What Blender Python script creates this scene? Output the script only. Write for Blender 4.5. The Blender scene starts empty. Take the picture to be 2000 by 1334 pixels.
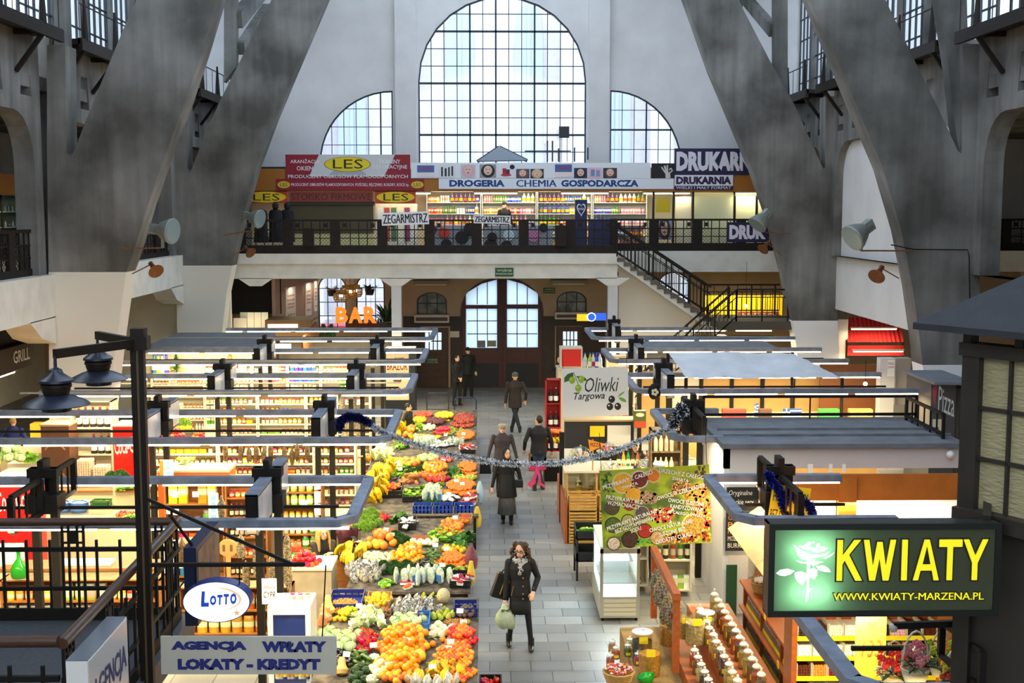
import bpy,bmesh,math,random
from math import sin,cos,tan,pi,atan,sqrt,radians
from mathutils import Vector as V,Matrix
SC=bpy.context.scene
COL=SC.collection
RN=random.Random(11)
# ---------------- camera ----------------
HC,FPX=6.85,2450.0            # eye height (m), focal length in pixels of the 2000 px wide frame
PITCH,YAW=atan(259/FPX),atan(45/FPX)
cam=bpy.data.objects.new('camera',bpy.data.cameras.new('camera'))
COL.objects.link(cam)
cam.data.sensor_width=36.0
cam.data.lens=FPX*36.0/2000.0
cam.data.clip_end=400
cam.location=(0,0,HC)
cam.rotation_euler=(pi/2-PITCH,0,-YAW)
SC.camera=cam
# ---------------- sky and exposure ----------------
SKY=(0.81,0.90,1.0)
SKY_STRENGTH=3.8
w=bpy.data.worlds.new('overcast_sky')
SC.world=w
w.use_nodes=True
bg=w.node_tree.nodes['Background']
bg.inputs[0].default_value=(*SKY,1)
bg.inputs[1].default_value=SKY_STRENGTH
SC.view_settings.view_transform='Standard'
SC.view_settings.look='None'
SC.view_settings.gamma=1
SC.view_settings.use_curve_mapping=False
SC.view_settings.exposure=0.1
TUBE_EMIT=9.0          # fluorescent tubes of the stalls
TUBE_WATT=68.0         # their light, per tube
WARM=(1.0,0.80,0.44)
# ---------------- pixel <-> place ----------------
_c=V((sin(YAW)*cos(PITCH),cos(YAW)*cos(PITCH),-sin(PITCH)))
_r=V((cos(YAW),-sin(YAW),0))
_u=_r.cross(_c)
def at(px,py,Y=None,Z=None,X=None):
 d=_c+_r*((px-1000)/FPX)- _u*((py-667)/FPX)
 if Y is not None:t=Y/d.y
 elif Z is not None:t=(Z-HC)/d.z
 else:t=X/d.x
 return V((d.x*t,d.y*t,HC+d.z*t))
def fit(x0,y0,x1,y1,Y):
 p,q=at(x0,y1,Y),at(x1,y0,Y)
 return p,q.x-p.x,q.z-p.z
# ---------------- materials ----------------
def lin(h):
 if not isinstance(h,str):return(*h,1.0)
 h=h.lstrip('#')
 c=[int(h[i:i+2],16)/255 for i in(0,2,4)]
 return(*[x/12.92 if x<=.04045 else((x+.055)/1.055)**2.4 for x in c],1.0)
MATS={}
def M(name,col='#808080',rough=.5,metal=0.,var=0.,scale=4.,bump=0.,emit=0.,ecol=None,col2=None,rnd=0.,spec=.5,stretch=None,detail=4.,trans=0.,lo=.35,hi=.65):
 if name in MATS:return MATS[name]
 m=bpy.data.materials.new(name); m.use_nodes=True
 nt=m.node_tree; b=nt.nodes['Principled BSDF']
 c=lin(col)
 b.inputs['Base Color'].default_value=c
 b.inputs['Roughness'].default_value=rough
 b.inputs['Metallic'].default_value=metal
 b.inputs['Specular IOR Level'].default_value=spec
 m.diffuse_color=c
 src=None
 if var or col2 or bump:
  tc=nt.nodes.new('ShaderNodeTexCoord'); mp=nt.nodes.new('ShaderNodeMapping')
  nt.links.new(tc.outputs['Object'],mp.inputs[0])
  if stretch:mp.inputs['Scale'].default_value=stretch
  n=nt.nodes.new('ShaderNodeTexNoise'); n.inputs['Scale'].default_value=scale; n.inputs['Detail'].default_value=detail
  nt.links.new(mp.outputs[0],n.inputs[0])
  if var or col2:
   cr=nt.nodes.new('ShaderNodeValToRGB')
   c2=lin(col2)if col2 else(*[x*(1-var)for x in c[:3]],1)
   cr.color_ramp.elements[0].position=lo; cr.color_ramp.elements[1].position=hi
   cr.color_ramp.elements[0].color=c2; cr.color_ramp.elements[1].color=c
   nt.links.new(n.outputs[0],cr.inputs[0]); src=cr.outputs[0]
  if bump:
   bp=nt.nodes.new('ShaderNodeBump'); bp.inputs['Strength'].default_value=bump; bp.inputs['Distance'].default_value=.02
   nt.links.new(n.outputs[0],bp.inputs['Height']); nt.links.new(bp.outputs[0],b.inputs['Normal'])
 if rnd:
  oi=nt.nodes.new('ShaderNodeObjectInfo'); hs=nt.nodes.new('ShaderNodeHueSaturation')
  ma=nt.nodes.new('ShaderNodeMapRange'); ma.inputs[3].default_value=.5-rnd*.12; ma.inputs[4].default_value=.5+rnd*.12
  mv=nt.nodes.new('ShaderNodeMapRange'); mv.inputs[3].default_value=1-rnd*.8; mv.inputs[4].default_value=1+rnd*.4
  nt.links.new(oi.outputs['Random'],ma.inputs[0]); nt.links.new(ma.outputs[0],hs.inputs['Hue'])
  nt.links.new(oi.outputs['Random'],mv.inputs[0]); nt.links.new(mv.outputs[0],hs.inputs['Value'])
  if src:nt.links.new(src,hs.inputs['Color'])
  else:hs.inputs['Color'].default_value=c
  src=hs.outputs[0]
 if src:nt.links.new(src,b.inputs['Base Color'])
 if emit:
  b.inputs['Emission Color'].default_value=lin(ecol)if ecol else c
  b.inputs['Emission Strength'].default_value=emit
 MATS[name]=m
 return m
def glass(name,tint='#ffffff',gloss=.08,rough=.05):
 """thin clear pane: mostly see-through with a glossy surface"""
 if name in MATS:return MATS[name]
 m=bpy.data.materials.new(name); m.use_nodes=True; nt=m.node_tree
 nt.nodes.remove(nt.nodes['Principled BSDF'])
 t=nt.nodes.new('ShaderNodeBsdfTransparent'); t.inputs[0].default_value=lin(tint)
 g=nt.nodes.new('ShaderNodeBsdfGlossy'); g.inputs['Roughness'].default_value=rough
 x=nt.nodes.new('ShaderNodeMixShader'); x.inputs[0].default_value=gloss
 nt.links.new(t.outputs[0],x.inputs[1]); nt.links.new(g.outputs[0],x.inputs[2])
 nt.links.new(x.outputs[0],nt.nodes['Material Output'].inputs[0])
 MATS[name]=m
 return m
# ---------------- mesh builder ----------------
class MB:
 def __init__(s):s.v=[]; s.f=[]; s.m=[]
 def add(s,vs,fs,mi=0):
  o=len(s.v); s.v.extend([tuple(p)for p in vs])
  for f in fs:s.f.append([i+o for i in f]); s.m.append(mi)
  return s
 def box(s,x0,x1,y0,y1,z0,z1,mi=0):
  vs=[(x,y,z)for z in(z0,z1)for y in(y0,y1)for x in(x0,x1)]
  return s.add(vs,[(0,2,3,1),(4,5,7,6),(0,1,5,4),(2,6,7,3),(0,4,6,2),(1,3,7,5)],mi)
 def bar(s,p,q,w,h=None,mi=0,up=(0,0,1)):
  """rectangular bar from p to q, w wide across, h tall"""
  p,q=V(p),V(q); h=h or w; d=(q-p).normalized(); up=V(up)
  if abs(d.dot(up))>.98:up=V((0,1,0))
  a=d.cross(up).normalized(); b=a.cross(d)
  vs=[e+a*(i*w/2)+b*(j*h/2)for e in(p,q)for i,j in((-1,-1),(1,-1),(1,1),(-1,1))]
  return s.add(vs,[(3,2,1,0),(4,5,6,7),(0,1,5,4),(1,2,6,5),(2,3,7,6),(3,0,4,7)],mi)
 def cyl(s,p,q,r,r2=None,n=10,mi=0):
  p,q=V(p),V(q); r2=r if r2 is None else r2
  d=(q-p).normalized(); up=V((0,0,1))if abs(d.z)<.95 else V((0,1,0))
  a=d.cross(up).normalized(); b=a.cross(d)
  vs=[e+(a*cos(2*pi*k/n)+b*sin(2*pi*k/n))*rr for e,rr in((p,r),(q,r2))for k in range(n)]
  fs=[(k,k+n,(k+1)%n+n,(k+1)%n)for k in range(n)]
  fs+=[list(range(n)),list(range(2*n-1,n-1,-1))]
  return s.add(vs,fs,mi)
 def tube(s,pts,r,n=6,mi=0,rs=None):
  pts=[V(p)for p in pts]; vs=[]; L=len(pts)
  for i,p in enumerate(pts):
   d=(pts[min(i+1,L-1)]- pts[max(i-1,0)]).normalized()
   up=V((0,0,1))if abs(d.z)<.9 else V((0,1,0))
   a=d.cross(up).normalized(); b=a.cross(d); rr=rs[i]if rs else r
   vs+=[p+(a*cos(2*pi*k/n)+b*sin(2*pi*k/n))*rr for k in range(n)]
  fs=[(i*n+k,(i+1)*n+k,(i+1)*n+(k+1)%n,i*n+(k+1)%n)for i in range(L-1)for k in range(n)]
  fs+=[list(range(n)),list(range(L*n-1,(L-1)*n-1,-1))]
  return s.add(vs,fs,mi)
 def lathe(s,prof,n=14,c=(0,0,0),mi=0,sx=1,sy=1,caps=True):
  vs=[(c[0]+r*sx*cos(2*pi*k/n),c[1]+r*sy*sin(2*pi*k/n),c[2]+z)for r,z in prof for k in range(n)]
  L=len(prof)
  fs=[(i*n+k,i*n+(k+1)%n,(i+1)*n+(k+1)%n,(i+1)*n+k)for i in range(L-1)for k in range(n)]
  if caps:fs+=[list(range(n-1,-1,-1)),list(range((L-1)*n,L*n))]
  return s.add(vs,fs,mi)
 def sph(s,c,rx,ry=None,rz=None,n=12,m=8,mi=0,rot=None):
  ry=rx if ry is None else ry; rz=rx if rz is None else rz
  vs=[]; c=V(c)
  for i in range(1,m):
   a=pi*i/m
   for k in range(n):
    p=V((rx*sin(a)*cos(2*pi*k/n),ry*sin(a)*sin(2*pi*k/n),-rz*cos(a)))
    vs.append((rot @ p if rot else p)+c)
  for z in(-rz,rz):
   p=V((0,0,z)); vs.append((rot @ p if rot else p)+c)
  B,T=len(vs)- 2,len(vs)- 1
  fs=[(i*n+k,i*n+(k+1)%n,(i+1)*n+(k+1)%n,(i+1)*n+k)for i in range(m-2)for k in range(n)]
  fs+=[(B,(k+1)%n,k)for k in range(n)]+[((m-2)*n+k,(m-2)*n+(k+1)%n,T)for k in range(n)]
  return s.add(vs,fs,mi)
 def prism(s,poly,y0,y1,mi=0,f=lambda u,v,w:(u,w,v)):
  """outline (u, v) pushed along w from y0 to y1; by default u, v are world X, Z and w world Y"""
  n=len(poly)
  A=sum(poly[i][0]*poly[(i+1)%n][1]- poly[(i+1)%n][0]*poly[i][1]for i in range(n))
  if A<0:poly=poly[::-1]
  vs=[f(u,v,y0)for u,v in poly]+[f(u,v,y1)for u,v in poly]
  fs=[list(range(n)),list(range(2*n-1,n-1,-1))]+[((i+1)%n,i,i+n,(i+1)%n+n)for i in range(n)]
  return s.add(vs,fs,mi)
 def mesh(s,me,f=lambda p:p,mi=0):
  return s.add([f(v.co)for v in me.vertices],[list(p.vertices)for p in me.polygons],mi)
 def build(s,name,mats,parent=None,smooth=True,loc=None,ang=.7,bev=0,kind=None):
  me=bpy.data.meshes.new(name); me.from_pydata(s.v,[],s.f)
  for m in(mats if isinstance(mats,(list,tuple))else[mats]):me.materials.append(m)
  me.polygons.foreach_set('material_index',s.m)
  if smooth:
   me.polygons.foreach_set('use_smooth',[True]*len(me.polygons)); me.set_sharp_from_angle(angle=ang)
  me.update()
  o=bpy.data.objects.new(name,me); COL.objects.link(o)
  if parent:o.parent=parent
  if loc is not None:o.location=loc
  if bev:
   b=o.modifiers.new('bevel','BEVEL'); b.width=bev; b.segments=2; b.limit_method='ANGLE'; b.angle_limit=.6
  if kind:o['kind']=kind
  return o
# ---------------- things ----------------
def tag(o,label,cat,group=None,kind=None):
 o['label']=label; o['category']=cat
 if group:o['group']=group
 if kind:o['kind']=kind
 return o
def thing(name,label,cat,loc=(0,0,0),rz=0.,group=None):
 o=bpy.data.objects.new(name,None); COL.objects.link(o); o.empty_display_size=.1
 o.location=loc; o.rotation_euler=(0,0,rz)
 return tag(o,label,cat,group)
KIDS={}
def clone(o,loc,rot=None,label=None,group=None,scale=None,kids=()):
 c=o.copy(); COL.objects.link(c); c.location=loc
 if rot is not None:c.rotation_euler=rot if isinstance(rot,(tuple,list))else(0,0,rot)
 if scale:c.scale=scale if isinstance(scale,tuple)else(scale,)*3
 if label:c['label']=label
 if group:c['group']=group
 def down(src,dst,ks):
  for k in ks:
   d=k[0].copy()if isinstance(k,tuple)else k.copy()
   COL.objects.link(d); d.parent=dst
   if isinstance(k,tuple):down(k[0],d,k[1])
 down(o,c,kids)
 return c
def struct(mb,name,m,**k):
 o=mb.build(name,m,**k); o['kind']='structure'; return o
# ---------------- lettering and plates with holes (made through curves, kept as meshes) ----------------
_TX={}
def text_mesh(s,bold=0.,shear=0.,sp=1.):
 k=(s,bold,shear,sp)
 if k not in _TX:
  cu=bpy.data.curves.new('writing','FONT'); cu.body=s; cu.offset=bold; cu.shear=shear; cu.resolution_u=2; cu.space_character=sp
  ob=bpy.data.objects.new('writing',cu)
  me=bpy.data.meshes.new_from_object(ob)
  bpy.data.objects.remove(ob); bpy.data.curves.remove(cu)
  xs=[v.co.x for v in me.vertices]or[0,1]; ys=[v.co.y for v in me.vertices]or[0,1]
  _TX[k]=(me,min(xs),max(xs),min(ys),max(ys))
 return _TX[k]
def write(mb,s,x0,x1,z0,z1,y=-.004,bold=.012,shear=0.,mi=0,rot=0.,keep=False,sp=1.,f=None):
 """put the words s into the box x0..x1, z0..z1 of the local XZ plane (front faces -Y)"""
 if 'M'in s and bold>.005:# thick offsets break the letter M: overlay shifted copies instead
  e=bold*.8*(z1-z0)
  for k in(-1,0,1):write(mb,s,x0+e*k,x1+e*k,z0,z1,y-k*1e-4,0,shear,mi,rot,keep,sp,f)
  return mb
 me,a,b,c,d=text_mesh(s,bold,shear,sp)
 if b-a<1e-6 or d-c<1e-6:return mb
 sx,sz=(x1-x0)/(b-a),(z1-z0)/(d-c)
 if keep:sx=sz=min(sx,sz)
 cx,cz=(x0+x1)/2,(z0+z1)/2; ca,sa=cos(rot),sin(rot)
 def g(p):
  u,v=(p.x -(a+b)/2)*sx,(p.y -(c+d)/2)*sz
  q=(cx+u*ca-v*sa,y,cz+u*sa+v*ca)
  return f(q)if f else q
 return mb.mesh(me,g,mi)
def plate(outer,holes,t):
 cu=bpy.data.curves.new('plate','CURVE'); cu.dimensions='2D'; cu.fill_mode='BOTH'; cu.extrude=t/2
 for poly in[outer]+holes:
  sp=cu.splines.new('POLY'); sp.points.add(len(poly)- 1); sp.use_cyclic_u=True
  for i,(u,v)in enumerate(poly):sp.points[i].co=(u,v,0,1)
 ob=bpy.data.objects.new('plate',cu); me=bpy.data.meshes.new_from_object(ob)
 bpy.data.objects.remove(ob); bpy.data.curves.remove(cu)
 return me
TMP=bpy.data.scenes.new('workshop')
def blob(mb,voxel=.012,smooth=6):
 """melt overlapping shapes of mb into one continuous skin; returns an MB"""
 me=bpy.data.meshes.new('blob'); me.from_pydata(mb.v,[],mb.f); me.update()
 ob=bpy.data.objects.new('blob',me); TMP.collection.objects.link(ob)
 r=ob.modifiers.new('r','REMESH'); r.mode='VOXEL'; r.voxel_size=voxel
 s=ob.modifiers.new('s','SMOOTH'); s.iterations=smooth; s.factor=.5
 with bpy.context.temp_override(scene=TMP,view_layer=TMP.view_layers[0]):
  dg=bpy.context.evaluated_depsgraph_get(); dg.update()
 m2=bpy.data.meshes.new_from_object(ob.evaluated_get(dg))
 out=MB().mesh(m2)
 bpy.data.objects.remove(ob); bpy.data.meshes.remove(me); bpy.data.meshes.remove(m2)
 return out
def arc(cx,cy,rx,ry,a0,a1,n):
 return[(cx+rx*cos(a0+(a1-a0)*i/n),cy+ry*sin(a0+(a1-a0)*i/n))for i in range(n+1)]
def archpoly(x0,x1,z0,zs,zt,n=14):
 """arched opening: upright sides to zs, a round or flat arch to zt"""
 cx=(x0+x1)/2
 return[(x0,z0),(x1,z0)]+arc(cx,zs,(x1-x0)/2,zt-zs,0,pi,n)
def lamp_area(name,loc,sx,sy,watt,col,rot=(0,0,0)):
 l=bpy.data.lights.new(name,'AREA'); l.shape='RECTANGLE'; l.size=sx; l.size_y=sy; l.energy=watt; l.color=col
 o=bpy.data.objects.new(name,l); COL.objects.link(o); o.location=loc; o.rotation_euler=rot
 return o
# =====================================================================
# THE HALL
# =====================================================================
YB,YN,YF,YG=48.0,29.0,41.0,42.5     # back wall, near ribs, far ribs, gallery edge
GZ=5.35                                    # gallery floor
XL,XR=-10.15,11.2                         # planes of the side arcades
def px(pts,Y):return[(p.x,p.z)for p in(at(x,y,Y)for x,y in pts)]
def paint_band(name,z,low,col,col2):
 """bare stained concrete above height z, wall paint below it"""
 m=M(name,col,.85,col2=col2,scale=.55,detail=7,lo=.36,hi=.62,bump=.25)
 nt=m.node_tree; b=nt.nodes['Principled BSDF']
 src=b.inputs['Base Color'].links[0].from_socket
 # vertical water streaks
 tc=[n for n in nt.nodes if n.type=='TEX_COORD'][0]
 mp=nt.nodes.new('ShaderNodeMapping'); mp.inputs['Scale'].default_value=(2.2,2.2,.18)
 n2=nt.nodes.new('ShaderNodeTexNoise'); n2.inputs['Scale'].default_value=1.6; n2.inputs['Detail'].default_value=6
 nt.links.new(tc.outputs['Object'],mp.inputs[0]); nt.links.new(mp.outputs[0],n2.inputs[0])
 mr=nt.nodes.new('ShaderNodeMapRange'); mr.inputs[1].default_value=.3; mr.inputs[2].default_value=.7; mr.inputs[3].default_value=.72; mr.inputs[4].default_value=1.18
 nt.links.new(n2.outputs[0],mr.inputs[0])
 mu=nt.nodes.new('ShaderNodeMix'); mu.data_type='RGBA'; mu.blend_type='MULTIPLY'; mu.inputs[0].default_value=1
 nt.links.new(src,mu.inputs[6]); nt.links.new(mr.outputs[0],mu.inputs[7])
 src=mu.outputs[2]
 if z is not None:
  g=nt.nodes.new('ShaderNodeSeparateXYZ'); nt.links.new(tc.outputs['Object'],g.inputs[0])
  lt=nt.nodes.new('ShaderNodeMath'); lt.operation='LESS_THAN'; lt.inputs[1].default_value=z
  nt.links.new(g.outputs[2],lt.inputs[0])
  mx=nt.nodes.new('ShaderNodeMix'); mx.data_type='RGBA'
  nt.links.new(lt.outputs[0],mx.inputs[0]); nt.links.new(src,mx.inputs[6]); mx.inputs[7].default_value=lin(low)
  src=mx.outputs[2]
 nt.links.new(src,b.inputs['Base Color'])
 return m
C1,C2='#7d7c78','#4d4c48'
m_conc=paint_band('stained concrete',None,None,C1,C2)
m_white=M('white wall paint','#d4d2d0',.8,var=.10,scale=.9,detail=6)
m_cream=M('cream wall paint','#d9d2c0',.8,var=.12,scale=1.2,detail=6)
m_beam=M('white beam paint','#dcd8cc',.75,var=.14,scale=2.0)
m_iron=M('dark brown iron','#221a14',.6,var=.3,scale=6,spec=.25)
m_black=M('black painted steel','#14110d',.55,spec=.25)
m_teal=M('dark teal window steel','#1c3038',.5)
m_glass=glass('clear window glass','#eef4fa',.05,.05)
m_wood_d=M('dark red brown door wood','#54241a',.5,var=.35,scale=7,stretch=(6,1,.6))
# floor of granite slabs in running bond
def floor_mat():
 m=M('granite floor slabs','#8f8f8c',.42); nt=m.node_tree; b=nt.nodes['Principled BSDF']
 tc=nt.nodes.new('ShaderNodeTexCoord'); br=nt.nodes.new('ShaderNodeTexBrick')
 br.inputs['Scale'].default_value=1; br.inputs['Brick Width'].default_value=.62; br.inputs['Row Height'].default_value=.42
 br.inputs['Mortar Size'].default_value=.007; br.inputs['Mortar Smooth'].default_value=.2
 br.inputs['Color1'].default_value=lin('#8b8b87'); br.inputs['Color2'].default_value=lin('#6f6f6c'); br.inputs['Mortar'].default_value=lin('#3c3b38')
 n=nt.nodes.new('ShaderNodeTexNoise'); n.inputs['Scale'].default_value=55; n.inputs['Detail'].default_value=3
 n2=nt.nodes.new('ShaderNodeTexNoise'); n2.inputs['Scale'].default_value=1.1; n2.inputs['Detail'].default_value=5
 mr=nt.nodes.new('ShaderNodeMapRange'); mr.inputs[1].default_value=.3; mr.inputs[2].default_value=.7; mr.inputs[3].default_value=.78; mr.inputs[4].default_value=1.15
 ad=nt.nodes.new('ShaderNodeMath'); ad.operation='ADD'
 hf=nt.nodes.new('ShaderNodeMath'); hf.operation='MULTIPLY'; hf.inputs[1].default_value=.5
 mu=nt.nodes.new('ShaderNodeMix'); mu.data_type='RGBA'; mu.blend_type='MULTIPLY'; mu.inputs[0].default_value=1
 L=nt.links.new
 L(tc.outputs['Object'],br.inputs[0]); L(tc.outputs['Object'],n.inputs[0]); L(tc.outputs['Object'],n2.inputs[0])
 L(n.outputs[0],ad.inputs[0]); L(n2.outputs[0],ad.inputs[1]); L(ad.outputs[0],hf.inputs[0]); L(hf.outputs[0],mr.inputs[0])
 L(br.outputs[0],mu.inputs[6]); L(mr.outputs[0],mu.inputs[7]); L(mu.outputs[2],b.inputs['Base Color'])
 return m
m_floor=floor_mat()
struct(MB().box(-17,20.5,-3,48.4,-.3,0),'floor',m_floor,smooth=False)
struct(MB().box(-80,80,48.4,140,-.4,-.1),'ground',M('snowy pavement outside','#b9bcc0',.9),smooth=False)

# ---------- ribs ----------
def rib(name,pts,Y,post,zpaint,low):
 t=.75
 o=MB().prism(px(pts,Y),Y-t/2,Y+t/2)
 for p in post:o.prism(px(p[0],Y),Y+p[1],Y+p[2])
 return struct(o,name,paint_band(name+' concrete',zpaint,low,C1,C2),smooth=False)
rib('pillar_1',[(470,-90),(435,-5),(402,105),(370,200),(332,300),(297,400),(270,490),(255,532),(236,670),(222,790),(206,988),(108,988),(106,530),(103,300),(103,92),(138,92),(140,300),(148,306),(156,296),(180,232),(218,140),(250,62),(287,-20),(310,-90)],YN,[([(104,93),(104,-90),(118,-90),(124,93)],.05,.6)],at(0,530,YN).z,'#d8d2c4')
rib('pillar_2',[(665,-60),(640,0),(580,140),(540,235),(505,330),(480,420),(462,500),(447,572),(437,660),(430,760),(428,817),(353,817),(350,520),(345,330),(345,187),(371,187),(371,330),(376,336),(381,328),(405,262),(434,200),(459,150),(497,75),(527,18),(565,-60)],YF,[([(436,160),(436,-60),(460,-60),(460,130)],.1,.5)],at(0,518,YF).z,'#d4cfc2')
rib('pillar_3',[(1310,-60),(1335,0),(1385,140),(1425,235),(1465,330),(1500,430),(1527,535),(1546,640),(1560,760),(1563,819),(1640,819),(1630,620),(1632,330),(1634,190),(1607,190),(1607,326),(1603,331),(1598,322),(1546,206),(1497,118),(1447,22),(1410,-60)],YF,[([(1632,700),(1634,400),(1640,240),(1681,240),(1668,450),(1658,640),(1655,819),(1640,819)],.1,.5),([(1514,148),(1514,-60),(1540,-60),(1540,190)],.1,.5)],at(0,627,YF).z,'#e4e4e4')
rib('pillar_4',[(1545,-90),(1572,-10),(1612,85),(1660,200),(1715,330),(1750,450),(1772,560),(1786,660),(1800,790),(1812,992),(1912,992),(1902,700),(1900,300),(1902,90),(1868,90),(1868,294),(1866,302),(1859,296),(1822,216),(1777,125),(1717,0),(1675,-90)],YN,[([(1867,300),(1858,240),(1846,130),(1812,-90),(1880,-90),(1884,90),(1872,300)],-.2,.2)],at(0,713,YN).z,'#e6e6e8')
# wall-side ends of the near ribs below the gangway
# ---------- side arcades: spandrel with holes, clerestory windows and gangway ----------
NWIN=[1]
def bay(side,X,y0,y1,infill=None):
 s=-1 if side=='left'else 1
 zt,zo=10.75,8.95
 w=y1-y0
 r=1.1
 op=[(y0+.5,GZ),(y1 - .5,GZ)]+arc(y1 - .5-r,zo-r,r,r,0,pi/2,6)+arc(y0+.5+r,zo-r,r,r,pi/2,pi,6)
 holes=[op]
 nh=max(2,int(w/1.55))
 for k in range(nh):
  c=y0+w*(k+.5)/nh
  holes.append([(c - .34,9.3),(c+.34,9.3),(c+.24,10.1),(c - .24,10.1)])
 me=plate([(y0,GZ),(y0,zt),(y1,zt),(y1,GZ)],holes,.45)
 o=MB().mesh(me,lambda p:(X+s*.1+p.z,p.x,p.y))
 if side=='left':o.box(X - .35+s*.1,X+.35+s*.1,y0,y1,4.45,GZ)# gallery edge beam
 o2=struct(o,'wall_'+side,m_conc,smooth=False)
 if side=='left':struct(MB().box(X - .4+s*.1,X+.4+s*.1,y0,y1,4.4,GZ+.02),'trim_1',m_beam,smooth=False)
 if infill:
  struct(MB().box(X+.1,X+.3,y0,y1,infill,zo+.1),'wall_'+side,m_white,smooth=False)
 # clerestory window
 NWIN[0]+=1
 f=MB(); xw=X+s*.55
 n=int(w/.5)
 for k in range(n+1):
  y=y0+w*k/n
  f.box(xw - .03,xw+.03,y -(.05 if k%5==0 else .018),y+(.05 if k%5==0 else .018),zt,18.5)
 z=zt
 while z<18.5:
  f.box(xw - .025,xw+.025,y0,y1,z - .02,z+.02); z+=.78
 wo=struct(f,f'window_{NWIN[0]}',M('clerestory steel','#20262e',.5),smooth=False)
 g=MB().box(xw+.03*s - .004,xw+.03*s+.004,y0,y1,zt,18.5).build('glass_pane',m_glass,wo,smooth=False)
 # concrete mullion posts
 po=MB()
 for k in range(1,int(w/2.4)+1):
  y=y0+w*k/(int(w/2.4)+1)
  po.box(X - .1+s*.5,X+.1+s*.5,y - .1,y+.1,zt,18.6)
 struct(po,'pillar_5',m_conc,smooth=False)
 # gangway ledge with its rail
 b=MB(); xi=X-s*.75
 X=X-s*.14
 b.box(min(X,xi),max(X,xi),y0+.25,y1 - .25,zt - .12,zt)
 b.box(xi - .05,xi+.05,y0+.25,y1 - .25,zt - .25,zt+.02)
 y=y0+.6
 while y<y1 - .3:
  b.bar((X,y,zt-1.0),(xi,y,zt - .2),.09); b.bar((X,y,zt - .18),(xi,y,zt - .18),.1)
  b.cyl((xi,y,zt),(xi,y,zt+1.0),.09,.03,n=6)
  y+=2.4
 for z in(zt+.8,):b.bar((xi,y0+.3,z),(xi,y1 - .3,z),.025)
 y=y0+.4
 while y<y1 - .3:
  b.bar((xi,y,zt),(xi,y,zt+.8),.016); y+=.9
 tag(b.build('gangway',m_iron,smooth=False),{('left',17):'dark iron service gangway under the window nearest the camera on the grill side',('left',29.37):'dark iron gangway under the clerestory window between both grey ribs on the grill side',('left',41.37):'dark iron gangway under the last clerestory window beside the back wall, above the bar',
  ('right',17):'dark iron gangway under the window above the kiosk with the dark pyramid roof',('right',29.37):'dark iron gangway between both ribs above the pink white infill wall',('right',41.37):'dark iron gangway high above the printing shop by the back wall'}[(side,y0)],'gangway')
for y0,y1 in((17,28.63),(29.37,40.63),(41.37,47.95)):
 bay('left',XL,y0,y1)
 bay('right',XR,y0,y1,3.6 if y0==29.37 else None)
# aisles, roofs
struct(MB().box(-17.3,-17,-3,48.3,0,9.8),'wall_left',m_cream,smooth=False)
struct(MB().box(20.5,20.8,-3,48.3,0,9.8),'wall_right',m_cream,smooth=False)
struct(MB().box(-17.3,XL+.1,14,48.3,9.5,9.8).box(XR - .1,20.8,14,48.3,9.5,9.8),'ceiling',m_conc,smooth=False)
struct(MB().box(-12,-4,-3.3,48.3,18.6,18.9).box(5,13,-3.3,48.3,18.6,18.9),'roof',m_conc,smooth=False)  # unseen; carried over the camera to cut light, gap left for the skylight
sk=MB()
for k in range(27):sk.box(-4,5,-3+1.9*k,-2.94+1.9*k,18.6,18.75)
sk=struct(sk,'window_30',m_teal,smooth=False); MB().box(-4,5,-3.3,48.3,18.76,18.77).build('glass_pane',m_glass,sk,smooth=False)  # unseen skylight strip, added for top light on floor and canopies
# unseen gable and upper side walls behind the camera, added to darken the foreground
me=plate([(-17.2,0),(20.7,0),(20.7,18.7),(-17.2,18.7)],[archpoly(-7,8,7.5,12.5,17.6)],.3)  # arched opening sized to light surfaces that face the camera
struct(MB().mesh(me,lambda p:(p.x,-3.15+p.z,p.y)),'wall_front',m_white,smooth=False)
struct(MB().box(-11,-10.8,-3,17,9.6,12).box(-11,-10.8,-3,17,16.5,18.6).box(12,12.2,-3,17,9.6,12).box(12,12.2,-3,17,16.5,18.6),'wall_left',m_conc,smooth=False)
struct(MB().box(-17.3,-10.8,-3,14,9.5,9.8).box(12,20.8,-3,14,9.5,9.8),'ceiling',m_conc,smooth=False)  # unseen ceiling strips, added with these walls to cut front light
# roof beams between far ribs and end wall
struct(MB().bar(at(462,40,YF+.3),at(545,-60,47.9),.35,.5).bar(at(470,95,YF+.4),at(520,18,47.9),.25,.4).bar(at(1440,10,YF+.3),at(1395,-75,47.9),.35,.5).bar(at(1510,60,YF+.4),at(1450,-10,47.9),.25,.4),'beam_1',m_conc,smooth=False)

# ---------- back wall ----------
def P2(x,y):p=at(x,y,YB); return(p.x,p.z)
def rect(x0,y0,x1,y1):return[P2(x0,y1),P2(x1,y1),P2(x1,y0),P2(x0,y0)]
def parch(x0,ytop,x1,ybot,yspring):
 a=P2(x0,ybot); b=P2(x1,ybot); s=P2(x0,yspring)[1]; t=P2(x0,ytop)[1]
 return archpoly(a[0],b[0],a[1],s,t)
HB={}
HB['main']=parch(818,-8,1144,330,158)
a=P2(768,318); r1=a[0]- P2(624,318)[0]; z1=P2(768,177)[1]
HB['ql']=[a]+arc(a[0],a[1],r1,z1-a[1],pi/2,pi,12)
a2=P2(1191,330); r2=P2(1333,330)[0]- a2[0]
HB['qr']=[a2]+arc(a2[0],a2[1],r2,P2(1191,176)[1]- a2[1],0,pi/2,12)
HB['door']=parch(900,541,1061,764,608)
HB['wl']=parch(814,571,873,615,590)
HB['wr']=parch(1087,569,1146,611,588)
HB['b1']=parch(622,537,677,644,562)
HB['b2']=parch(696,535,752,644,560)
HB['dl']=rect(816,640,876,763)
HB['dr']=rect(1086,638,1142,763)
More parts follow.
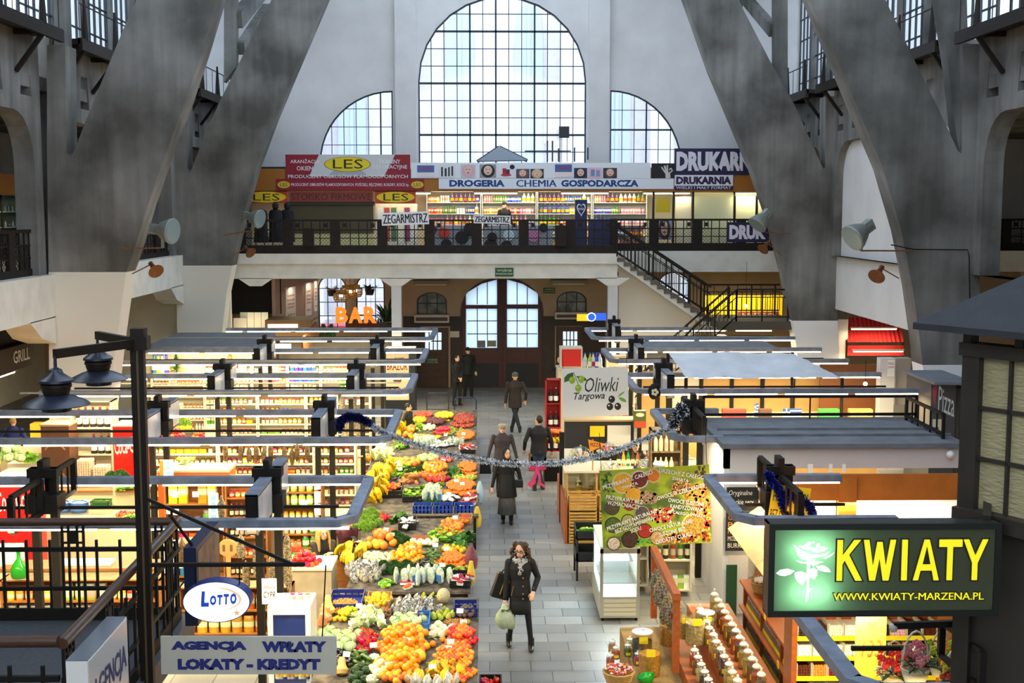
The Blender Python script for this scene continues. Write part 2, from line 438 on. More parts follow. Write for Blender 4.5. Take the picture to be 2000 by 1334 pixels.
HB['st']=parch(1287,531,1346,600,552)
up=['main','ql','qr']
me=plate([(-17.2,GZ - .2),(20.7,GZ - .2),(20.7,19),(-17.2,19)],[HB[k]for k in up],.4)
struct(MB().mesh(me,lambda p:(p.x,YB+.2+p.z,p.y)),'wall_back',m_white,smooth=False)
lowm=M('lower wall beige paint','#b9a184',.85,var=.16,scale=1.0,detail=5)
me=plate([(-17.2,0),(20.7,0),(20.7,GZ - .2),(-17.2,GZ - .2)],[HB[k]for k in HB if k not in up],.4)
struct(MB().mesh(me,lambda p:(p.x,YB+.2+p.z,p.y)),'wall_back',lowm,smooth=False)
# dark dado around the doors, leaving the doors free
dz=P2(800,618)[1]
xs=[P2(782,0)[0],P2(816,0)[0],P2(876,0)[0],P2(900,0)[0],P2(1061,0)[0],P2(1086,0)[0],P2(1142,0)[0],P2(1187,0)[0]]
dd=MB()
for i in(0,2,4,6):dd.box(xs[i],xs[i+1],YB - .03,YB,0,dz)
for i in(1,5):dd.box(xs[i],xs[i+1],YB - .03,YB,P2(0,639)[1],dz)
struct(dd,'trim_2',M('dark brown dado','#3a2f24',.6,var=.3,scale=2),smooth=False)
# pilasters
pl=MB()
for x0,x1 in((774,815),(1147,1188)):
 p,q=at(x0,320,YB),at(x1,320,YB)
 pl.box(p.x,q.x,YB - .28,YB,GZ,18.8)
struct(pl,'trim_3',m_white,smooth=False)
def window_grid(name,poly,nx,nz,thick=(),hthick=(),fr=.07,bar=.022,mat=m_teal,pane=None):
 """steel window: outline, glazing bars clipped to the opening, one glass pane"""
 f=MB(); n=len(poly)
 for i in range(n):
  p,q=poly[i],poly[(i+1)%n]
  if(p[0]- q[0])**2+(p[1]- q[1])**2>1e-6:f.bar((p[0],YB+.12,p[1]),(q[0],YB+.12,q[1]),.1,fr,up=(0,1,0))
 xs=[p[0]for p in poly]; zs=[p[1]for p in poly]
 x0,x1,z0,z1=min(xs),max(xs),min(zs),max(zs)
 def span(c,ax):
  r=[]
  for i in range(n):
   p,q=poly[i],poly[(i+1)%n]
   if(p[ax]- c)*(q[ax]- c)<0:r.append(p[1-ax]+(q[1-ax]- p[1-ax])*(c-p[ax])/(q[ax]- p[ax]))
  return(min(r),max(r))if len(r)>1 else None
 for k in range(1,nx):
  c=x0+(x1-x0)*k/nx+1e-4; s=span(c,0)
  if s:b=bar*(2.2 if k in thick else 1); f.box(c-b/2,c+b/2,YB+.1,YB+.14,*s)
 for k in range(1,nz):
  c=z0+(z1-z0)*k/nz+1e-4; s=span(c,1)
  if s:b=bar*(2.6 if k in hthick else 1); f.box(s[0],s[1],YB+.1,YB+.14,c-b/2,c+b/2)
 o=struct(f,name,mat,smooth=False)
 MB().prism(poly,YB+.15,YB+.16).build('glass_pane',pane or m_glass,o,smooth=False)
 return o
window_grid('window_1',HB['main'],13,10,(4,6,9),(2,5,8),fr=.14,bar=.03)
window_grid('window_20',HB['ql'],6,4,(5,),(),fr=.1,bar=.025)
window_grid('window_21',HB['qr'],6,4,(3,),(2,),fr=.1,bar=.025)
for k,nm in((22,'wl'),(23,'wr')):window_grid(f'window_{k}',HB[nm],3,2,fr=.05,bar=.035,pane=M('dim grey green glass','#4a5048',.3,col2='#8a9088',scale=3))
for k,nm in((24,'b1'),(25,'b2')):window_grid(f'window_{k}',HB[nm],3,4,fr=.06,bar=.03)
window_grid('window_26',HB['st'],3,3,fr=.05,bar=.03)
# great arched door: two leaves, glazed above, boarded below
d=MB(); dp=HB['door']
cx=(dp[0][0]+dp[1][0])/2
xs_d=(dp[0][0],dp[1][0])
outer=dp
gl=P2(927,567); gr=P2(1036,567)
def dhole(x0,ytop0,ytop1,x1,yb):
 a,b=P2(x0,yb),P2(x1,yb)
 return[a,b,(b[0],P2(x1,ytop1)[1]),((b[0]*.5+a[0]*.5),P2(x0,(ytop0+ytop1)/2-5)[1]),(a[0],P2(x0,ytop0)[1])]
holes=[dhole(910,573,546,971,596),dhole(990,546,573,1051,595),rect(910,603,971,680),rect(990,603,1051,679)]
me=plate(outer,holes,.12)
do=struct(MB().mesh(me,lambda p:(p.x,YB+.1+p.z,p.y)),'door_1',m_wood_d,smooth=False)
f=MB()
for x0,x1 in((910,971),(990,1051)):
 for k in(1,2):
  c=P2(x0+(x1-x0)*k/3,0)[0]; f.box(c - .014,c+.014,YB+.06,YB+.1,P2(0,680)[1],P2(0,603)[1])
  f.box(c - .014,c+.014,YB+.06,YB+.1,P2(0,596)[1],P2(0,552 if(x0==910)==(k==2)else 562)[1])
 for k in(1,2):
  z=P2(0,603+77*k/3)[1]; f.box(P2(x0,0)[0],P2(x1,0)[0],YB+.06,YB+.1,z - .014,z+.014)
f.build('glazing_bar',m_iron,do,smooth=False)
frost=M('frosted lit door glass','#cfe2ee',.6)
nt=frost.node_tree; b=nt.nodes['Principled BSDF']
tr=nt.nodes.new('ShaderNodeBsdfTranslucent'); tr.inputs[0].default_value=lin('#e6f2fb'); mx=nt.nodes.new('ShaderNodeMixShader'); mx.inputs[0].default_value=.85
nt.links.new(b.outputs[0],mx.inputs[1]); nt.links.new(tr.outputs[0],mx.inputs[2]); nt.links.new(mx.outputs[0],nt.nodes['Material Output'].inputs[0])
MB().prism(holes[0],YB+.09,YB+.1).prism(holes[1],YB+.09,YB+.1).prism(holes[2],YB+.09,YB+.1).prism(holes[3],YB+.09,YB+.1).build('glass_pane',frost,do,smooth=False)
k=MB()
for x0,x1 in((908,977),(985,1052)):
 p,q=P2(x0,763),P2(x1,710); k.box(p[0],q[0],YB+.0,YB+.05,0.02,q[1])
k.build('kick_plate',M('black kick plate','#0d0d10',.5),do,smooth=False)
st=MB().box(P2(973,0)[0],P2(978,0)[0],YB - .02,YB+.05,0.05,P2(0,548)[1]).box(P2(983,0)[0],P2(988,0)[0],YB - .02,YB+.05,.05,P2(0,548)[1])
for x0,x1 in((912,970),(990,1048)):
 for j in range(3):
  a,b_=x0+(x1-x0)*j/3+2,x0+(x1-x0)*(j+1)/3-2
  st.box(P2(a,0)[0],P2(b_,0)[0],YB+.01,YB+.05,P2(0,706)[1],P2(0,686)[1])
st.build('moulding',m_wood_d,do,smooth=False)
# side doors
for nm,n,x0,x1,y0 in(('dl',2,816,876,640),('dr',3,1086,1142,638)):
 win=rect(x0+14,y0+10,x1-14,y0+44)
 me=plate(HB[nm],[win],.08)
 o=struct(MB().mesh(me,lambda p:(p.x,YB+.15+p.z,p.y)),f'door_{n}',M('carved brown door wood','#4a2a14',.5,var=.3,scale=8),smooth=False)
 f=MB(); a,b_=win[0],win[2]
 for k in range(1,4):c=a[0]+(b_[0]- a[0])*k/4; f.box(c - .02,c+.02,YB+.1,YB+.16,a[1],b_[1])
 c=(a[1]+b_[1])/2; f.box(a[0],b_[0],YB+.1,YB+.16,c - .02,c+.02)
 for i in range(2):
  for j in range(4):
   xa=x0+8+i*24; za=y0+54+j*16
   f.box(P2(xa,0)[0],P2(xa+19,0)[0],YB+.07,YB+.12,P2(0,za+12)[1],P2(0,za)[1])
 f.build('panel_moulding',MATS['carved brown door wood'],o,smooth=False)
 MB().prism(win,YB+.15,YB+.16).build('glass_pane',m_glass,o,smooth=False)

# ---------- galleries ----------
gxr=at(1206,490,YG).x
struct(MB().box(-17,gxr,YG,YB,GZ - .3,GZ).box(gxr,20.5,45,YB,GZ - .3,GZ).box(-17,XL,10,YG,GZ - .3,GZ),'floor',M('grey gallery floor','#6c6962',.5,var=.1),smooth=False)
bm=MB()
b0,b1=at(0,545,YG).z,GZ - .0
bm.box(XL,gxr,YG - .1,YG+.25,b0+.5,b1).box(XL,gxr,YG,YG+.2,b0,b0+.5)
bm.box(gxr,20.5,44.9,45.3,GZ - .75,GZ)
for x,y in((774,YG+.1),(1196,YG+.1),(500,YG+.1)):# brackets at the posts
 c=at(x,560,y).x
 bm.prism([(c - .6,b0+.02),(c+.6,b0+.02),(c+.2,b0 - .25),(c - .2,b0 - .25)],YG,YG+.2)
struct(bm,'beam_2',m_beam,smooth=False)
po=MB()
for x0,x1 in((765,784),(1187,1206)):
 p,q=at(x0,600,YG+.1),at(x1,600,YG+.1); po.box(p.x,q.x,YG+.02,YG+.34,0,b0+.1)
struct(po,'pillar_6',m_white,smooth=False)
# corbelled white beams below the side galleries
for y0,y1 in((17,28.6),(29.4,40.6)):
 h=MB()
 for a,s in((y0,1),(y1,-1)):
  h.prism([(a,4.42),(a+s*1.6,4.42),(a+s*.9,4.0),(a,3.8)],XL - .35,XL+.3,f=lambda u,v,w:(w,u,v))
 struct(h,'beam_3',m_beam,smooth=False)
# beige cross wall behind the posts of the grill side, with paint joints
struct(MB().box(-12.6,-8.6,41.8,42.0,0,4.4),'wall_left',m_cream,smooth=False)

# ---------- railings of the galleries ----------
def railing(name,label,p,q,n,group=None,top=1.12,base=.28,mesh_step=.12,skip=()):
 """panels of iron bars with mesh between wide flat posts, from p to q (gallery floor level)"""
 p,q=V(p),V(q); d=(q-p); L=d.length; e=d/L
 t=thing(name,label,'railing',p,math.atan2(d.y,d.x),group)
 b=MB().box(0,L,-.04,.04,-.06,base).build('base_board',m_iron,t,smooth=False)
 r=MB().box(0,L,-.045,.045,top - .04,top+.03)
 r.box(0,L,-.02,.02,top - .34,top - .3).box(0,L,-.02,.02,base+.22,base+.25)
 r.build('rail',m_iron,t,smooth=False)
 ms=MB()
 for i in range(n):
  a,c=L*i/n,L*(i+1)/n
  MB().box(a - .17 if i else 0,a+.17,-.05,.05,base,top).build('post',m_iron,t,smooth=False)
  k=MB(); w=c-a
  for x in(.32,.5,.68):k.box(a+w*x - .016,a+w*x+.016,-.016,.016,base,top)
  for x in(.2,.8):
   for dx in(-.07,.07):k.box(a+w*x+dx - .012,a+w*x+dx+.012,-.015,.015,top - .34,top)
   k.box(a+w*x - .05,a+w*x+.05,-.015,.015,top - .24,top - .1)
  k.build('bar',m_iron,t,smooth=False)
  m=MB(); z0,z1=base,top - .3; x=a -(z1-z0)
  while x<c:
   for s in(0,1):
    xa,xb=(x,x+z1-z0)if s==0 else(x+z1-z0,x)
    pa,pb=[xa,z0],[xb,z1]
    lo,hi=a+.15,c - .15
    def clip(u):return(u-xa)/(xb-xa)
    t0,t1=sorted((clip(lo),clip(hi))); t0,t1=max(0,t0),min(1,t1)
    if t1>t0+.02:
     m.bar((xa+(xb-xa)*t0,0,z0+(z1-z0)*t0),(xa+(xb-xa)*t1,0,z0+(z1-z0)*t1),.009,.009)
   x+=mesh_step
  m.build('wire_mesh',m_iron,t,smooth=False)
 MB().box(L - .17,L,-.05,.05,base,top).build('post',m_iron,t,smooth=False)
 return t
railing('gallery_railing','long dark iron railing in front of the drugstore and the red curtain shop',(XL+.2,YG+.05,GZ),(gxr,YG+.05,GZ),9)
railing('gallery_railing','dark iron railing behind the staircase carrying the purple printing banner',(gxr,45.1,GZ),(12.2,45.1,GZ),5)
railing('gallery_railing','dark iron railing of the side gallery seen behind the pillar beside the pyramid-roofed kiosk',(15.2,45.1,GZ),(20.4,45.1,GZ),3)
railing('gallery_railing','dark iron gallery railing before the glass cabinets at the grill side',(XL - .05,20.5,GZ - .1),(XL - .05,28.6,GZ - .1),5)
railing('gallery_railing','dark iron gallery railing between both ribs above the white haunched beam',(XL - .05,29.4,GZ - .1),(XL - .05,40.6,GZ - .1),6)
# white box of the stair core closing the gallery in the corner
struct(MB().box(12.3,15.1,44.6,47.9,3.4,9.4),'wall_right',m_white,smooth=False)
# =====================================================================
# GOODS: one mesh of each kind, standing on its base
# =====================================================================
def mesh_of(mb,name,mats,smooth=True,ang=.7):
 o=mb.build(name,mats,smooth=smooth,ang=ang); me=o.data; bpy.data.objects.remove(o); return me
m_tin=M('tin lid','#c9c6c0',.3,.8)
m_gold=M('gold lid','#c79a2e',.35,.7)
m_lab=M('paper label','#dfd3a8',.7,rnd=.6)
m_dark=M('dark stopper','#1a1512',.4)
def proto_jar(col,lid,h=.13,r=.042,label=True):
 b=MB().lathe([(r*.9,0),(r,.012),(r,h*.74),(r*.8,h*.84)],10)
 if label:b.lathe([(r*1.01,h*.2),(r*1.02,h*.22),(r*1.02,h*.58),(r*1.01,h*.6)],10,mi=2,caps=False)
 b.lathe([(r*.86,h*.83),(r*.88,h*.86),(r*.88,h*.99),(r*.8,h)],10,mi=1)
 return[b,[col,lid,m_lab]]
def proto_bottle(col,cap,h=.30,r=.038,lab=None):
 b=MB().lathe([(r*.9,0),(r,.01),(r,h*.55),(r*.85,h*.64),(r*.4,h*.78),(r*.36,h*.93)],9)
 b.lathe([(r*1.02,h*.16),(r*1.03,h*.18),(r*1.03,h*.44),(r*1.02,h*.46)],9,mi=2,caps=False)
 b.lathe([(r*.42,h*.92),(r*.42,h)],8,mi=1)
 return[b,[col,cap,lab or m_lab]]
def proto_can(col,h=.11,r=.037):
 b=MB().lathe([(r*.94,0),(r,.006),(r,h - .006),(r*.94,h)],10,mi=0)
 b.lathe([(r*.9,h),(r*.9,h+.001)],10,mi=1)
 b.lathe([(r*1.01,h*.3),(r*1.02,h*.32),(r*1.02,h*.66),(r*1.01,h*.68)],10,mi=2,caps=False)
 return[b,[col,m_tin,m_lab]]
def proto_box(col,w=.075,d=.05,h=.19,band=None):
 b=MB().box(-w/2,w/2,-d/2,d/2,0,h).box(-w/2 - .001,w/2+.001,-d/2 - .001,d/2+.001,h*.45,h*.8,1)
 return[b,[col,band or m_lab]]
def proto_bag(col,w=.12,h=.19,d=.06,band=None):
 n=6; b=MB(); vs=[]
 for i in range(n+1):
  t=i/n; k=sin(pi*min(1,max(.12,t)))**.5 if t>.5 else(.75+.25*t*2)
  ww,dd=w/2*(.9+.1*k),d/2*(k if t>.5 else 1)+.004
  vs+=[(ww*cos(a),dd*sin(a),h*t)for a in[2*pi*j/10 for j in range(10)]]
 fs=[(i*10+j,i*10+(j+1)%10,(i+1)*10+(j+1)%10,(i+1)*10+j)for i in range(n)for j in range(10)]
 b.add(vs,fs+[list(range(9,-1,-1)),list(range(n*10,n*10+10))])
 b.m=[1 if 20<=i<40 else 0 for i in range(len(b.f))]
 return[b,[col,band or m_lab]]
PAL=dict(amber='#c8791a',yellow='#e8b21c',cream='#eadfb4',white='#f0eee8',red='#c3241c',orange='#e8791c',green='#4f8a2c',lime='#a9c63a',brown='#5a3018',black='#1c1512',blue='#2c5aa8',pink='#dd8aa0',purple='#5a2c6a',teal='#2a8a88',clear='#cfdce0')
def pm(c,rough=.3):return M('goods '+c,PAL[c],rough,rnd=.5)
PR={}
def proto(kind,c):
 k=(kind,c)
 if k in PR:return PR[k]
 m=pm(c)
 q={'glass_jar':lambda:proto_jar(m,m_gold),'jam_jar':lambda:proto_jar(m,pm('red')if c !='red'else pm('green'),.10,.038),
  'pickle_jar':lambda:proto_jar(m,m_tin,.19,.055),'wine_bottle':lambda:proto_bottle(m,m_dark,.31,.039),'juice_bottle':lambda:proto_bottle(m,pm('white'),.27,.045,pm('yellow')),
  'soda_bottle':lambda:proto_bottle(m,pm('red')if c in('black','brown')else pm('blue'),.33,.05,pm('white')if c !='white'else pm('red')),'sauce_bottle':lambda:proto_bottle(m,pm('red'),.20,.03),
  'tin_can':lambda:proto_can(m),'food_carton':lambda:proto_box(m,.09,.06,.2),'tea_box':lambda:proto_box(m,.12,.07,.08,pm('yellow')),'snack_bag':lambda:proto_bag(m),
  'detergent_bottle':lambda:proto_bottle(m,pm('white'),.28,.055,pm('yellow')),'cosmetic_box':lambda:proto_box(m,.07,.05,.16,pm('white')),'spray_can':lambda:proto_can(m,.2,.028)}[kind]()
 PR[k]=mesh_of(q[0],kind,q[1])
 return PR[k]
CAT=dict(glass_jar='jar',jam_jar='jar',pickle_jar='jar',wine_bottle='bottle',juice_bottle='bottle',soda_bottle='bottle',sauce_bottle='bottle',tin_can='can',food_carton='carton',tea_box='box',snack_bag='bag',detergent_bottle='bottle',cosmetic_box='box',spray_can='spray can')
WID=dict(glass_jar=.1,jam_jar=.09,pickle_jar=.125,wine_bottle=.092,juice_bottle=.105,soda_bottle=.118,sauce_bottle=.075,tin_can=.086,food_carton=.105,tea_box=.135,snack_bag=.135,detergent_bottle=.13,cosmetic_box=.085,spray_can=.07)
HGT=dict(glass_jar=.13,jam_jar=.10,pickle_jar=.19,wine_bottle=.31,juice_bottle=.27,soda_bottle=.33,sauce_bottle=.2,tin_can=.11,food_carton=.2,tea_box=.08,snack_bag=.19,detergent_bottle=.28,cosmetic_box=.16,spray_can=.2)
NK={}
STUFF={}
def more(kind,me,mx):
 """what goes past the 300 counted pieces of a kind: one mass"""
 b,ms=STUFF.setdefault(kind,(MB(),[]))
 for m in me.materials:
  if m not in ms:ms.append(m)
 b.add([mx @ v.co for v in me.vertices],[list(p.vertices)for p in me.polygons])
 b.m[-len(me.polygons):]=[ms.index(me.materials[p.material_index])for p in me.polygons]
CAP=dict.fromkeys(CAT,285)
def inst(me,name,loc,rz=0.,label='',cat='',group=None,s=1.):
 o=bpy.data.objects.new(name,me); COL.objects.link(o); o.location=loc
 o.rotation_euler=rz if isinstance(rz,(tuple,list))else(0,0,rz)
 if s !=1:o.scale=(s,s,s)if not isinstance(s,tuple)else s
 return tag(o,label,cat,group)
ORD=['bottom','second','third','fourth','fifth','sixth','seventh','eighth']
def good(kind,c,loc,rz,where,s=1.):
 if NK.get(kind,0)>=CAP[kind]:return more(kind,proto(kind,c),Matrix.LocRotScale(V(loc),Matrix.Rotation(rz,3,'Z').to_quaternion(),V((s,s,s))))
 NK[kind]=NK.get(kind,0)+1
 lab=f"{c} {kind.replace('_', ' ')} {where}"
 return inst(proto(kind,c),kind,loc,rz,lab,CAT[kind],lab,s)
def stock(x0,x1,y,z,zmax,kinds,where,f=lambda x,y,z:(x,y,z),rz=0.,rn=RN,fill=1.,s=1.):
 """runs of goods standing side by side on a shelf board"""
 x=x0+.02
 while x<x1 - .05:
  kind,cs=rn.choice(kinds)
  if HGT[kind]*s>zmax - .01:
   kind='jam_jar'if HGT['jam_jar']*s<zmax else 'tea_box'
   if HGT[kind]*s>zmax:return
   cs=rn.choice(('amber yellow','red orange','cream'))
  c=rn.choice(cs.split()); n=rn.randint(3,7); wd=WID[kind]*s
  for _ in range(n):
   if x+wd>x1:break
   if rn.random()<fill:good(kind,c,f(x+wd/2,y+rn.uniform(-.012,.012),z),rz+rn.uniform(-.15,.15),where,s)
   x+=wd
  x+=rn.choice((0,0,.02))
  if x+.06>x1:return
def shelf_unit(name,label,x0,x1,y,z0,z1,n,mat,kinds,where,depth=.34,nd=2,back=True,loc=None,rz=0.,fill=1.,s=1.,seed=1):
 """open shelving facing -Y: back, uprights, boards; filled with goods. Local X along the front."""
 w=x1-x0; loc=loc or(x0,y,0)
 t=thing(name,label,'shelving',loc,rz)
 if back:MB().box(0,w,depth,depth+.02,z0,z1).build('back_panel',mat,t,smooth=False)
 for a in(0,w - .03):MB().box(a,a+.03,0,depth,z0,z1).build('side_panel',mat,t,smooth=False)
 ca,sa=cos(rz),sin(rz); rn=random.Random(seed)
 f=lambda x,yy,z:(loc[0]+x*ca-yy*sa,loc[1]+x*sa+yy*ca,loc[2]+z)
 for k in range(n):
  z=z0+(z1-z0 - .02)*k/n
  MB().box(.03,w - .03,.01,depth,z,z+.025).build('shelf',mat,t,smooth=False)
  for j in range(nd):
   stock(.04,w - .04,depth*(.28+.45*j),z+.026,(z1-z0)/n - .03,kinds,f"on the {ORD[k]} shelf of {where}",f,rz,rn,fill if j==0 else fill*.75,s)
 MB().box(0,w,0,depth,z1 - .02,z1).build('top_panel',mat,t,smooth=False)
 return t
# ---------------- boards, lettering ----------------
def ink(c):return M('ink '+c,c,.6)
def board(name,label,cat,x0,y0,x1,y1,Y,mat,t=.05,rz=0.,roll=0.,group=None,bev=0):
 p,w,h=fit(x0,y0,x1,y1,Y)
 o=MB().box(0,w,0,t,0,h).build(name,mat,smooth=False,bev=bev)
 o.location=p; o.rotation_euler=(0,roll,rz); tag(o,label,cat,group)
 o['w'],o['h']=w,h
 return o,w,h
def letters(o,s,u0,u1,v0,v1,col,bold=.012,shear=0.,name='lettering',rot=0.,keep=False,y=-.003,emit=0.,wh=None,sp=1.):
 w,h=wh or(o['w'],o['h'])
 m=MB(); write(m,s,u0*w,u1*w,v0*h,v1*h,y,bold,shear,0,rot,keep,sp)
 mt=ink(col)if not emit else M('lit ink '+col,col,.6,emit=emit)
 return m.build(name,mt,o,smooth=False)
def patch(o,pts,col,name,y=-.002,mat=None,wh=None):
 w,h=wh or(o['w'],o['h'])
 return MB().prism([(u*w,v*h)for u,v in pts],y - .001,y+.002).build(name,mat or ink(col),o,smooth=False)
def ell(u,v,ru,rv,n=28):return[(u+ru*cos(2*pi*k/n),v+rv*sin(2*pi*k/n))for k in range(n)]
def tube_lamp(name,label,x0,x1,y,z,emit=TUBE_EMIT,watt=None,group=None,along='x',hous=True,col=WARM):
 """fluorescent batten: housing with a glowing tube below"""
 L=x1-x0
 t=thing(name,label,'light',(x0,y,z),0 if along=='x'else pi/2,group)
 if hous:MB().box(0,L,-.04,.04,.0,.05).build('housing',M('lamp housing','#cfcabd',.5),t,smooth=False)
 MB().cyl((.03,0,-.022),(L - .03,0,-.022),.018,n=8).build('lamp_tube',M(f'warm tube {emit}','#fff2d8',.5,emit=emit,ecol=(1,.86,.6)),t)
 if watt:
  cx,cy=(x0+L/2,y)if along=='x'else(x0,y+L/2)
  lamp_area('tube_light',(cx,cy,z - .06),L if along=='x'else .06,.06 if along=='x'else L,watt,col)
 return t
# =====================================================================
# OUTSIDE: brick church behind the big window
# =====================================================================
ch=MB(); br=M('pale church brick','#ded6d6',.9,var=.1,scale=3)
cy=78
ch.box(-13,12,cy,cy+2,-.1,30)
for x in(-11.5,-5.6,4.4,9.8):ch.box(x,x+1.4,cy-1.3,cy,-.1,24).prism([(x,24),(x+1.4,24),(x+.7,26.5)],cy-1.3,cy)
tag(ch.build('church',br,smooth=False),'tall pale brick church with buttresses seen through the big arched window','building')
cw=MB()
for x in(-9.2,-2.6,1.6,7.0):
 cw.prism(archpoly(x,x+1.7,5,17,19.5,8),cy - .25,cy - .02)
 cw.box(x+.75,x+.95,cy - .35,cy - .2,5,19)
cw.build('gothic_window',M('grey church glass','#b9c2cc',.6),bpy.data.objects['church'],smooth=False)
yl=MB().box(13,24,74,76,-.1,16)
tag(yl.build('house',M('pale yellow render','#e6d6b0',.9),smooth=False),'pale yellow house outside the smaller arched window above the printing shop','building')
hx=bpy.data.objects['house']
for x in(14,16.5,19):
 for z in(5.5,9.5):MB().box(x,x+1.1,73.9,74.05,z,z+2).build('window',M('dark house window','#5d6670',.4),hx,smooth=False)
tag(MB().box(-24,-14,84,86,-.1,18).build('house',br,smooth=False),'brick house outside the smaller arched window above the red curtain shop','building')
pc=thing('parked_car','red car parked outside the bar window','car',(at(650,640,60).x,60,-.1))
MB().prism([(-1.9,.35),(1.9,.35),(1.9,.85),(1.2,.95),(.7,1.45),(-.9,1.45),(-1.5,.95),(-1.9,.85)],-.8,.8).build('body',M('red car paint','#b3182a',.3),pc,smooth=False,bev=.06)
for x in(-1.2,1.2):MB().cyl((x,-.82,.32),(x,.82,.32),.32,n=16).build('wheel',m_black,pc)

# =====================================================================
# BACK GALLERY SHOPS
# =====================================================================
YS=45.8
m_orange=M('brown orange fascia','#a5661c',.6)
p,q=at(470,374,YS),at(1500,330,YS)
struct(MB().box(p.x,q.x,YS,YS+.12,p.z,q.z),'trim_4',m_orange,smooth=False)
# shop ceiling/roof and back
p,q=at(470,350,YS),at(1520,340,YS)
struct(MB().box(p.x,q.x,YS+.25,47.95,p.z,p.z+.06),'ceiling',M('dark shop roof','#2a2c2e',.7),smooth=False)
struct(MB().box(p.x,q.x,47.75,47.95,GZ,p.z),'wall_back',M('pale shop wall','#e6e0c4',.8),smooth=False)
struct(MB().box(p.x - .5,at(560,0,YS).x,YS+.2,YS+.5,at(0,348,YS).z,at(0,325,YS).z),'trim_5',M('dark teal fascia','#1d2a2e',.6),smooth=False)
o,W_,H_=board('shop_banner','wide red banner with a yellow oval above the curtain shop, letters in white and grey','banner',558,302,801,349,YS - .05,M('crimson banner','#8c0f22',.6))
patch(o,[(.19,.1),(.27,1),(.88,1),(.79,.1)],'#c9c9c8','grey_panel')
patch(o,[(.33,.1),(.5,.8),(.67,.1)],'#a6a6ac','curtain_picture',-.004)
patch(o,ell(.497,.6,.187,.31),'#15151a','oval_rim',-.006); patch(o,ell(.497,.6,.182,.295),'#e2c90f','oval',-.009)
letters(o,'LES',.38,.62,.42,.8,'#15151a',0,y=-.013)
for s_,u0,u1,v0,v1 in(('ARANŻACJA',.04,.27,.6,.83),('OKIEN',.09,.22,.34,.52),('TKANINY',.75,.92,.62,.8),('DEKORACYJNE',.7,.975,.37,.57),('PRODUCENT OBRUSÓW PLAMOODPORNYCH',.02,.98,.02,.2)):letters(o,s_,u0,u1,v0,v1,'#e8e6ea',.004,y=-.007)
o,_,_=board('shop_banner','narrow red strip banner with two small yellow ovals under the big curtain shop banner','banner',540,349.5,828,372,YS - .05,MATS['crimson banner'])
for u in(.05,.955):patch(o,ell(u,.5,.042,.3),'#d6b92a','oval'); letters(o,'LES',u - .025,u+.025,.35,.65,'#3a2a10',0,y=-.006)
letters(o,'PRODUCENT OBRUSÓW PLAMOODPORNYCH, POŚCIELI, RĘCZNIKI, KOŁDRY, KOCE itp.',.1,.9,.3,.72,'#e8e6ea',.004)
o,_,_=board('shop_sign','dull red panel with dark letters above the lowered roller shutter','sign',566,375,728,394,YS,M('dull red panel','#8e3722',.6))
letters(o,'STOISKO FIRMOWE',.02,.98,.15,.85,'#4a1c24',0)
for k,(x0,x1)in enumerate(((478,561),(733,812))):
 o,_,_=board('shop_sign',('orange red panel with yellow oval beside the hanging coats','orange red panel with yellow oval above the tablecloth display')[k],'sign',x0,373,x1,397,YS,M('orange red panel','#b8401a',.6))
 patch(o,ell(.5,.5,.47,.44),'#f0c818','oval'); letters(o,'LES',.2,.82,.22,.78,'#2a2410',0,y=-.006)
# roller shutter
p,w_,h_=fit(565,396,729,456,YS+.1)
sh=thing('roller_shutter','lowered brown roller shutter of the curtain shop with pale wall below','shutter',p)
s=MB(); n=22
for k in range(n):s.box(0,w_,0,.05,h_*k/n,h_*(k+.8)/n)
s.box(0,w_,.02,.04,0,h_)
s.build('curtain',M('brown shutter slats','#5d4f33',.5,.2),sh,smooth=False)
MB().box(-.05,w_+.05,-.08,.2,h_*.93,h_+.05).build('shutter_box',M('dark shutter box','#3a2f20',.6),sh,smooth=False)
o,_,_=board('shop_front_panel','pale yellow wall panel below the roller shutter','panel',565,456,729,492,YS+.12,M('pale yellow panel','#d8cc8e',.7))
# drugstore fascia with posters
o,_,_=board('shop_fascia','long white fascia board with dark blue drugstore lettering','sign',857,348.5,1316,369,YS - .05,M('white fascia','#dfe2e6',.6))
letters(o,'DROGERIA',.045,.28,.2,.86,'#123c78',.05); letters(o,'CHEMIA',.33,.50,.2,.86,'#123c78',.05); letters(o,'GOSPODARCZA',.52,.85,.2,.86,'#123c78',.05)
ub,_,_=board('poster_board','white board carrying cosmetic posters above the drugstore fascia','board',803,318,1271,348,YS - .05,MATS['white fascia'])
m_face=M('poster skin','#d8b3a0',.6)
def poster(name,label,x0,y0,x1,y1,Y,bgc,parts):
 o,w,h=board(name,label,'poster',x0,y0,x1,y1,Y,ink(bgc),.012)
 for kind,u,v,ru,rv,c in parts:
  if kind=='e':patch(o,ell(u,v,ru,rv,18),c,'picture',-.003 - .0006*parts.index((kind,u,v,ru,rv,c)))
  elif kind=='b':patch(o,[(u-ru,v-rv),(u+ru,v-rv),(u+ru,v+rv),(u-ru,v+rv)],c,'picture',-.003 - .0006*parts.index((kind,u,v,ru,rv,c)))
  else:letters(o,kind,u-ru,u+ru,v-rv,v+rv,c,.01,y=-.009)
 return o
YP=YS - .062
fc=lambda hair:[('e',.5,.5,.42,.5,hair),('e',.5,.55,.26,.36,'#e0b8a6'),('e',.4,.62,.05,.03,'#2a1a1a'),('e',.6,.62,.05,.03,'#2a1a1a'),('e',.5,.36,.09,.04,'#b01c2c')]
poster('poster','small blue and red poster at the start of the drugstore board',815,323,848,346,YP,'#3a6aa8',[('b',.5,.2,.5,.2,'#e8d8d4'),('CHEMIA',.5,.75,.4,.14,'#c02030')])
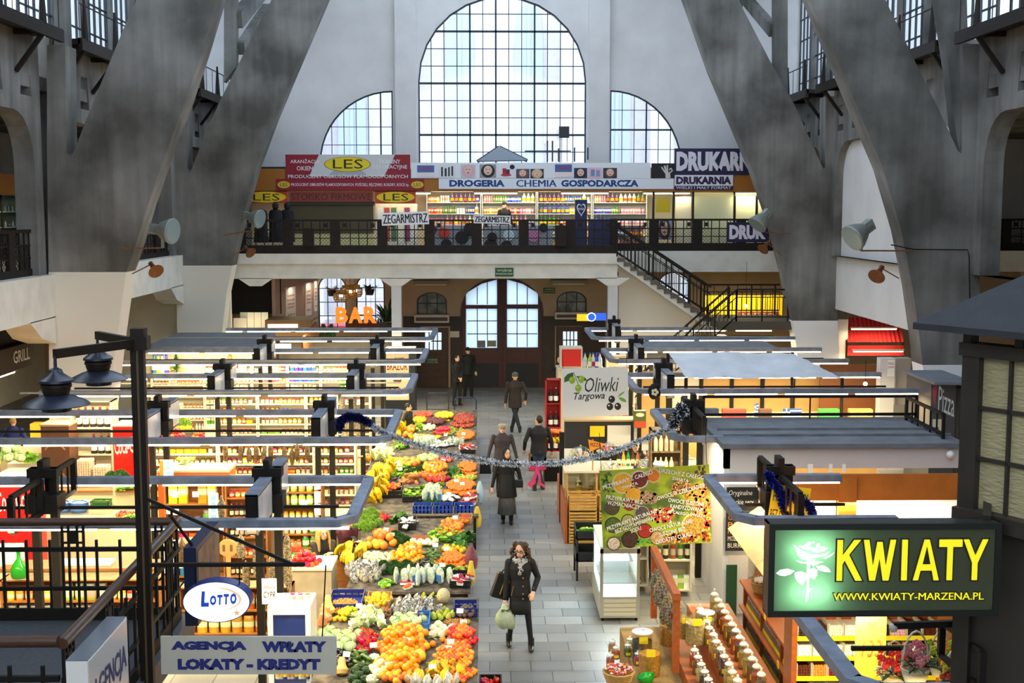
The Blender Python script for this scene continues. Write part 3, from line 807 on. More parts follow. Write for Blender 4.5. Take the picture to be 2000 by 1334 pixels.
poster('poster','white poster of black mascara tubes',857,321,889,347,YP,'#dcdcde',[('b',.2,.45,.05,.35,'#1c1c20'),('b',.42,.4,.06,.3,'#222226'),('b',.62,.45,.05,.34,'#333338'),('b',.82,.5,.05,.36,'#18181c')])
poster('poster','poster of a pale face with red lips and light hair',900,321,929,347,YP,'#c9c2c4',fc('#cfa9b8'))
poster('poster','poster of a face with dark hair and red lips',937,321,969,347,YP,'#8f9292',fc('#15120f'))
poster('poster','poster of red nail varnish bottles',971,321,1006,347,YP,'#e0dcde',[('b',.4,.45,.1,.25,'#a8182a'),('b',.6,.4,.1,.22,'#3c2a50'),('e',.84,.8,.14,.18,'#111114'),('e',.5,.2,.3,.1,'#b4283a')])
poster('poster','dark blue poster of long brown hair beside the varnish poster',1008,330,1034,348,YP,'#39486c',fc('#6a4a36'))
poster('poster','poster of blond hair on black and white ground',1036,330,1062,348,YP,'#24242c',fc('#c9a878'))
poster('poster','blue and red chemist poster on the middle of the board',1084,321,1117,346,YP,'#35649e',[('b',.5,.2,.5,.2,'#e6d6d0'),('CHEMIA',.5,.75,.4,.14,'#c02030')])
poster('poster','poster of a smiling dark-haired face on blue',1121,328,1147,348,YP,'#22345e',fc('#1c1612'))
poster('poster','pink poster of perfume bottles',1149,327,1176,348,YP,'#e2b6c4',[('b',.32,.5,.14,.3,'#6a88b8'),('b',.7,.45,.14,.3,'#7a9ab8')])
poster('poster','dark poster of wavy brown hair at the end of the row',1178,328,1205,348,YP,'#1e2a48',fc('#5c3a28'))
o,_,_=board('hand_poster','black poster with a pale okay hand beside the printing shop banner','poster',1272,319,1318,348,YP,ink('#111114'),.012)
hm=MB()
w_,h_=o['w'],o['h']
hm.tube([(w_*.72,-.005,0),(w_*.7,-.005,h_*.4)],.09,8)
for dx,zt in((-.25,.75),(-.12,.85),(.0,.88)):hm.tube([(w_*(.68+dx*.3),-.005,h_*.35),(w_*(.68+dx),-.005,h_*zt)],.03,6)
hm.tube([(w_*.75,-.005,h_*.3),(w_*.9,-.005,h_*.5),(w_*.84,-.005,h_*.66),(w_*.76,-.005,h_*.56)],.03,6)
hm.v=[(x,max(y*.1,-.006),z)for x,y,z in hm.v]
hm.build('hand_picture',ink('#c9c4c0'),o)
# printing shop
m_pur=M('purple banner','#1c1440',.6)
o,_,_=board('print_banner','big dark purple banner with huge white printing shop letters','banner',1317,290,1500,341.5,YS - .05,m_pur)
letters(o,'DRUKARNIA',.02,1.0,.14,.88,'#d6d4dc',.06)
o,_,_=board('print_banner','white and purple board with printing shop lettering below the big banner','sign',1317,342,1432,371,YS - .05,M('white sign board','#e0dee2',.6))
letters(o,'DRUKARNIA',.03,.97,.38,.9,'#2a1240',.06)
patch(o,[(0,0),(1,0),(1,.28),(0,.28)],'#1c1440','strip'); letters(o,'WIELKI I MAŁY FORMAT',.03,.97,.06,.24,'#e6e4ea',.01,y=-.006)
o,_,_=board('print_banner','purple banner with white letters tied to the railing behind the floodlight','banner',1420,434,1503,473,45.04,m_pur,.02)
letters(o,'DRUK',.05,.92,.14,.86,'#dcdae4',.06)
# shop glazing and frames (printing shop)
sf=MB()
for x in(1275,1314,1352,1433,1476):p=at(x,492,YS+.1); sf.box(p.x - .04,p.x+.04,YS+.06,YS+.14,GZ,at(0,373,YS).z)
sf.box(at(1275,0,YS).x,at(1500,0,YS).x,YS+.06,YS+.14,GZ,GZ+.1)
struct(sf,'trim_6',M('dark brown shop frame','#2a1d14',.6),smooth=False)
p,w_,h_=fit(1275,375,1520,492,YS+.2)
o=board('shop_window_blind','pale yellow green blinds filling the printing shop windows','blind',1354,376,1520,490,YS+.3,M('pale blind','#d2d2a8',.7),.03)[0]
o=board('shop_door_panel','cream door panel under the entrance lettering of the printing shop','door',1318,384,1350,492,YS+.25,M('cream panel','#d8cfae',.6),.03)[0]
letters(o,'WEJŚCIE',.1,.9,1.0,1.07,'#7a3420',.01)
board('sale_poster','yellow poster with red print on the drugstore glass door','poster',1281,388,1309,415,YS,ink('#d9b81a'),.01)
poster('poster','poster of long brown hair hanging at the glass door beside the stairs',1284,428,1312,468,YS - .05,'#8a94b0',fc('#4c3026'))
# drugstore goods behind the counter
kd=[('detergent_bottle','blue green white pink purple'),('cosmetic_box','white pink blue yellow purple orange'),('spray_can','white blue pink green')]
ax,bx=at(830,0,46.9).x,at(1270,0,46.9).x
nU=4
for k in range(nU):
 xa,xb=ax+(bx-ax)*k/nU,ax+(bx-ax)*(k+1)/nU - .03
 shelf_unit('store_shelf',('white drugstore shelving nearest the shutter','white drugstore shelving behind the dark-clad shop assistant','white drugstore shelving beside the blue heart display','white drugstore shelving by the glass door')[k],xa,xb,46.9,GZ+.05,GZ+2.15,5,M('white shelf','#d8d6cc',.5),kd,('the drugstore shelving nearest the shutter','the drugstore shelving behind the assistant','the drugstore shelving beside the heart display','the drugstore shelving by the glass door')[k],.4,1,seed=30+k,s=1.25)
# dark counters and tablecloth display
tb=board('cloth_display','cream tablecloth display hung beside the roller shutter','display',734,398,815,490,YS+.2,M('cream cloth','#dcd6c0',.8,var=.2,scale=6),.05)[0]
for i,c in enumerate(('#efe9d8','#b8453c','#4f7a4a','#e6dcb8','#8a3a5c','#e8e2d0')):
 patch(tb,[(.05+.16*i,.2),(.18+.16*i,.2),(.18+.16*i,.92),(.05+.16*i,.92)],c,'hanging_cloth')
bl=board('heart_display','tall dark blue display stand with a white heart','display stand',1123,390,1147,492,YS - .4,M('navy display','#141d48',.5),.3)[0]
hp=[(.5+.40*(16*sin(t)**3)/17,.82+.13*(13*cos(t)- 5*cos(2*t)- 2*cos(3*t)- cos(4*t))/15)for t in[2*pi*k/30 for k in range(30)]]
patch(bl,hp,'#d8dcea','heart'); patch(bl,[(.5+(u - .5)*.78,.82+(v - .82)*.78)for u,v in hp],'#141d48','heart_centre',-.005)
letters(bl,'NIVEA',.25,.75,.80,.845,'#e6e8f0',.01,y=-.009)
board('blue_cabinet','navy blue cabinet beside the heart display','cabinet',1150,428,1200,494,YS - .5,MATS['navy display'],.4)
for k,(x0,x1)in enumerate(((830,930),(945,1080))):
 cc=board('shop_counter',('grey counter hung with round yarn reels behind the blank railing','grey counter hung with reels under the small watchmaker sign')[k],'counter',x0,440,x1,492,YS - .5,M('grey counter','#8b8f92',.6),.5)[0]
 rn=random.Random(k); w_,h_=cc['w'],cc['h']
 for j,(u,v,c)in enumerate(((.08,.5,'green'),(.38,.72,'orange'),(.72,.55,'black'),(.42,.28,'black'),(.88,.85,'black'),(.15,.85,'brown'))if k==0 else((.12,.55,'black'),(.36,.62,'clear'),(.1,.2,'black'),(.33,.22,'black'),(.72,.6,'pink'),(.86,.92,'black'))):
  r=(.18,.2,.24,.2,.24,.16)[j]*1.0
  rl=MB()
  prof=[(.04,-.04),(r*.9,-.04),(r,-.02),(r,.02),(r*.9,.04),(.04,.04)]
  rl.lathe(prof,18); rl.v=[(x,z,y)for x,y,z in rl.v]
  ro=rl.build('yarn_reel',pm(c,.7)); ro.location=cc.location+V((u*w_,-.045,max(r,v*h_)))
  tag(ro,f"{c} round reel, {('first', 'second', 'third', 'fourth', 'fifth', 'last')[j]} on the counter {('by the bare railing', 'under the small watchmaker sign')[k]}",'reel')
for k,(x0,y0,x1,y1,bold)in enumerate(((746,416,838,441,.03),(925,420,997,436,.06))):
 o,_,_=board('watchmaker_sign',('large white watchmaker sign with thin black letters on the railing','small white watchmaker sign with heavy black letters on the railing')[k],'sign',x0,y0,x1,y1,YG - .015,M('white sign board','#e0dee2',.6),.02,roll=(-.035,.02)[k])
 letters(o,'ZEGARMISTRZ',.03,.97,.14,.86,'#141416',bold)
board('litter_bin','brown box hung on the railing in front of the roller shutter','bin',591,446,612,481,YG - .17,m_iron,.18)
board('litter_bin','brown box hung on the railing below the heart display','bin',1085,440,1107,481,YG - .17,m_iron,.18)
for k,(x0,x1)in enumerate(((565,672),(736,842),(925,1012),(1095,1190),(1256,1350),(1436,1500))):
 p,q=at(x0,374,YS - .01),at(x1,374,YS - .01); p.z -=.051
 tube_lamp('tube_lamp',f"lit tube lamp under the gallery shop fascia, {('above the roller shutter', 'above the tablecloth display', 'over the shop assistant', 'over the heart display', 'by the drugstore glass door', 'over the printing shop blinds')[k]}",p.x,q.x,YS+.07 if k !=4 else YS+.1,p.z,5,26,col=(1,.9,.62))
for k in range(4):lamp_area('shop_light',(ax+(bx-ax)*(k+.5)/4,46.5,at(0,350,YS).z - .1),1.8,.2,40,(1,.92,.7))
lamp_area('shop_light',(at(1420,0,46).x,45.9,at(0,352,YS).z - .1),2.5,.15,22,(1,.95,.62))
# hanging coats of the shop corner
for k,x in enumerate((509,538,561)):
 p=at(x,408,YG+.9+.3*k); c=MB().lathe([(.05,0),(.2,-.06),(.24,-.2),(.22,-.7),(.26,-1.15),(.02,-1.15)],10,sx=1,sy=.5)
 if k:c.sph((0,0,.1),.11,.12,.15)
 o=c.build('hanging_coat',M('black coat cloth','#0d0d10',.8)); o.location=(p.x,p.y,max(p.z,GZ+1.16))
 tag(o,('black coat hanging beside the floodlight at the gallery corner','black hooded coat on a stand at the gallery corner post','black hooded coat on a stand in front of the roller shutter')[k],'coat')
# gable and small fittings in front of the big window
g=MB(); a,b_,c=at(932,316,47),at(975,287,47),at(1030,314,47)
g.prism([(a.x,a.z),(b_.x,b_.z),(c.x,c.z)],46.4,47.2)
t=tag(g.build('shop_gable',M('grey blue gable','#9aa6b2',.7),smooth=False),'small grey gable roof on top of the drugstore before the big window','roof')
MB().bar(a,b_,.1,.12).bar(b_,c,.1,.12).build('gable_edge',m_teal,t,smooth=False)
r=MB()
for x,y0,y1 in((1069,275,316),(1079,275,316),(1091,290,316),(1122,288,316),(1148,288,312)):
 r.cyl(at(x,y1,47.2),at(x,y0,47.2),.03,n=6)
r.cyl(at(1025,295,47.2),at(1115,295,47.2),.025,n=6)
tag(r.build('steel_bar_frame',m_teal),'thin steel bars standing on the drugstore roof before the window','frame')
e=MB().box(0,.38,0,.15,0,.42); o=e.build('junction_box',M('dark grey metal','#26292b',.5),smooth=False); o.location=at(1092,269,47.3)
tag(o,'dark junction box hanging in front of the big arched window','box')
MB().cyl((.1,.05,-.9),(.1,.05,0),.012).cyl((.3,.05,-.9),(.3,.05,0),.012).build('cable',m_black,o)
# =====================================================================
# BELOW THE BACK GALLERY: bar, door fittings, staircase
# =====================================================================
m_pink=M('rosy bar wall','#b89a88',.8,var=.1,scale=2)
a,b=at(540,700,44.2),at(621,700,47.9)
struct(MB().prism([(a.x,a.y),(b.x,b.y),(b.x - .12,b.y),(a.x - .12,a.y)],0,4.95,f=lambda u,v,w:(u,v,w)),'wall_left',m_pink,smooth=False)
ang=math.atan2(b.y-a.y,b.x-a.x)
def on_wall(x,y):# point on the rosy wall seen at pixel x, y
 lo,hi=a.y,b.y
 for _ in range(40):
  mid=(lo+hi)/2; p=at(x,y,mid); wx=a.x+(b.x-a.x)*(mid-a.y)/(b.y-a.y)
  if p.x>wx:hi=mid
  else:lo=mid
  if at(x,y,lo).x -(a.x+(b.x-a.x)*(lo-a.y)/(b.y-a.y))>0:break
 return mid
for k,(x0,x1,y0,y1)in enumerate(((557,576,562,627),(596,607,553,617),(613,618,549,608))):
 # world Y along the wall from the picture x
 def yw(x):
  best=min((abs((a.x+(b.x-a.x)*t/200)- at(x,600,a.y+(b.y-a.y)*t/200).x),t)for t in range(201)); return a.y+(b.y-a.y)*best[1]/200
 ya,yb=yw(x0),yw(x1); p=at(x0,y1,ya); q=at(x0,y0,ya)
 wx=lambda y:a.x+(b.x-a.x)*(y-a.y)/(b.y-a.y)
 L=sqrt((yb-ya)**2+(wx(yb)- wx(ya))**2)
 o=MB().box(0,L,0,.03,0,q.z-p.z).build('menu_poster',M('white poster board','#ebe4dc',.6),smooth=False)
 o.location=(wx(ya)+.035,ya,p.z); o.rotation_euler=(0,0,ang); o['w'],o['h']=L,q.z-p.z
 tag(o,('white menu poster with red print on the rosy bar wall, farthest from the window','white menu poster with red print in the middle of the rosy bar wall','white menu poster on the rosy bar wall next to the window')[k],'poster')
 for s_,v0,v1 in(('NALEŚNIKI',.72,.78),('DOMOWE',.58,.64),('ZIEMNIAKI',.46,.52),('SUROWKA',.36,.42),('4,90 zł',.12,.2)):letters(o,s_,.12,.88,v0,v1,'#b5402c',.02)
 lamp_area('poster_light',(wx((ya+yb)/2)+.22,(ya+yb)/2 - .1,q.z+.1),.3,.05,7,(1,.85,.6),(0,-.5,0))
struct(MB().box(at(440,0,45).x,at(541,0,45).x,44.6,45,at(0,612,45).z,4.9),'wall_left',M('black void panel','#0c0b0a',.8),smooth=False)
bs=thing('bar_sign','glowing orange bar letters hanging before the arched windows','sign',at(655,634,45.5))
sc=at(655,634,45.5)
for ch_,x0,x1,y0,y1 in(('B',656,679,600,631),('A',681,707,600,631),('R',711,735,599,631)):
 p,w_,h_=fit(x0,y0,x1,y1,45.5); m=MB()
 for y in(-.06,.06):
  write(m,ch_,0,w_,0,h_,y,.04)
 me,*_=text_mesh(ch_,.04)
 # closed sides from the outline edges
 from collections import Counter
 ec=Counter(tuple(sorted((f[i],f[(i+1)%len(f)])))for f in m.f[:len(m.f)//2]for i in range(len(f))); half=len(m.v)//2
 m.f+=[[i,j,j+half,i+half]for(i,j),n_ in ec.items()if n_==1]; m.m+=[0]*(len(m.f)- len(m.m))
 o=m.build('letter',M('glowing orange letter','#ff7a14',.5,emit=1.1,ecol=(1,.22,.015)),bs,smooth=False,loc=p-sc)
MB().bar(at(676,615,45.52)- sc,at(716,615,45.52)- sc,.03).build('connecting_rod',M('red rod','#a8281a',.5),bs)
MB().cyl(at(668,600,45.5)- sc,at(668,540,45.5)- sc,.006).cyl(at(724,600,45.5)- sc,at(724,540,45.5)- sc,.006).build('hanging_wire',m_black,bs)
# wicker lampshades
for k,(x,y,r,hh,lit)in enumerate(((666,578,.26,.4,1),(684,570,.2,.46,1),(694,568,.25,.42,0),(675,566,.19,.3,1))):
 p=at(x,y,45.0+.25*k); t=thing('wicker_lamp',('big round wicker lampshade hanging lowest over the bar sign','tall glowing wicker lampshade over the bar sign','dark wicker lampshade nearest the white column','small glowing wicker lampshade highest over the bar sign')[k],'lamp',p)
 s=MB(); n=18
 prof=[(r*.62,hh*.5),(r*.68,hh*.28),(r,hh*.2),(r*1.02,-hh*.25),(r*.8,-hh*.5)]
 for j in range(n):ca,sa=cos(2*pi*j/n),sin(2*pi*j/n); s.tube([(q*ca,q*sa,z)for q,z in prof],.012,4)
 for z in range(7):
  f_=z/6; q=prof[min(int(f_*4),3)]; q2=prof[min(int(f_*4)+1,4)]; u=f_*4-int(f_*4)if f_<1 else 1
  rr,zz=q[0]+(q2[0]- q[0])*u,q[1]+(q2[1]- q[1])*u
  s.tube([(rr*cos(2*pi*j/16),rr*sin(2*pi*j/16),zz)for j in range(17)],.013,4)
 s.build('wicker_shade',M('wicker','#b98d4e',.7),t)
 MB().sph((0,0,0),.07).build('light_bulb',M('bulb on','#fff0c8',.5,emit=6 if lit else .4,ecol=(1,.8,.4)),t)
 MB().cyl((0,0,.05),(0,0,4.9-p.z),.008,n=5).build('cord',m_black,t)
def leaves(mb,n,r,h,w,rn,up=.6,mi=0,c=(0,0,0)):
 """blades or leaves spraying from a centre"""
 for _ in range(n):
  a_=rn.uniform(0,2*pi); e=rn.uniform(up - .5,up+.5); L=h*rn.uniform(.6,1)
  d=V((cos(a_)*cos(e),sin(a_)*cos(e),sin(e))); s=V((-sin(a_),cos(a_),0))*w
  p0=V(c)+V((cos(a_),sin(a_),0))*r*rn.random(); p1=p0+d*L*.55; p2=p0+d*L+V((0,0,-L*.2))
  mb.add([p0-s*.3,p0+s*.3,p1-s,p1+s,p2],[(0,1,3,2),(2,3,4)],mi)
 return mb
m_leaf=M('dark plant leaf','#274a1c',.6,rnd=.3)
m_pot=M('black planter','#1b1a1a',.6)
for k,(x,y)in enumerate(((648,568),(722,566))):
 p=at(x,y,47.3); t=thing('hanging_plant',('purple leaved plant in a black pot hanging in the bar window nearer the rosy wall','leafy plant in a black pot hanging in the bar window nearer the white column')[k],'plant',p)
 MB().lathe([(.13,-.2),(.19,.02)],12).build('pot',m_pot,t); leaves(MB(),26,.12,.42,.05,RN,.5).build('foliage',m_leaf if k else M('purple leaf','#4a2434',.6),t,smooth=False)
 MB().cyl((0,0,.1),(0,0,4.3-p.z+.5),.006,n=4).build('cord',m_black,t)
t=thing('potted_palm','tall spiky palm in a black planter beside the white column','plant',at(757,655,44.5)); t.location.z=at(0,657,44.5).z
MB().box(-.28,.28,-.2,.2,-2.2,.45).build('planter',m_pot,t,smooth=False); leaves(MB(),44,.12,1.1,.05,RN,.9,c=(0,0,.5)).build('foliage',m_leaf,t,smooth=False)
t=thing('window_box','brown window box with low plants on the bar windowsill','planter',at(715,645,47.6)); MB().box(-.75,.75,-.12,.12,-.02,.3).build('box',M('rust planter','#6a3a20',.7),t,smooth=False)
f=MB()
for j in range(12):leaves(f,8,.05,.28,.03,RN,1.0,c=(-.65+.12*j,0,.28))
f.build('foliage',m_leaf,t,smooth=False)
# bar counter, lit hood and cone shrubs
cb=at(640,700,42.8)
o=MB().box(at(535,0,44).x,at(770,0,44).x,43.6,44.4,0,at(0,668,44).z).build('bar_counter',M('grey bar counter','#6d675f',.6,var=.2,scale=3),smooth=False); tag(o,'long grey bar counter under the orange bar letters','counter')
for k,x in enumerate((632,647)):
 p=at(x,668,44); s=MB()
 for j in range(120):z=RN.random(); aa=RN.uniform(0,2*pi); r_=.17*(1-z*.8); s.sph((r_*cos(aa),r_*sin(aa),.12+z*.5),.035,n=5,m=4)
 t=thing('cone_shrub',('small cone shrub on the bar counter nearer the lit hood','small cone shrub on the bar counter nearer the white column')[k],'plant',p); s.build('foliage',m_leaf,t); MB().lathe([(.08,0),(.11,.14)],10).build('pot',m_pot,t)
o=MB()
p,q=at(522,655,43),at(612,632,43)
h=thing('lit_hood','wooden canopy with long lit lamps over the bar service hatch','canopy',(p.x,42.6,p.z))
m_hood=M('hood wood','#6e5230',.6)
MB().box(0,q.x-p.x,0,.1,-.15,.5).box(0,q.x-p.x,0,1.6,.5,.56).build('frame',m_hood,h,smooth=False)
m_pan=M('bright lamp panel','#fff4d8',.5,emit=5,ecol=(1,.87,.55))
MB().box(.1,(q.x-p.x)*.7,-.02,0,.18,.42).build('lamp_panel',m_pan,h,smooth=False)
MB().box(.0,(q.x-p.x)*.55,-.02,0,-.45,-.25).build('lamp_panel',m_pan,h,smooth=False)
e0,e1=at(590,676,41.2)- h.location,at(618,642,43.2)- h.location
MB().bar(e0,e1,.08,.5).build('side_panel',M('hood end','#8a5a34',.6),h,smooth=False)
for k in(.25,.72):
 c=e0+(e1-e0)*k+V((-.06,-.03,0)); MB().sph(c,.04,.3,.15).build('round_lamp',m_pan,h)
lamp_area('hood_light',(p.x+.7,42.4,p.z - .2),1.4,.1,40,WARM)
o=MB(); p,q=at(470,660,43.5),at(524,610,43.5)
for k in range(4):o.box((q.x-p.x)*k/4,(q.x-p.x)*(k+.94)/4,0,.06,0,q.z-p.z)
o=o.build('lit_wall_panel',M('panel lit from below','#e8e2d0',.6),smooth=False); o.location=p; tag(o,'white boarded panel lit from below beside the dark void of the bar','panel')
lamp_area('panel_light',(p.x+.5,43.1,p.z+.05),1,.08,18,WARM,(-2.6,0,0))
o=MB().box(0,.45,0,.6,0,at(0,622,43.4).z).build('cold_store',M('pale cold store','#cfc8b6',.6),smooth=False); o.location=(at(441,0,43.4).x,43.4,0); tag(o,'pale cupboard wall beside the boarded lit panel','cupboard')
# door-side fittings
for k,(x0,x1,y0)in enumerate(((806,876,548),(1075,1147,547))):
 p,w_,h_=fit(x0,y0,x1,y0+7,47.7)
 t=thing('wall_lamp',('unlit tube lamp on the wall beside the great door, bar side','unlit tube lamp on the wall beside the great door, stair side')[k],'lamp',p)
 MB().box(0,w_,0,.28,0,h_).build('housing',M('grey lamp case','#8d8672',.6),t,smooth=False,bev=.02); MB().cyl((.1,.1,-.02),(w_ - .1,.1,-.02),.03).build('lamp_tube',M('unlit tube','#d8d2c0',.4),t)
for k,(x0,x1,y0,y1)in enumerate(((809,877,615,631),(1084,1146,610,624))):
 p,w_,h_=fit(x0,y0,x1,y1,47.55); t=thing('air_curtain',('pale air curtain box above the carved side door on the bar side','pale air curtain box above the side door behind the blue and yellow sign')[k],'heater',p)
 MB().box(0,w_,0,.44,0,h_).build('case',M('pale heater case','#cdbfae',.5),t,smooth=False,bev=.02); MB().box(.06,w_ - .06,-.01,.0,h_*.25,h_*.7).build('grille',M('dark grille','#4c463e',.6),t,smooth=False)
def exit_sign(x0,y0,x1,y1,Y,label,l2=True,t=.04):
 o,_,_=board('exit_sign',label,'sign',x0,y0,x1,y1,Y,M('exit sign rim','#3c6a34',.5),t)
 patch(o,[(.03,.05),(.97,.05),(.97,.95),(.03,.95)],'#174a22','panel')
 letters(o,'WYJŚCIE',.1,.9,.5,.88,'#d8dcc0',.01,y=-.006); letters(o,'EWAKUACYJNE',.06,.94,.14,.4,'#c8ccb0',.01,y=-.006)
exit_sign(967,523,1003,540,YG - .04,'green exit sign fixed to the white beam above the great door')
exit_sign(1061,562,1084,573,47.96,'green exit sign on the wall beside the great door')
exit_sign(833,699,856,711,48.0,'green exit sign on the carved side door')
o,_,_=board('notice','white notice plate on the dark dado beside the side door','notice',879,647,897,659,47.94,M('white notice','#cfc8ba',.6),.03)
board('notice','small red fire plate on the dark dado beside the palm','notice',799,660,805,666,47.94,ink('#a8322a'),.03)
for k,(x0,y0,x1,y1)in enumerate(((932,665,948,679),(952,665,969,677))):board('paper_notice',('grey paper notice stuck to the door glass beside the taped strip','olive paper notice stuck to the door glass by the middle stile')[k],'notice',x0,y0,x1,y1,48.02,ink(('#7c7a86','#8c8a6a')[k]),.01)
lsg=thing('lit_sign','small lit yellow and blue sign with a round blue badge beside the staircase','sign',at(1127,627,42)); p0=lsg.location.copy()
p,w_,h_=fit(1127,613,1150,626,42); MB().box(0,w_,0,.12,0,h_).build('yellow_panel',M('lit yellow','#f0b81a',.5,emit=.9),lsg,smooth=False)
q,w2,h2=fit(1150,612,1184,626,42); MB().box(0,w2,0,.12,0,h2).build('blue_panel',M('lit blue','#2a5ad0',.5,emit=.9),lsg,smooth=False,loc=q-p0)
c=at(1155,619,41.98)- p0; m=MB()
m.lathe([(.0,0),(.15,0),(.15,.05),(0,.05)],20); m.v=[(c.x+x,c.y-z,c.z+y)for x,y,z in m.v]; m.build('badge',M('lit white rim','#e8f0ff',.5,emit=1.2),lsg)
m=MB().lathe([(.0,0),(.12,0),(.12,.055),(0,.055)],20); m.v=[(c.x+x,c.y - .002-z,c.z+y)for x,y,z in m.v]; m.build('badge_centre',MATS['lit blue'],lsg)
# ---------- staircase ----------
sx0,sx1=at(1206,0,43).x,at(1392,0,43).x
zt,zl=GZ,at(0,620,43).z
ns=14
stc=thing('staircase','concrete staircase with black iron railing coming down from the gallery to a landing','staircase',(sx0,42.4,0))
s=MB(); run=(sx1-sx0)/ns; rise=(zt-zl)/ns
for k in range(ns):
 z=zt-rise*(k+1); s.box(run*k,run*(k+1)+.05,0,1.3,z - .12,z)
s.build('step',M('worn step stone','#5c554a',.7),stc,smooth=False)
wb=MB().prism([(0,zt - .35),(0,zt-rise - .1)]+[(run*(k+j),zt-rise*(k+1)- .1)for k in range(ns)for j in(0,1)]+[(sx1-sx0,zl - .4)],.05,1.25); wb.build('stringer',M('white stair side','#cfccc4',.6),stc,smooth=False)
def stair_rail(pts,nb,parent,y,side=1):
 r=MB(); b=MB(); H=1.05
 for(xa,za),(xb,zb)in zip(pts,pts[1:]):
  r.bar((xa,y,za+H),(xb,y,zb+H),.07,.06); r.bar((xa,y,za+H - .25),(xb,y,zb+H - .25),.03); r.bar((xa,y,za+.15),(xb,y,zb+.15),.04)
  n=max(2,int(abs(xb-xa)/nb))
  for j in range(n+1):
   u=j/n; x,z=xa+(xb-xa)*u,za+(zb-za)*u; wd=.05 if j%5==0 else .02
   b.bar((x,y,z+(.0 if j%5==0 else .15)),(x,y,z+H -(.0 if j%5 in(0,2)else .25)),wd,wd)
 r.build('handrail',m_iron,parent,smooth=False); b.build('baluster',m_iron,parent,smooth=False)
L0=sx1-sx0; lx=at(1545,0,43).x-sx0
stair_rail([(0,zt - .1),(L0,zl)],.12,stc,0); stair_rail([(0,zt - .1),(L0,zl)],.12,stc,1.28)
MB().box(L0,lx,-1.4,1.3,zl - .28,zl).build('landing',M('landing slab','#4a4238',.7),stc,smooth=False)
stair_rail([(L0+.6,zl),(lx,zl)],.16,stc,-1.38); stair_rail([(L0,zl),(lx,zl)],.16,stc,1.28)
# second flight towards the floor
s=MB(); n2=12; r2=zl/(n2+1); x2=L0+.6
for k in range(n2):s.box(x2 - .27*(k+1)- .02,x2 - .27*k,-1.35,-.1,zl-r2*(k+1)- .1,zl-r2*(k+1))
s.build('step',MATS['worn step stone'],stc,smooth=False)
stair_rail([(x2,zl),(x2 - .27*n2,zl-r2*n2)],.14,stc,-1.38); stair_rail([(x2,zl),(x2 - .27*n2,zl-r2*n2)],.14,stc,-.12)
struct(MB().box(sx0+.2,sx1 - .3,43.72,43.8,0,2.2),'wall_right',M('glossy white tile','#d8d6ce',.18),smooth=False)
struct(MB().prism([(sx0+.2,at(0,512,43).z),(sx1 - .3,at(0,606,43).z),(sx1 - .3,2.2),(sx0+.2,2.2)],43.72,43.8),'wall_right',MATS['glossy white tile'],smooth=False)
# lit yellow shop behind the landing rail
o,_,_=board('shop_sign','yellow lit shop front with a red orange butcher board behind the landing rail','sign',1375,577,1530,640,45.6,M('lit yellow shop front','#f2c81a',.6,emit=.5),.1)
patch(o,[(.42,.18),(.95,.18),(.95,.5),(.42,.5)],'#b8501c','board'); letters(o,'MIĘSO',.48,.9,.22,.46,'#e8d8b0',.01,y=-.006)
lamp_area('shop_light',(at(1450,0,45).x,45.0,at(0,560,45).z),2.5,.2,45,(1,.86,.5))
t=thing('bare_bulb','bare glowing bulb hanging before the yellow shop front','lamp',at(1457,598,44.6)); MB().sph((0,0,0),.07).build('bulb',M('bulb bright','#fff2d0',.5,emit=12,ecol=(1,.85,.55)),t); MB().cyl((0,0,.06),(0,0,1.6),.006,n=4).build('cord',m_black,t)

# =====================================================================
# MARKET: light loops, posts and sign boxes
# =====================================================================
m_loop=M('dusty grey blue tube','#8790a0',.45,.35,var=.35,scale=5)
LOOPS=[(9.9,12.5),(15.6,18.15),(21.3,24.3),(27.0,29.7),(32.4,35.1),(38.2,41.3)]
NAMEK=['nearest','second','third','fourth','fifth','last']
def loop(k,side):
 yf,yb=LOOPS[k]; xe,xf=(-1.76,-9.7)if side=='l'else(3.22,9.4)
 if side=='r'and k==0:xe,xf=3.05,4.2
 if side=='r'and k==1:xf=5.2
 if side=='r'and k==2:xf=4.5
 sd='fruit side of the aisle'if side=='l'else 'olive side of the aisle'
 t=thing('light_frame',f"grey blue lamp frame, {NAMEK[k]} counted from the camera, {sd}",'light frame',(0,yf,2.9))
 s=1 if side=='l'else -1; D=yb-yf; f=MB(); ch_=.22
 pts=[(xf,0),(xe-s*ch_*.8,0),(xe,ch_),(xe,D-ch_*.4),(xe-s*ch_*.4,D),(xf,D)]
 for p,q in zip(pts,pts[1:]):f.bar((p[0],p[1],0),(q[0],q[1],0),.15,.1)
 for p in pts[1:-1]:f.cyl((p[0],p[1],-.049),(p[0],p[1],.0485),.075,n=12)
 f.build('frame',m_loop,t,smooth=True,bev=.0)
 f=MB().box(min(xf,xe)+.3,max(xf,xe)- .3,.5*D - .02,.5*D+.02,-.12,-.08)
 f.build('cross_rail',m_black,t,smooth=False)
 n=int(abs(xe-xf)/1.35); L=abs(xe-xf)/max(n,1)
 for y in(0,D):
  for j in range(n):
   x0=min(xe,xf)+.1+L*j
   MB().cyl((x0+.05,y,-.075),(x0+L - .12,y,-.075),.018,n=6).build('lamp_tube',M('warm tube stall','#fff2d8',.5,emit=TUBE_EMIT,ecol=(1,.86,.6)),t)
 for y in(0,D):lamp_area('tube_light',((xe+xf)/2,yf+y,2.9 - .1),abs(xe-xf)- .3,.07,TUBE_WATT*max(abs(xe-xf),2.6)/1.4,WARM)
 return t
for k in range(1,6):loop(k,'l')
for k in range(0,6):loop(k,'r')
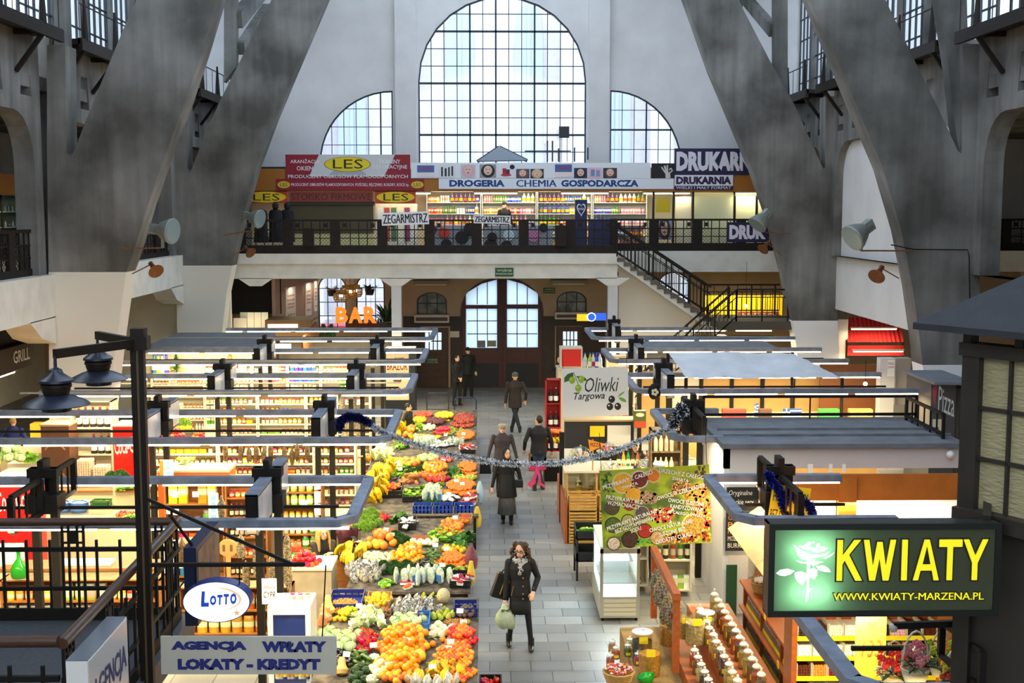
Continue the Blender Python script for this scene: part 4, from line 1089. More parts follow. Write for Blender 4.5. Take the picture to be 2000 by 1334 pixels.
# hanging wires/rails strung between the frames
for k,(Y,z,lab)in enumerate(((19.6,2.55,'over the second stall'),(25.6,3.1,'over the tinsel garland'),(25.2,2.75,'before the jar shelves'),(31.0,3.1,'before the white grocery shelves'),(30.6,2.6,'behind the jar shelves'),(36.6,3.1,'before the bar'))):
 tag(MB().cyl((-9.6,Y,z),(-2.2,Y,z),.022,n=6).build('hanging_rail',M('pale rail','#9b968a',.5),smooth=True),f'thin pale rail strung across the stalls {lab}','rail')
m_face_s=M('sign box face','#dfe2e4',.25,col2='#c4c6ca',scale=3)
def stall_post(x,k,lab,box='box',tall=3.35):
 y=sum(LOOPS[k])/2
 t=thing('stall_post',f"black double post {lab}",'post',(x,y,0))
 for dx in(-.13,.13):MB().box(dx - .05,dx+.05,-.05,.05,0,tall).build('upright',m_black,t,smooth=False)
 MB().box(-.2,.2,-.1,.1,tall - .12,tall).build('cap',m_black,t,smooth=False)
 MB().box(-.04,.04,-.14,.14,tall,tall+.12).build('finial',m_black,t,smooth=False); MB().box(-.22,.22,-.17,.17,tall - .6,tall - .35).build('bracket',m_black,t,smooth=False)
 for s,nm in((-1,'in front of'),(1,'behind')):
  y0,y1=(y-1.2,y - .16)if s<0 else(y+.16,y+1.2)
  z0=2.72
  if box=='box':
   b=thing('sign_box',f"grey faced sign box {nm} the post {lab}",'sign box',(x,y0,z0))
   MB().box(-.08,.08,0,y1-y0,0,.52).build('case',m_black,b,smooth=False)
   for sx in(-1,1):MB().box(min(sx*.08,sx*.086),max(sx*.08,sx*.086),.04,y1-y0 - .04,.04,.48).build('face',m_face_s,b,smooth=False)
   MB().box(-.085,.085,0,y1-y0,.5,.53).build('dusty_top',m_loop,b,smooth=False)
   MB().box(-.06,.06,-.02,.0,.02,.5).build('end_plate',m_black,b,smooth=False)
  else:
   b=thing('ladder_frame',f"open black frame {nm} the post {lab}",'frame',(x,y0,z0)); m=MB(); L=y1-y0
   m.bar((0,0,.5),(0,L,.5),.06).bar((0,0,.05),(0,L,.05),.06).bar((0,0,.05),(0,0,.5),.08).bar((0,L,.05),(0,L,.5),.08); m.build('frame',m_black,b,smooth=False)
   for j in range(1,4):MB().bar((0,L*j/4,.05),(0,L*j/4,.5),.025).build('rung',m_black,b,smooth=False)
for k,lab in((1,'by the fruit, nearest the camera'),(2,'by the fruit where the tinsel begins'),(3,'by the fruit, third from the camera'),(4,'by the fruit, closest to the bar')):stall_post(-3.02,k,lab)
for k,lab,bx in((1,'behind the lamp post','ladder'),(2,'beside the tall red fridge','box'),(3,'before the small christmas tree','box'),(4,'under the bar canopy','box')):stall_post(-6.05,k,lab,bx)
for k,lab,bx in((1,'at the yellow cheese banner','ladder'),(2,'at the kiosk roof where the tinsel ends','ladder'),(3,'beside the grey cloth canopy','box'),(4,'behind the olive banner','box'),(5,'at the foot of the staircase','box')):stall_post(3.76 if k==2 else 3.98,k,lab,bx)
# =====================================================================
# FRUIT AND VEGETABLES
# =====================================================================
rf=random.Random(5)
def lumpy(me_mb,amp,fq,seed=0):
 from mathutils import noise
 me_mb.v=[tuple(V(p)*(1+amp*noise.noise(V(p)*fq+V((seed,0,0)))))for p in me_mb.v]; return me_mb
def ball(r,sz=1.,n=12,m=8):return MB().sph((0,0,r*sz),r,r,r*sz,n,m)
def apple(r):
 return MB().lathe([(0.02*r,.28*r),(.5*r,.02*r),(.9*r,.45*r),(r,1.0*r),(.8*r,1.55*r),(.4*r,1.75*r),(.04*r,1.55*r)],12).cyl((0,0,1.5*r),(.1*r,0,2.0*r),.06*r,n=5,mi=1)
def lobed(r,h,k,amp,dip=.12,n=30):
 b=MB(); prof=[(.05,dip),(.5,.0),(.9,.22),(1,.5),(.9,.8),(.5,1),(.05,1-dip)]
 vs=[(r*q*(1-amp+amp*abs(cos(k*pi*j/n)))*cos(2*pi*j/n),r*q*(1-amp+amp*abs(cos(k*pi*j/n)))*sin(2*pi*j/n),h*z)for q,z in prof for j in range(n)]
 L=len(prof); fs=[(i*n+j,i*n+(j+1)%n,(i+1)*n+(j+1)%n,(i+1)*n+j)for i in range(L-1)for j in range(n)]
 return b.add(vs,fs+[list(range(n-1,-1,-1)),list(range((L-1)*n,L*n))])
def banana_bunch(n=6,L=.2):
 b=MB()
 for i in range(n):
  a=(i -(n-1)/2)*.34; pts=[]; rs=[]
  for t in range(7):
   u=t/6; th=.2+u*1.5; q=V((sin(th)*L*.62,0,.03+.10*cos(th*1.3)))
   q=Matrix.Rotation(a,3,'Z')@ q; pts.append(q+V((0,0,.012*(i%2)))); rs.append((.008,.017,.021,.022,.020,.014,.006)[t])
  b.tube(pts,.02,6,rs=rs)
 return b.cyl((0,0,.1),(-.02,0,.16),.016,.012,n=6,mi=1)
def zucchini(L=.22,r=.026):return MB().tube([(L*(i/6 - .5),.012*sin(i),r+.004*sin(i*.9))for i in range(7)],r,8,rs=[r*.5,r*.9,r,r,r,r*.9,r*.35])
def eggplant(L=.2,r=.04):return MB().tube([(L*(i/6 - .5),0,r)for i in range(7)],r,10,rs=[r*.35,r*.8,r,r*.95,r*.75,r*.55,r*.3])
def curd(r,seed=1):
 q=random.Random(seed); b=MB().sph((0,0,r*.62),r*.86,r*.86,r*.66,10,6)
 for _ in range(46):
  a,e=q.uniform(0,2*pi),q.uniform(.15,1.5); b.sph((r*.84*cos(a)*cos(e),r*.84*sin(a)*cos(e),r*.62+r*.64*sin(e)),r*q.uniform(.16,.24),n=6,m=4)
 return b
def leafball(r,seed=2,k=9):
 """cabbage head wrapped in overlapping bowed leaves"""
 q=random.Random(seed); b=lumpy(MB().sph((0,0,r*.9),r*.88,n=12,m=8),.08,9,seed)
 for j in range(k):
  a=2*pi*j/k+q.uniform(-.2,.2); e0=q.uniform(-.5,.1); g=[]
  for u in range(5):
   for w in range(5):
    e=e0+u/4*1.35; aa=a+(w-2)/2*.5*(1 - .25*(u-2)**2/4); rr=r*(.95+.04*(u==4)+.10*(abs(w-2)==2)+q.uniform(-.015,.015))
    g.append((rr*cos(aa)*cos(e),rr*sin(aa)*cos(e),r*.9+rr*.9*sin(e)))
  b.add(g,[(u*5+w,u*5+w+1,(u+1)*5+w+1,(u+1)*5+w)for u in range(4)for w in range(4)],1 if j%2 else 0)
 return b
def leafy(n,r,h,w,seed=3,up=.9,curl=True):
 """a head or bunch of loose leaves"""
 q=random.Random(seed); b=MB()
 for _ in range(n):
  a,e=q.uniform(0,2*pi),q.uniform(up - .6,up+.5); L=h*q.uniform(.65,1); d=V((cos(a)*cos(e),sin(a)*cos(e),sin(e))); s=V((-sin(a),cos(a),0))*w*q.uniform(.7,1.2)
  p0=V((cos(a),sin(a),0))*r*.3*q.random(); wob=[q.uniform(-.2,.2)*w for _ in range(6)]; g=[]
  for i,(t,ww)in enumerate(((0,.25),(.45,.9),(.75,1),(1,.35))):
   c=p0+d*L*t+V((0,0,-L*.22*t*t))
   g+=[c-s*ww+V((0,0,wob[i])),c+V((0,0,-.15*w)),c+s*ww+V((0,0,wob[i+1]))]
  b.add(g,[(3*i+j,3*i+j+1,3*i+j+4,3*i+j+3)for i in range(3)for j in range(2)],q.choice((0,0,1)))
 return b
def frilly(n,r,h,seed=4):
 """curly herb bunch: many little tufts on a mound"""
 q=random.Random(seed); b=MB()
 for _ in range(n):
  a,e,k=q.uniform(0,2*pi),q.uniform(0,1.5),q.uniform(.75,1); c=V((r*k*cos(a)*cos(e),r*k*sin(a)*cos(e),h*k*sin(e)+.01))
  for _ in range(3):
   d=V((q.uniform(-1,1),q.uniform(-1,1),q.uniform(-.3,1)))*r*.3; s=V((q.uniform(-1,1),q.uniform(-1,1),q.uniform(-1,1)))*r*.09
   b.add([c-s,c+s,c+d],[(0,1,2)],q.choice((0,0,1)))
 return b
def grapes(seed=1):
 q=random.Random(seed); b=MB()
 for i in range(34):
  t=i/34; a=i*2.4; b.sph((.05*(1-t*.7)*cos(a)*q.uniform(.5,1),.16*(t - .5),.03+.035*(1-t*.6)*abs(sin(a))),.013,n=6,m=4)
 return b
def punnet(col,n=14,r=.016,wrap=True):
 b=MB().box(-.07,.07,-.05,.05,0,.03,1).box(-.075,.075,-.055,.055,.028,.034,1); q=random.Random(n)
 for i in range(n):b.sph((-.052+.026*(i%5),-.03+.03*((i//5)%3),.042+q.uniform(0,.012)),r,n=7,m=5)
 return b
def packet(L=.2):
 q=random.Random(3); b=lumpy(MB().sph((0,0,.045),.065,.035,.11,10,7),.25,16)
 b.v=[(x,y,max(0,z+.06))for x,y,z in b.v]; return b.box(-.035,.035,-.036,-.028,.03,.12,1)
def gm(n,c,r=.35,rnd=.25,**k):return M(n,c,r,rnd=rnd,**k)
FR={}
def fruit(name,cat,mb,mats,r,part=None):
 o=mb.build(name,mats); me=o.data; bpy.data.objects.remove(o)
 FR[name]=(me,cat,r,part)
fruit('orange','fruit',ball(.05),[gm('orange peel','#f79a10',.38,bump=.2,scale=120)],.05)
fruit('tangerine','fruit',ball(.034,.85),[gm('tangerine peel','#f5860e',.36)],.034)
fruit('persimmon','fruit',lobed(.045,.07,4,.08),[gm('persimmon skin','#ea6412',.3)],.045)
fruit('pomelo','fruit',ball(.072),[gm('pomelo peel','#f2962a',.4)],.072)
fruit('lemon','fruit',MB().lathe([(.004,0),(.012,.008),(.028,.025),(.033,.045),(.028,.068),(.012,.085),(.004,.094)],10),[gm('lemon peel','#f2c40c',.4)],.032)
fruit('red_apple','fruit',apple(.038),[gm('red apple skin','#a3241c',.3,col2='#d8862a',scale=14,lo=.28,hi=.5),pm('brown')],.038)
fruit('yellow_apple','fruit',apple(.037),[gm('yellow apple skin','#e8cc14',.3),pm('brown')],.037)
fruit('green_apple','fruit',apple(.037),[gm('green apple skin','#b9c92a',.3),pm('brown')],.037)
fruit('plum','fruit',ball(.03,1.1,10,7),[gm('plum skin','#5c2026',.35)],.03)
fruit('tomato','vegetable',lobed(.042,.066,5,.05,n=20),[gm('tomato skin','#d82c14',.2)],.042)
fruit('kiwi','fruit',ball(.03,1.2,10,7),[gm('kiwi skin','#6b5026',.8)],.03)
fruit('bell_pepper','vegetable',lobed(.044,.085,4,.16),[gm('red pepper skin','#c9140c',.15)],.046,('stem',MB().cyl((0,0,.07),(.01,0,.11),.009,.006,n=6),M('pepper stem','#4f7a2a',.6)))
fruit('yellow_pepper','vegetable',lobed(.042,.085,4,.16),[gm('yellow pepper skin','#e8b814',.15)],.044,('stem',MB().cyl((0,0,.07),(.01,0,.11),.009,.006,n=6),M('pepper stem','#4f7a2a',.6)))
fruit('pear','fruit',MB().lathe([(.005,0),(.035,.01),(.04,.035),(.028,.07),(.017,.09),(.004,.098)],10),[gm('pear skin','#b6bd3a',.35)],.04)
fruit('walnut','nut',lumpy(ball(.017,1,8,6),.15,80),[gm('walnut shell','#b07a3c',.8)],.017)
fruit('potato','vegetable',lumpy(MB().sph((0,0,.04),.09,.045,.042,12,8),.16,22,2),[gm('sweet potato skin','#a5693c',.8)],.075)
fruit('beetroot','vegetable',lumpy(ball(.032),.1,30),[gm('beet skin','#6b5a50',.8)],.033)
fruit('zucchini','vegetable',zucchini(),[gm('zucchini skin','#2c4a18',.3,col2='#5d7a34',scale=30,stretch=(.3,6,6))],.05)
fruit('cucumber','vegetable',zucchini(.2,.02),[gm('cucumber skin','#35591c',.35)],.045)
fruit('eggplant','vegetable',eggplant(),[gm('eggplant skin','#1f0f22',.15)],.05,('calyx',MB().tube([(.1,0,.04),(.125,0,.045),(.15,0,.05)],.012,6,rs=[.022,.012,.008]),M('calyx green','#54702e',.6)))
fruit('chicory','vegetable',MB().lathe([(.012,0),(.03,.02),(.034,.06),(.024,.11),(.004,.15)],9),[gm('chicory leaf','#e6e2cc',.5,col2='#4d2458',scale=20,lo=.3,hi=.4)],.034)
fruit('banana_bunch','fruit',banana_bunch(),[gm('banana skin','#f0c50a',.4,rnd=.15),M('banana stalk','#7d7a2a',.6)],.09)
fruit('green_cabbage','vegetable',leafball(.085),[gm('cabbage leaf','#b6d089',.5,rnd=.2),M('pale cabbage leaf','#dbe6b8',.5)],.085)
fruit('napa_cabbage','vegetable',leafy(16,.04,.2,.05,8,1.0),[M('napa rib','#e9edd0',.5),M('napa green','#c0d68e',.5)],.085)
fruit('lettuce','vegetable',leafy(34,.06,.14,.05,9,.7),[gm('lettuce leaf','#7fbb2a',.5,rnd=.2),M('lettuce pale','#b5d65a',.5)],.1)
fruit('spinach_bunch','vegetable',leafy(60,.07,.17,.03,10,.6),[M('spinach leaf','#2a5a16',.5),M('spinach light','#4d8a2a',.5)],.11)
fruit('parsley_bunch','vegetable',frilly(520,.1,.09),[M('parsley leaf','#234a14',.6),M('parsley light','#3a6a22',.6)],.1)
fruit('dill_bunch','vegetable',frilly(420,.1,.1,12),[M('dill leaf','#6f9a2a',.6),M('dill light','#94b83f',.6)],.1)
fruit('cauliflower','vegetable',curd(.085),[M('cauliflower curd','#efe6c4',.7)],.088,('leaf',leafy(14,.1,.12,.035,5,.25),[M('cauliflower leaf','#9ab866',.5),M('cauliflower leaf pale','#c2d490',.5)]))
fruit('broccoli','vegetable',curd(.07,3),[M('broccoli head','#33502a',.7)],.075)
fruit('kohlrabi','vegetable',ball(.045),[gm('kohlrabi skin','#cfd8a8',.5)],.047,('leaf',leafy(7,.04,.09,.02,6,1.0),[M('kohlrabi leaf','#8fae52',.5),M('kohlrabi leaf pale','#b4cc7c',.5)]))
fruit('melon','fruit',MB().sph((0,0,.085),.13,.085,.085,14,9),[gm('yellow melon rind','#f0ca1e',.4)],.12)
fruit('netted_melon','fruit',ball(.1,1.15),[M('netted rind','#d8cba2',.7,col2='#a59868',scale=60)],.1)
fruit('pumpkin','vegetable',lobed(.1,.13,9,.14),[gm('pumpkin skin','#e0701a',.4)],.1,('stem',MB().cyl((0,0,.1),(.015,0,.17),.018,.012,n=7),M('pumpkin stem','#8a8248',.7)))
fruit('squash','vegetable',MB().lathe([(.02,0),(.07,.02),(.085,.07),(.05,.14),(.045,.2),(.03,.23)],12),[gm('squash skin','#eab266',.5)],.085)
fruit('grape_bunch','fruit',grapes(),[gm('grape skin','#aab83a',.25)],.08)
fruit('strawberry_punnet','fruit',punnet('red'),[gm('berry red','#c4201c',.3),M('clear plastic tray','#d8dcd8',.3)],.075)
fruit('mushroom_punnet','vegetable',punnet('white',13,.021),[M('mushroom white','#ebe6dc',.6),M('dark plastic tray','#2a3038',.4)],.075)
fruit('tomato_punnet','vegetable',punnet('orange',15,.017),[gm('small tomato red','#e0481c',.3),M('clear plastic tray','#d8dcd8',.3)],.075)
fruit('salad_bag','vegetable',packet(),[M('salad bag film','#9fb58c',.2,col2='#e2e8e2',scale=30),M('blue bag print','#3f78b8',.3)],.06)
fruit('peppermix_pack','vegetable',packet(),[M('crinkled film','#c9c9c4',.15,col2='#34312e',scale=40),m_lab],.06)
FCAP=285
def place_fruit(name,loc,rot,label,group,s=1.):
 me,cat,r,part=FR[name]
 n=NK.get(name,0)
 if n>=FCAP:return more(name,me,Matrix.LocRotScale(V(loc),V((0,0,0)).to_track_quat('Z','Y')if False else(Matrix.Rotation(rot[2],3,'Z')@ Matrix.Rotation(rot[0],3,'X')).to_quaternion(),V((s,s,s))))
 NK[name]=n+1
 o=inst(me,name,loc,rot,label,cat,group,s)
 if part:
  if name not in KIDS:
   k=part[1].build(part[0],part[2]); KIDS[name]=k.data; bpy.data.objects.remove(k)
  c=bpy.data.objects.new(part[0],KIDS[name]); COL.objects.link(c); c.parent=o
 return o
TABLES={4:(14.6,18.5,.72,1.0,'nearest'),3:(19.7,23.3,.72,1.02,'second'),2:(24.7,29.2,.72,1.05,'third'),1:(30.7,36.0,.72,1.05,'farthest')}
def on_table(T,x,y,lift=0.):
 yf,yb,za,zb,_=TABLES[T]; Z=.85
 for _i in range(8):
  p=at(x,y,Z=Z+lift); Z=za+(p.y-yf)/(yb-yf)*(zb-za)
 return V((p.x,p.y,Z))
def slope(T):yf,yb,za,zb,_=TABLES[T]; return(zb-za)/(yb-yf)
WORD={'banana_bunch':'bunch of bananas','bell_pepper':'red pepper'}
def heap(T,kind,x,y,rx,ry,n,layers=2,s=1.,where=None,tilt=True,lift=.0,col='',side=''):
 """a heap of like fruit: hexagonal layers, the upper ones smaller; nearest first"""
 me,cat,r,part=FR[kind]; r*=s
 c=on_table(T,x,y,.03); Rx=1.22*rx*c.y/FPX; Ry=.61*abs(on_table(T,x,y-ry,.03).y-on_table(T,x,y+ry,.03).y); n=int(n*(1.0 if n<4 else 1.55))
 where=where or f"in the heap on the {TABLES[T][4]} fruit stall"
 lab=f"{col}{WORD.get(kind, kind.replace('_', ' '))} {where}"; grp=lab; got=0; sl=slope(T); pts=[]
 for l in range(layers):
  k=1 - .3*l; d=2*r*.97; row=0; yy=-Ry*k
  while yy<=Ry*k:
   xx=-Rx*k+(r if(row+l)%2 else 0)
   while xx<=Rx*k:
    if(xx/(Rx*k+1e-6))**2+(yy/(Ry*k+1e-6))**2<=1.02:pts.append((l,xx+(r*.5 if l%2 else 0),yy+(r*.5 if l%2 else 0)))
    xx+=d
   yy+=d*.87; row+=1
 if not pts:pts=[(0,0,0)]
 # keep n: the top layer first, then what shows at the front
 pts.sort(key=lambda q:(-q[0],q[2]))
 for l,xx,yy in pts[:n]:
  z=c.z+sl*yy+l*r*1.35+lift
  rot=(rf.uniform(-.5,.5),rf.uniform(-.5,.5),rf.uniform(0,6.3))if tilt and kind !='banana_bunch'else(0,0,rf.uniform(0,6.3))
  place_fruit(kind,(c.x+xx+rf.uniform(-.15,.15)*r,c.y+yy+rf.uniform(-.15,.15)*r,z),rot,lab,grp,s*rf.uniform(.93,1.06))
m_cr={c:M('crate '+c,h,.5)for c,h in dict(black='#17181a',blue='#1d3f9a',green='#1f5a34',wood='#b98a52',darkblue='#1c2c78',skyblue='#3a78c0').items()}
def crate(T,x0,x1,y,depth,c,label,h=.14,Z=None,name='crate'):
 """open box with slotted sides; x0..x1 and y in the picture give its front lower edge on the table"""
 p=on_table(T,x0,y)if Z is None else at(x0,y,Z=Z); q=on_table(T,x1,y)if Z is None else at(x1,y,Z=Z); w=q.x-p.x; d=depth; b=MB()
 b.box(0,w,0,d,0,.01)
 for z0,z1 in((0,h*.42),(h*.58,h)):b.box(0,w,0,.012,z0,z1).box(0,w,d - .012,d,z0,z1).box(0,.012,0,d,z0,z1).box(w - .012,w,0,d,z0,z1)
 for i in range(6):u=w*i/5; b.box(max(0,u - .012),min(w,u+.012),0,.014,0,h).box(max(0,u - .012),min(w,u+.012),d - .014,d,0,h)
 o=b.build(name,m_cr[c],smooth=False); o.location=p; o.rotation_euler=(atan(slope(T))if Z is None else 0,0,0)
 return tag(o,label,'crate')
CARD=MB().box(-.05,.05,-.001,.001,0,.07).build('price_card',M('white card','#f2efe6',.6),smooth=False); CARDM=CARD.data; bpy.data.objects.remove(CARD)
def cards(T,pts,lift=.12):
 for x,y in pts:
  p=on_table(T,x,y,lift); g=f"small white price card stuck among the goods of the {TABLES[T][4]} fruit stall"
  inst(CARDM,'price_card',(p.x,p.y,p.z+lift - .02),(-.5,0,rf.uniform(-.4,.4)),g,'price card',g)
m_tab=M('stall cover','#6e6250',.8,col2='#2e2a22',scale=7)
def table(T,xl,xr,lab):
 yf,yb,za,zb,_=TABLES[T]
 t=thing('fruit_stall',lab,'market stall',((xl+xr)/2,yf,0)); w=xr-xl
 b=MB().prism([(0,za - .05),(yb-yf,zb - .05),(yb-yf,zb - .002),(0,za - .002)],-w/2,w/2,f=lambda u,v,x:(x,u,v)); b.build('board',m_tab,t,smooth=False)
 for x in(-w/2+.08,w/2 - .08):
  for y in(.1,yb-yf - .1):MB().box(x - .03,x+.03,y - .03,y+.03,0,za - .045+(y/(yb-yf))*(zb-za)).build('leg',m_black,t,smooth=False)
 b=MB().box(-w/2+.05,w/2 - .05,.12,.14,.1,za - .08); b.build('front_cloth',M('dark stall cloth','#2a241e',.8,var=.3),t,smooth=False)
 return t
table(4,-2.3,-.16,'sloping fruit stall nearest the camera, heaped with oranges, cabbages and peppers')
table(3,-2.32,-.3,'second fruit stall from the camera with bananas, parsley and bagged salads')
table(2,-2.75,-.22,'third fruit stall from the camera with blue crates along its front edge')
table(1,-2.6,-.34,'farthest fruit stall, heaped with red and yellow apples')
# ---- nearest stall
heap(4,'orange',786,1252,50,26,60,3,where='in the upper heap on the nearest fruit stall')
heap(4,'orange',777,1297,36,28,50,3,where='in the lower heap on the nearest fruit stall')
heap(4,'tangerine',884,1288,44,36,130,3)
heap(4,'persimmon',897,1243,30,16,24,2)
heap(4,'bell_pepper',714,1254,22,18,16,2)
heap(4,'green_cabbage',667,1245,30,26,9,1,tilt=False)
heap(4,'squash',637,1208,14,16,4,1); heap(4,'yellow_apple',668,1203,14,8,8,2); heap(4,'green_apple',683,1196,14,7,9,2)
heap(4,'napa_cabbage',722,1210,28,17,9,1)
crate(4,768,838,1236,.5,'skyblue','light blue crate of pale kohlrabi on the nearest fruit stall',.13)
heap(4,'green_cabbage',802,1218,28,11,6,1,.85,where='in the light blue crate on the nearest fruit stall',lift=.03,col='pale ')
heap(4,'cauliflower',862,1232,22,13,6,1,.8,tilt=False,where='beside the persimmons on the nearest fruit stall')
heap(4,'walnut',892,1216,32,7,60,2)
crate(4,886,932,1206,.34,'darkblue','dark blue crate of beetroots at the aisle end of the nearest fruit stall'); heap(4,'beetroot',909,1200,18,7,22,2,lift=.03)
heap(4,'pear',865,1201,18,8,10,1,1.2)
crate(4,715,762,1187,.4,'wood','wooden box of lemons at the back of the nearest fruit stall',.1); heap(4,'lemon',739,1176,22,8,30,2,lift=.02)
crate(4,640,706,1198,.6,'darkblue','dark blue crate of dried mushrooms at the back corner of the nearest fruit stall'); heap(4,'walnut',672,1186,30,12,110,2,lift=.04,where='in the dark blue crate on the nearest fruit stall'); heap(4,'walnut',740,1194,24,8,70,2,where='beside the lemons on the nearest fruit stall')
heap(4,'peppermix_pack',806,1196,40,12,24,1,where='wrapped in crinkled film on the nearest fruit stall')
heap(4,'netted_melon',865,1175,4,4,1,1,where='with net pattern at the back of the nearest fruit stall',tilt=False); heap(4,'pumpkin',818,1178,4,4,1,1,.8,where='alone at the back of the nearest fruit stall',tilt=False); heap(4,'kiwi',781,1180,10,5,8,1)
heap(4,'grape_bunch',833,1170,24,6,6,1)
heap(4,'melon',822,1286,6,6,1,1,where='lying between the oranges and the tangerines',tilt=False)
heap(4,'zucchini',703,1291,20,10,12,2,where='in the row on the nearest fruit stall'); heap(4,'eggplant',667,1285,16,18,10,1)
heap(4,'broccoli',702,1318,18,16,6,1,tilt=False); heap(4,'cauliflower',737,1312,18,22,6,1,tilt=False,where='at the front of the nearest fruit stall')
heap(4,'potato',790,1326,22,12,10,1); heap(4,'banana_bunch',852,1316,36,14,10,1); heap(4,'chicory',850,1331,40,6,14,1); heap(4,'squash',662,1318,6,6,2,1,where='at the front of the nearest fruit stall')
cards(4,[(793,1252),(880,1255),(875,1268),(815,1212),(730,1262),(744,1208),(700,1185),(676,1280),(898,1195),(845,1305),(760,1300),(905,1217)])
# ---- second stall
heap(3,'bell_pepper',751,1010,8,6,6,1); heap(3,'spinach_bunch',780,1012,16,8,5,1)
heap(3,'dill_bunch',716,1018,22,17,12,1,1.0)
heap(3,'walnut',751,1040,28,12,110,2)
crate(3,778,812,1036,.42,'black','black crate of white mushrooms on the second fruit stall'); heap(3,'mushroom_punnet',795,1026,14,6,6,1,lift=.05)
heap(3,'tangerine',882,1028,27,14,60,2)
crate(3,895,922,1024,.3,'wood','small wooden box of nectarines at the aisle corner of the second fruit stall',.12); heap(3,'persimmon',908,1017,12,5,10,1,.8,lift=.04)
heap(3,'lettuce',864,1043,24,14,8,1,tilt=False); heap(3,'spinach_bunch',907,1055,14,12,6,1,where='hanging over the aisle edge of the second fruit stall')
heap(3,'parsley_bunch',781,1050,17,10,4,1,tilt=False,where='in the upper clump on the second fruit stall'); heap(3,'parsley_bunch',772,1110,30,11,9,1,tilt=False,where='in the wide clump on the second fruit stall')
heap(3,'parsley_bunch',858,1116,20,9,6,1,tilt=False,where='behind the salad bags on the second fruit stall',col='dark ')
heap(3,'banana_bunch',695,1078,18,14,5,1,1.25,where='on the low board at the back of the second fruit stall'); heap(3,'pomelo',742,1062,22,10,9,2,1.05)
heap(3,'kohlrabi',742,1083,24,12,16,1)
heap(3,'orange',798,1083,28,16,44,2,.95); heap(3,'eggplant',822,1098,10,10,6,1)
heap(3,'zucchini',846,1088,16,12,12,2); heap(3,'tangerine',880,1093,27,13,80,2,where='in the front heap on the second fruit stall')
heap(3,'yellow_pepper',884,1072,22,6,12,1); heap(3,'cauliflower',829,1058,18,7,5,1,.75,tilt=False)
heap(3,'walnut',824,1046,14,6,40,1,where='beside the lettuce on the second fruit stall')
heap(3,'grape_bunch',890,1112,26,7,12,1); heap(3,'salad_bag',824,1136,50,5,14,1,1.25,tilt=False)
heap(3,'tomato_punnet',796,1142,13,3,3,1); heap(3,'peppermix_pack',715,1120,28,16,18,1,where='in dark film on the second fruit stall'); heap(3,'lettuce',756,1136,14,6,4,1,.7,where='small and pale at the front of the second fruit stall')
crate(3,878,918,1149,.5,'black','black box of strawberries with white cards at the front corner of the second stall',.12); heap(3,'strawberry_punnet',899,1137,15,7,8,1,lift=.07)
cards(3,[(806,1072),(830,1060),(850,1066),(872,1073),(753,1036),(765,1046),(889,1012),(820,1128),(890,1128),(713,1098),(729,1100),(864,1105)])
# ---- third stall
heap(2,'napa_cabbage',748,890,20,9,7,1,1.4); heap(2,'pumpkin',719,897,8,4,2,1,tilt=False)
heap(2,'banana_bunch',747,930,13,18,12,2,1.3,where='in the tall stack on the third fruit stall'); heap(2,'banana_bunch',731,968,14,16,12,2,1.3,where='spilling at the seller side of the third fruit stall')
heap(2,'lettuce',786,918,20,10,8,1); heap(2,'parsley_bunch',806,920,12,7,4,1); heap(2,'lemon',807,931,8,5,10,1,1.2)
heap(2,'pomelo',800,905,16,6,8,1); heap(2,'yellow_apple',782,893,20,7,16,1); heap(2,'cauliflower',782,906,12,5,4,1,.9,tilt=False)
heap(2,'potato',799,940,16,5,9,2); heap(2,'green_cabbage',838,898,14,5,5,1,tilt=False); heap(2,'tomato',868,897,12,4,10,1)
heap(2,'orange',847,917,28,13,60,2,.9); heap(2,'bell_pepper',854,934,20,6,18,1); heap(2,'spinach_bunch',890,921,14,9,6,1)
heap(2,'tangerine',912,914,20,13,70,2); heap(2,'tangerine',898,950,32,14,110,2,where='in the front heap on the third fruit stall'); heap(2,'pear',908,933,20,4,16,1)
heap(2,'lettuce',846,950,14,8,5,1,where='beside the front tangerines of the third fruit stall'); heap(2,'eggplant',770,935,10,10,8,1)
crate(2,746,784,973,.6,'black','black cardboard box of apricots at the front of the third fruit stall',.16); heap(2,'persimmon',766,961,16,7,20,2,.8,lift=.08)
crate(2,786,824,981,.6,'black','dark crate of eggplants and lettuce at the front of the third fruit stall',.12); heap(2,'lettuce',806,966,16,8,6,1,.8,lift=.06,where='in the dark crate of the third fruit stall')
crate(2,826,863,986,.6,'green','green crate of bagged cucumbers at the front of the third fruit stall',.1); heap(2,'salad_bag',844,974,16,7,10,1,1.2,lift=.05,tilt=False)
crate(2,864,895,988,.6,'black','black box of packed mushrooms at the front of the third fruit stall',.08); heap(2,'mushroom_punnet',880,976,14,6,8,1,lift=.04)
heap(2,'strawberry_punnet',914,980,14,8,10,2); heap(2,'pear',870,966,12,5,8,1,where='between the boxes of the third fruit stall')
for k,(x0,x1)in enumerate(((806,843),(846,884),(887,925))):
 c=crate(2,x0,x1,1015,.34,'blue',f"bright blue crate hanging under the front of the third fruit stall, {('seller end', 'middle one', 'aisle end')[k]}",.15,Z=.86); c.location.y=24.33; c.location.x=at(x0,1008,24.3).x
cards(2,[(843,912),(866,900),(892,940),(903,946),(782,917),(840,960),(870,972),(760,955),(912,976)])
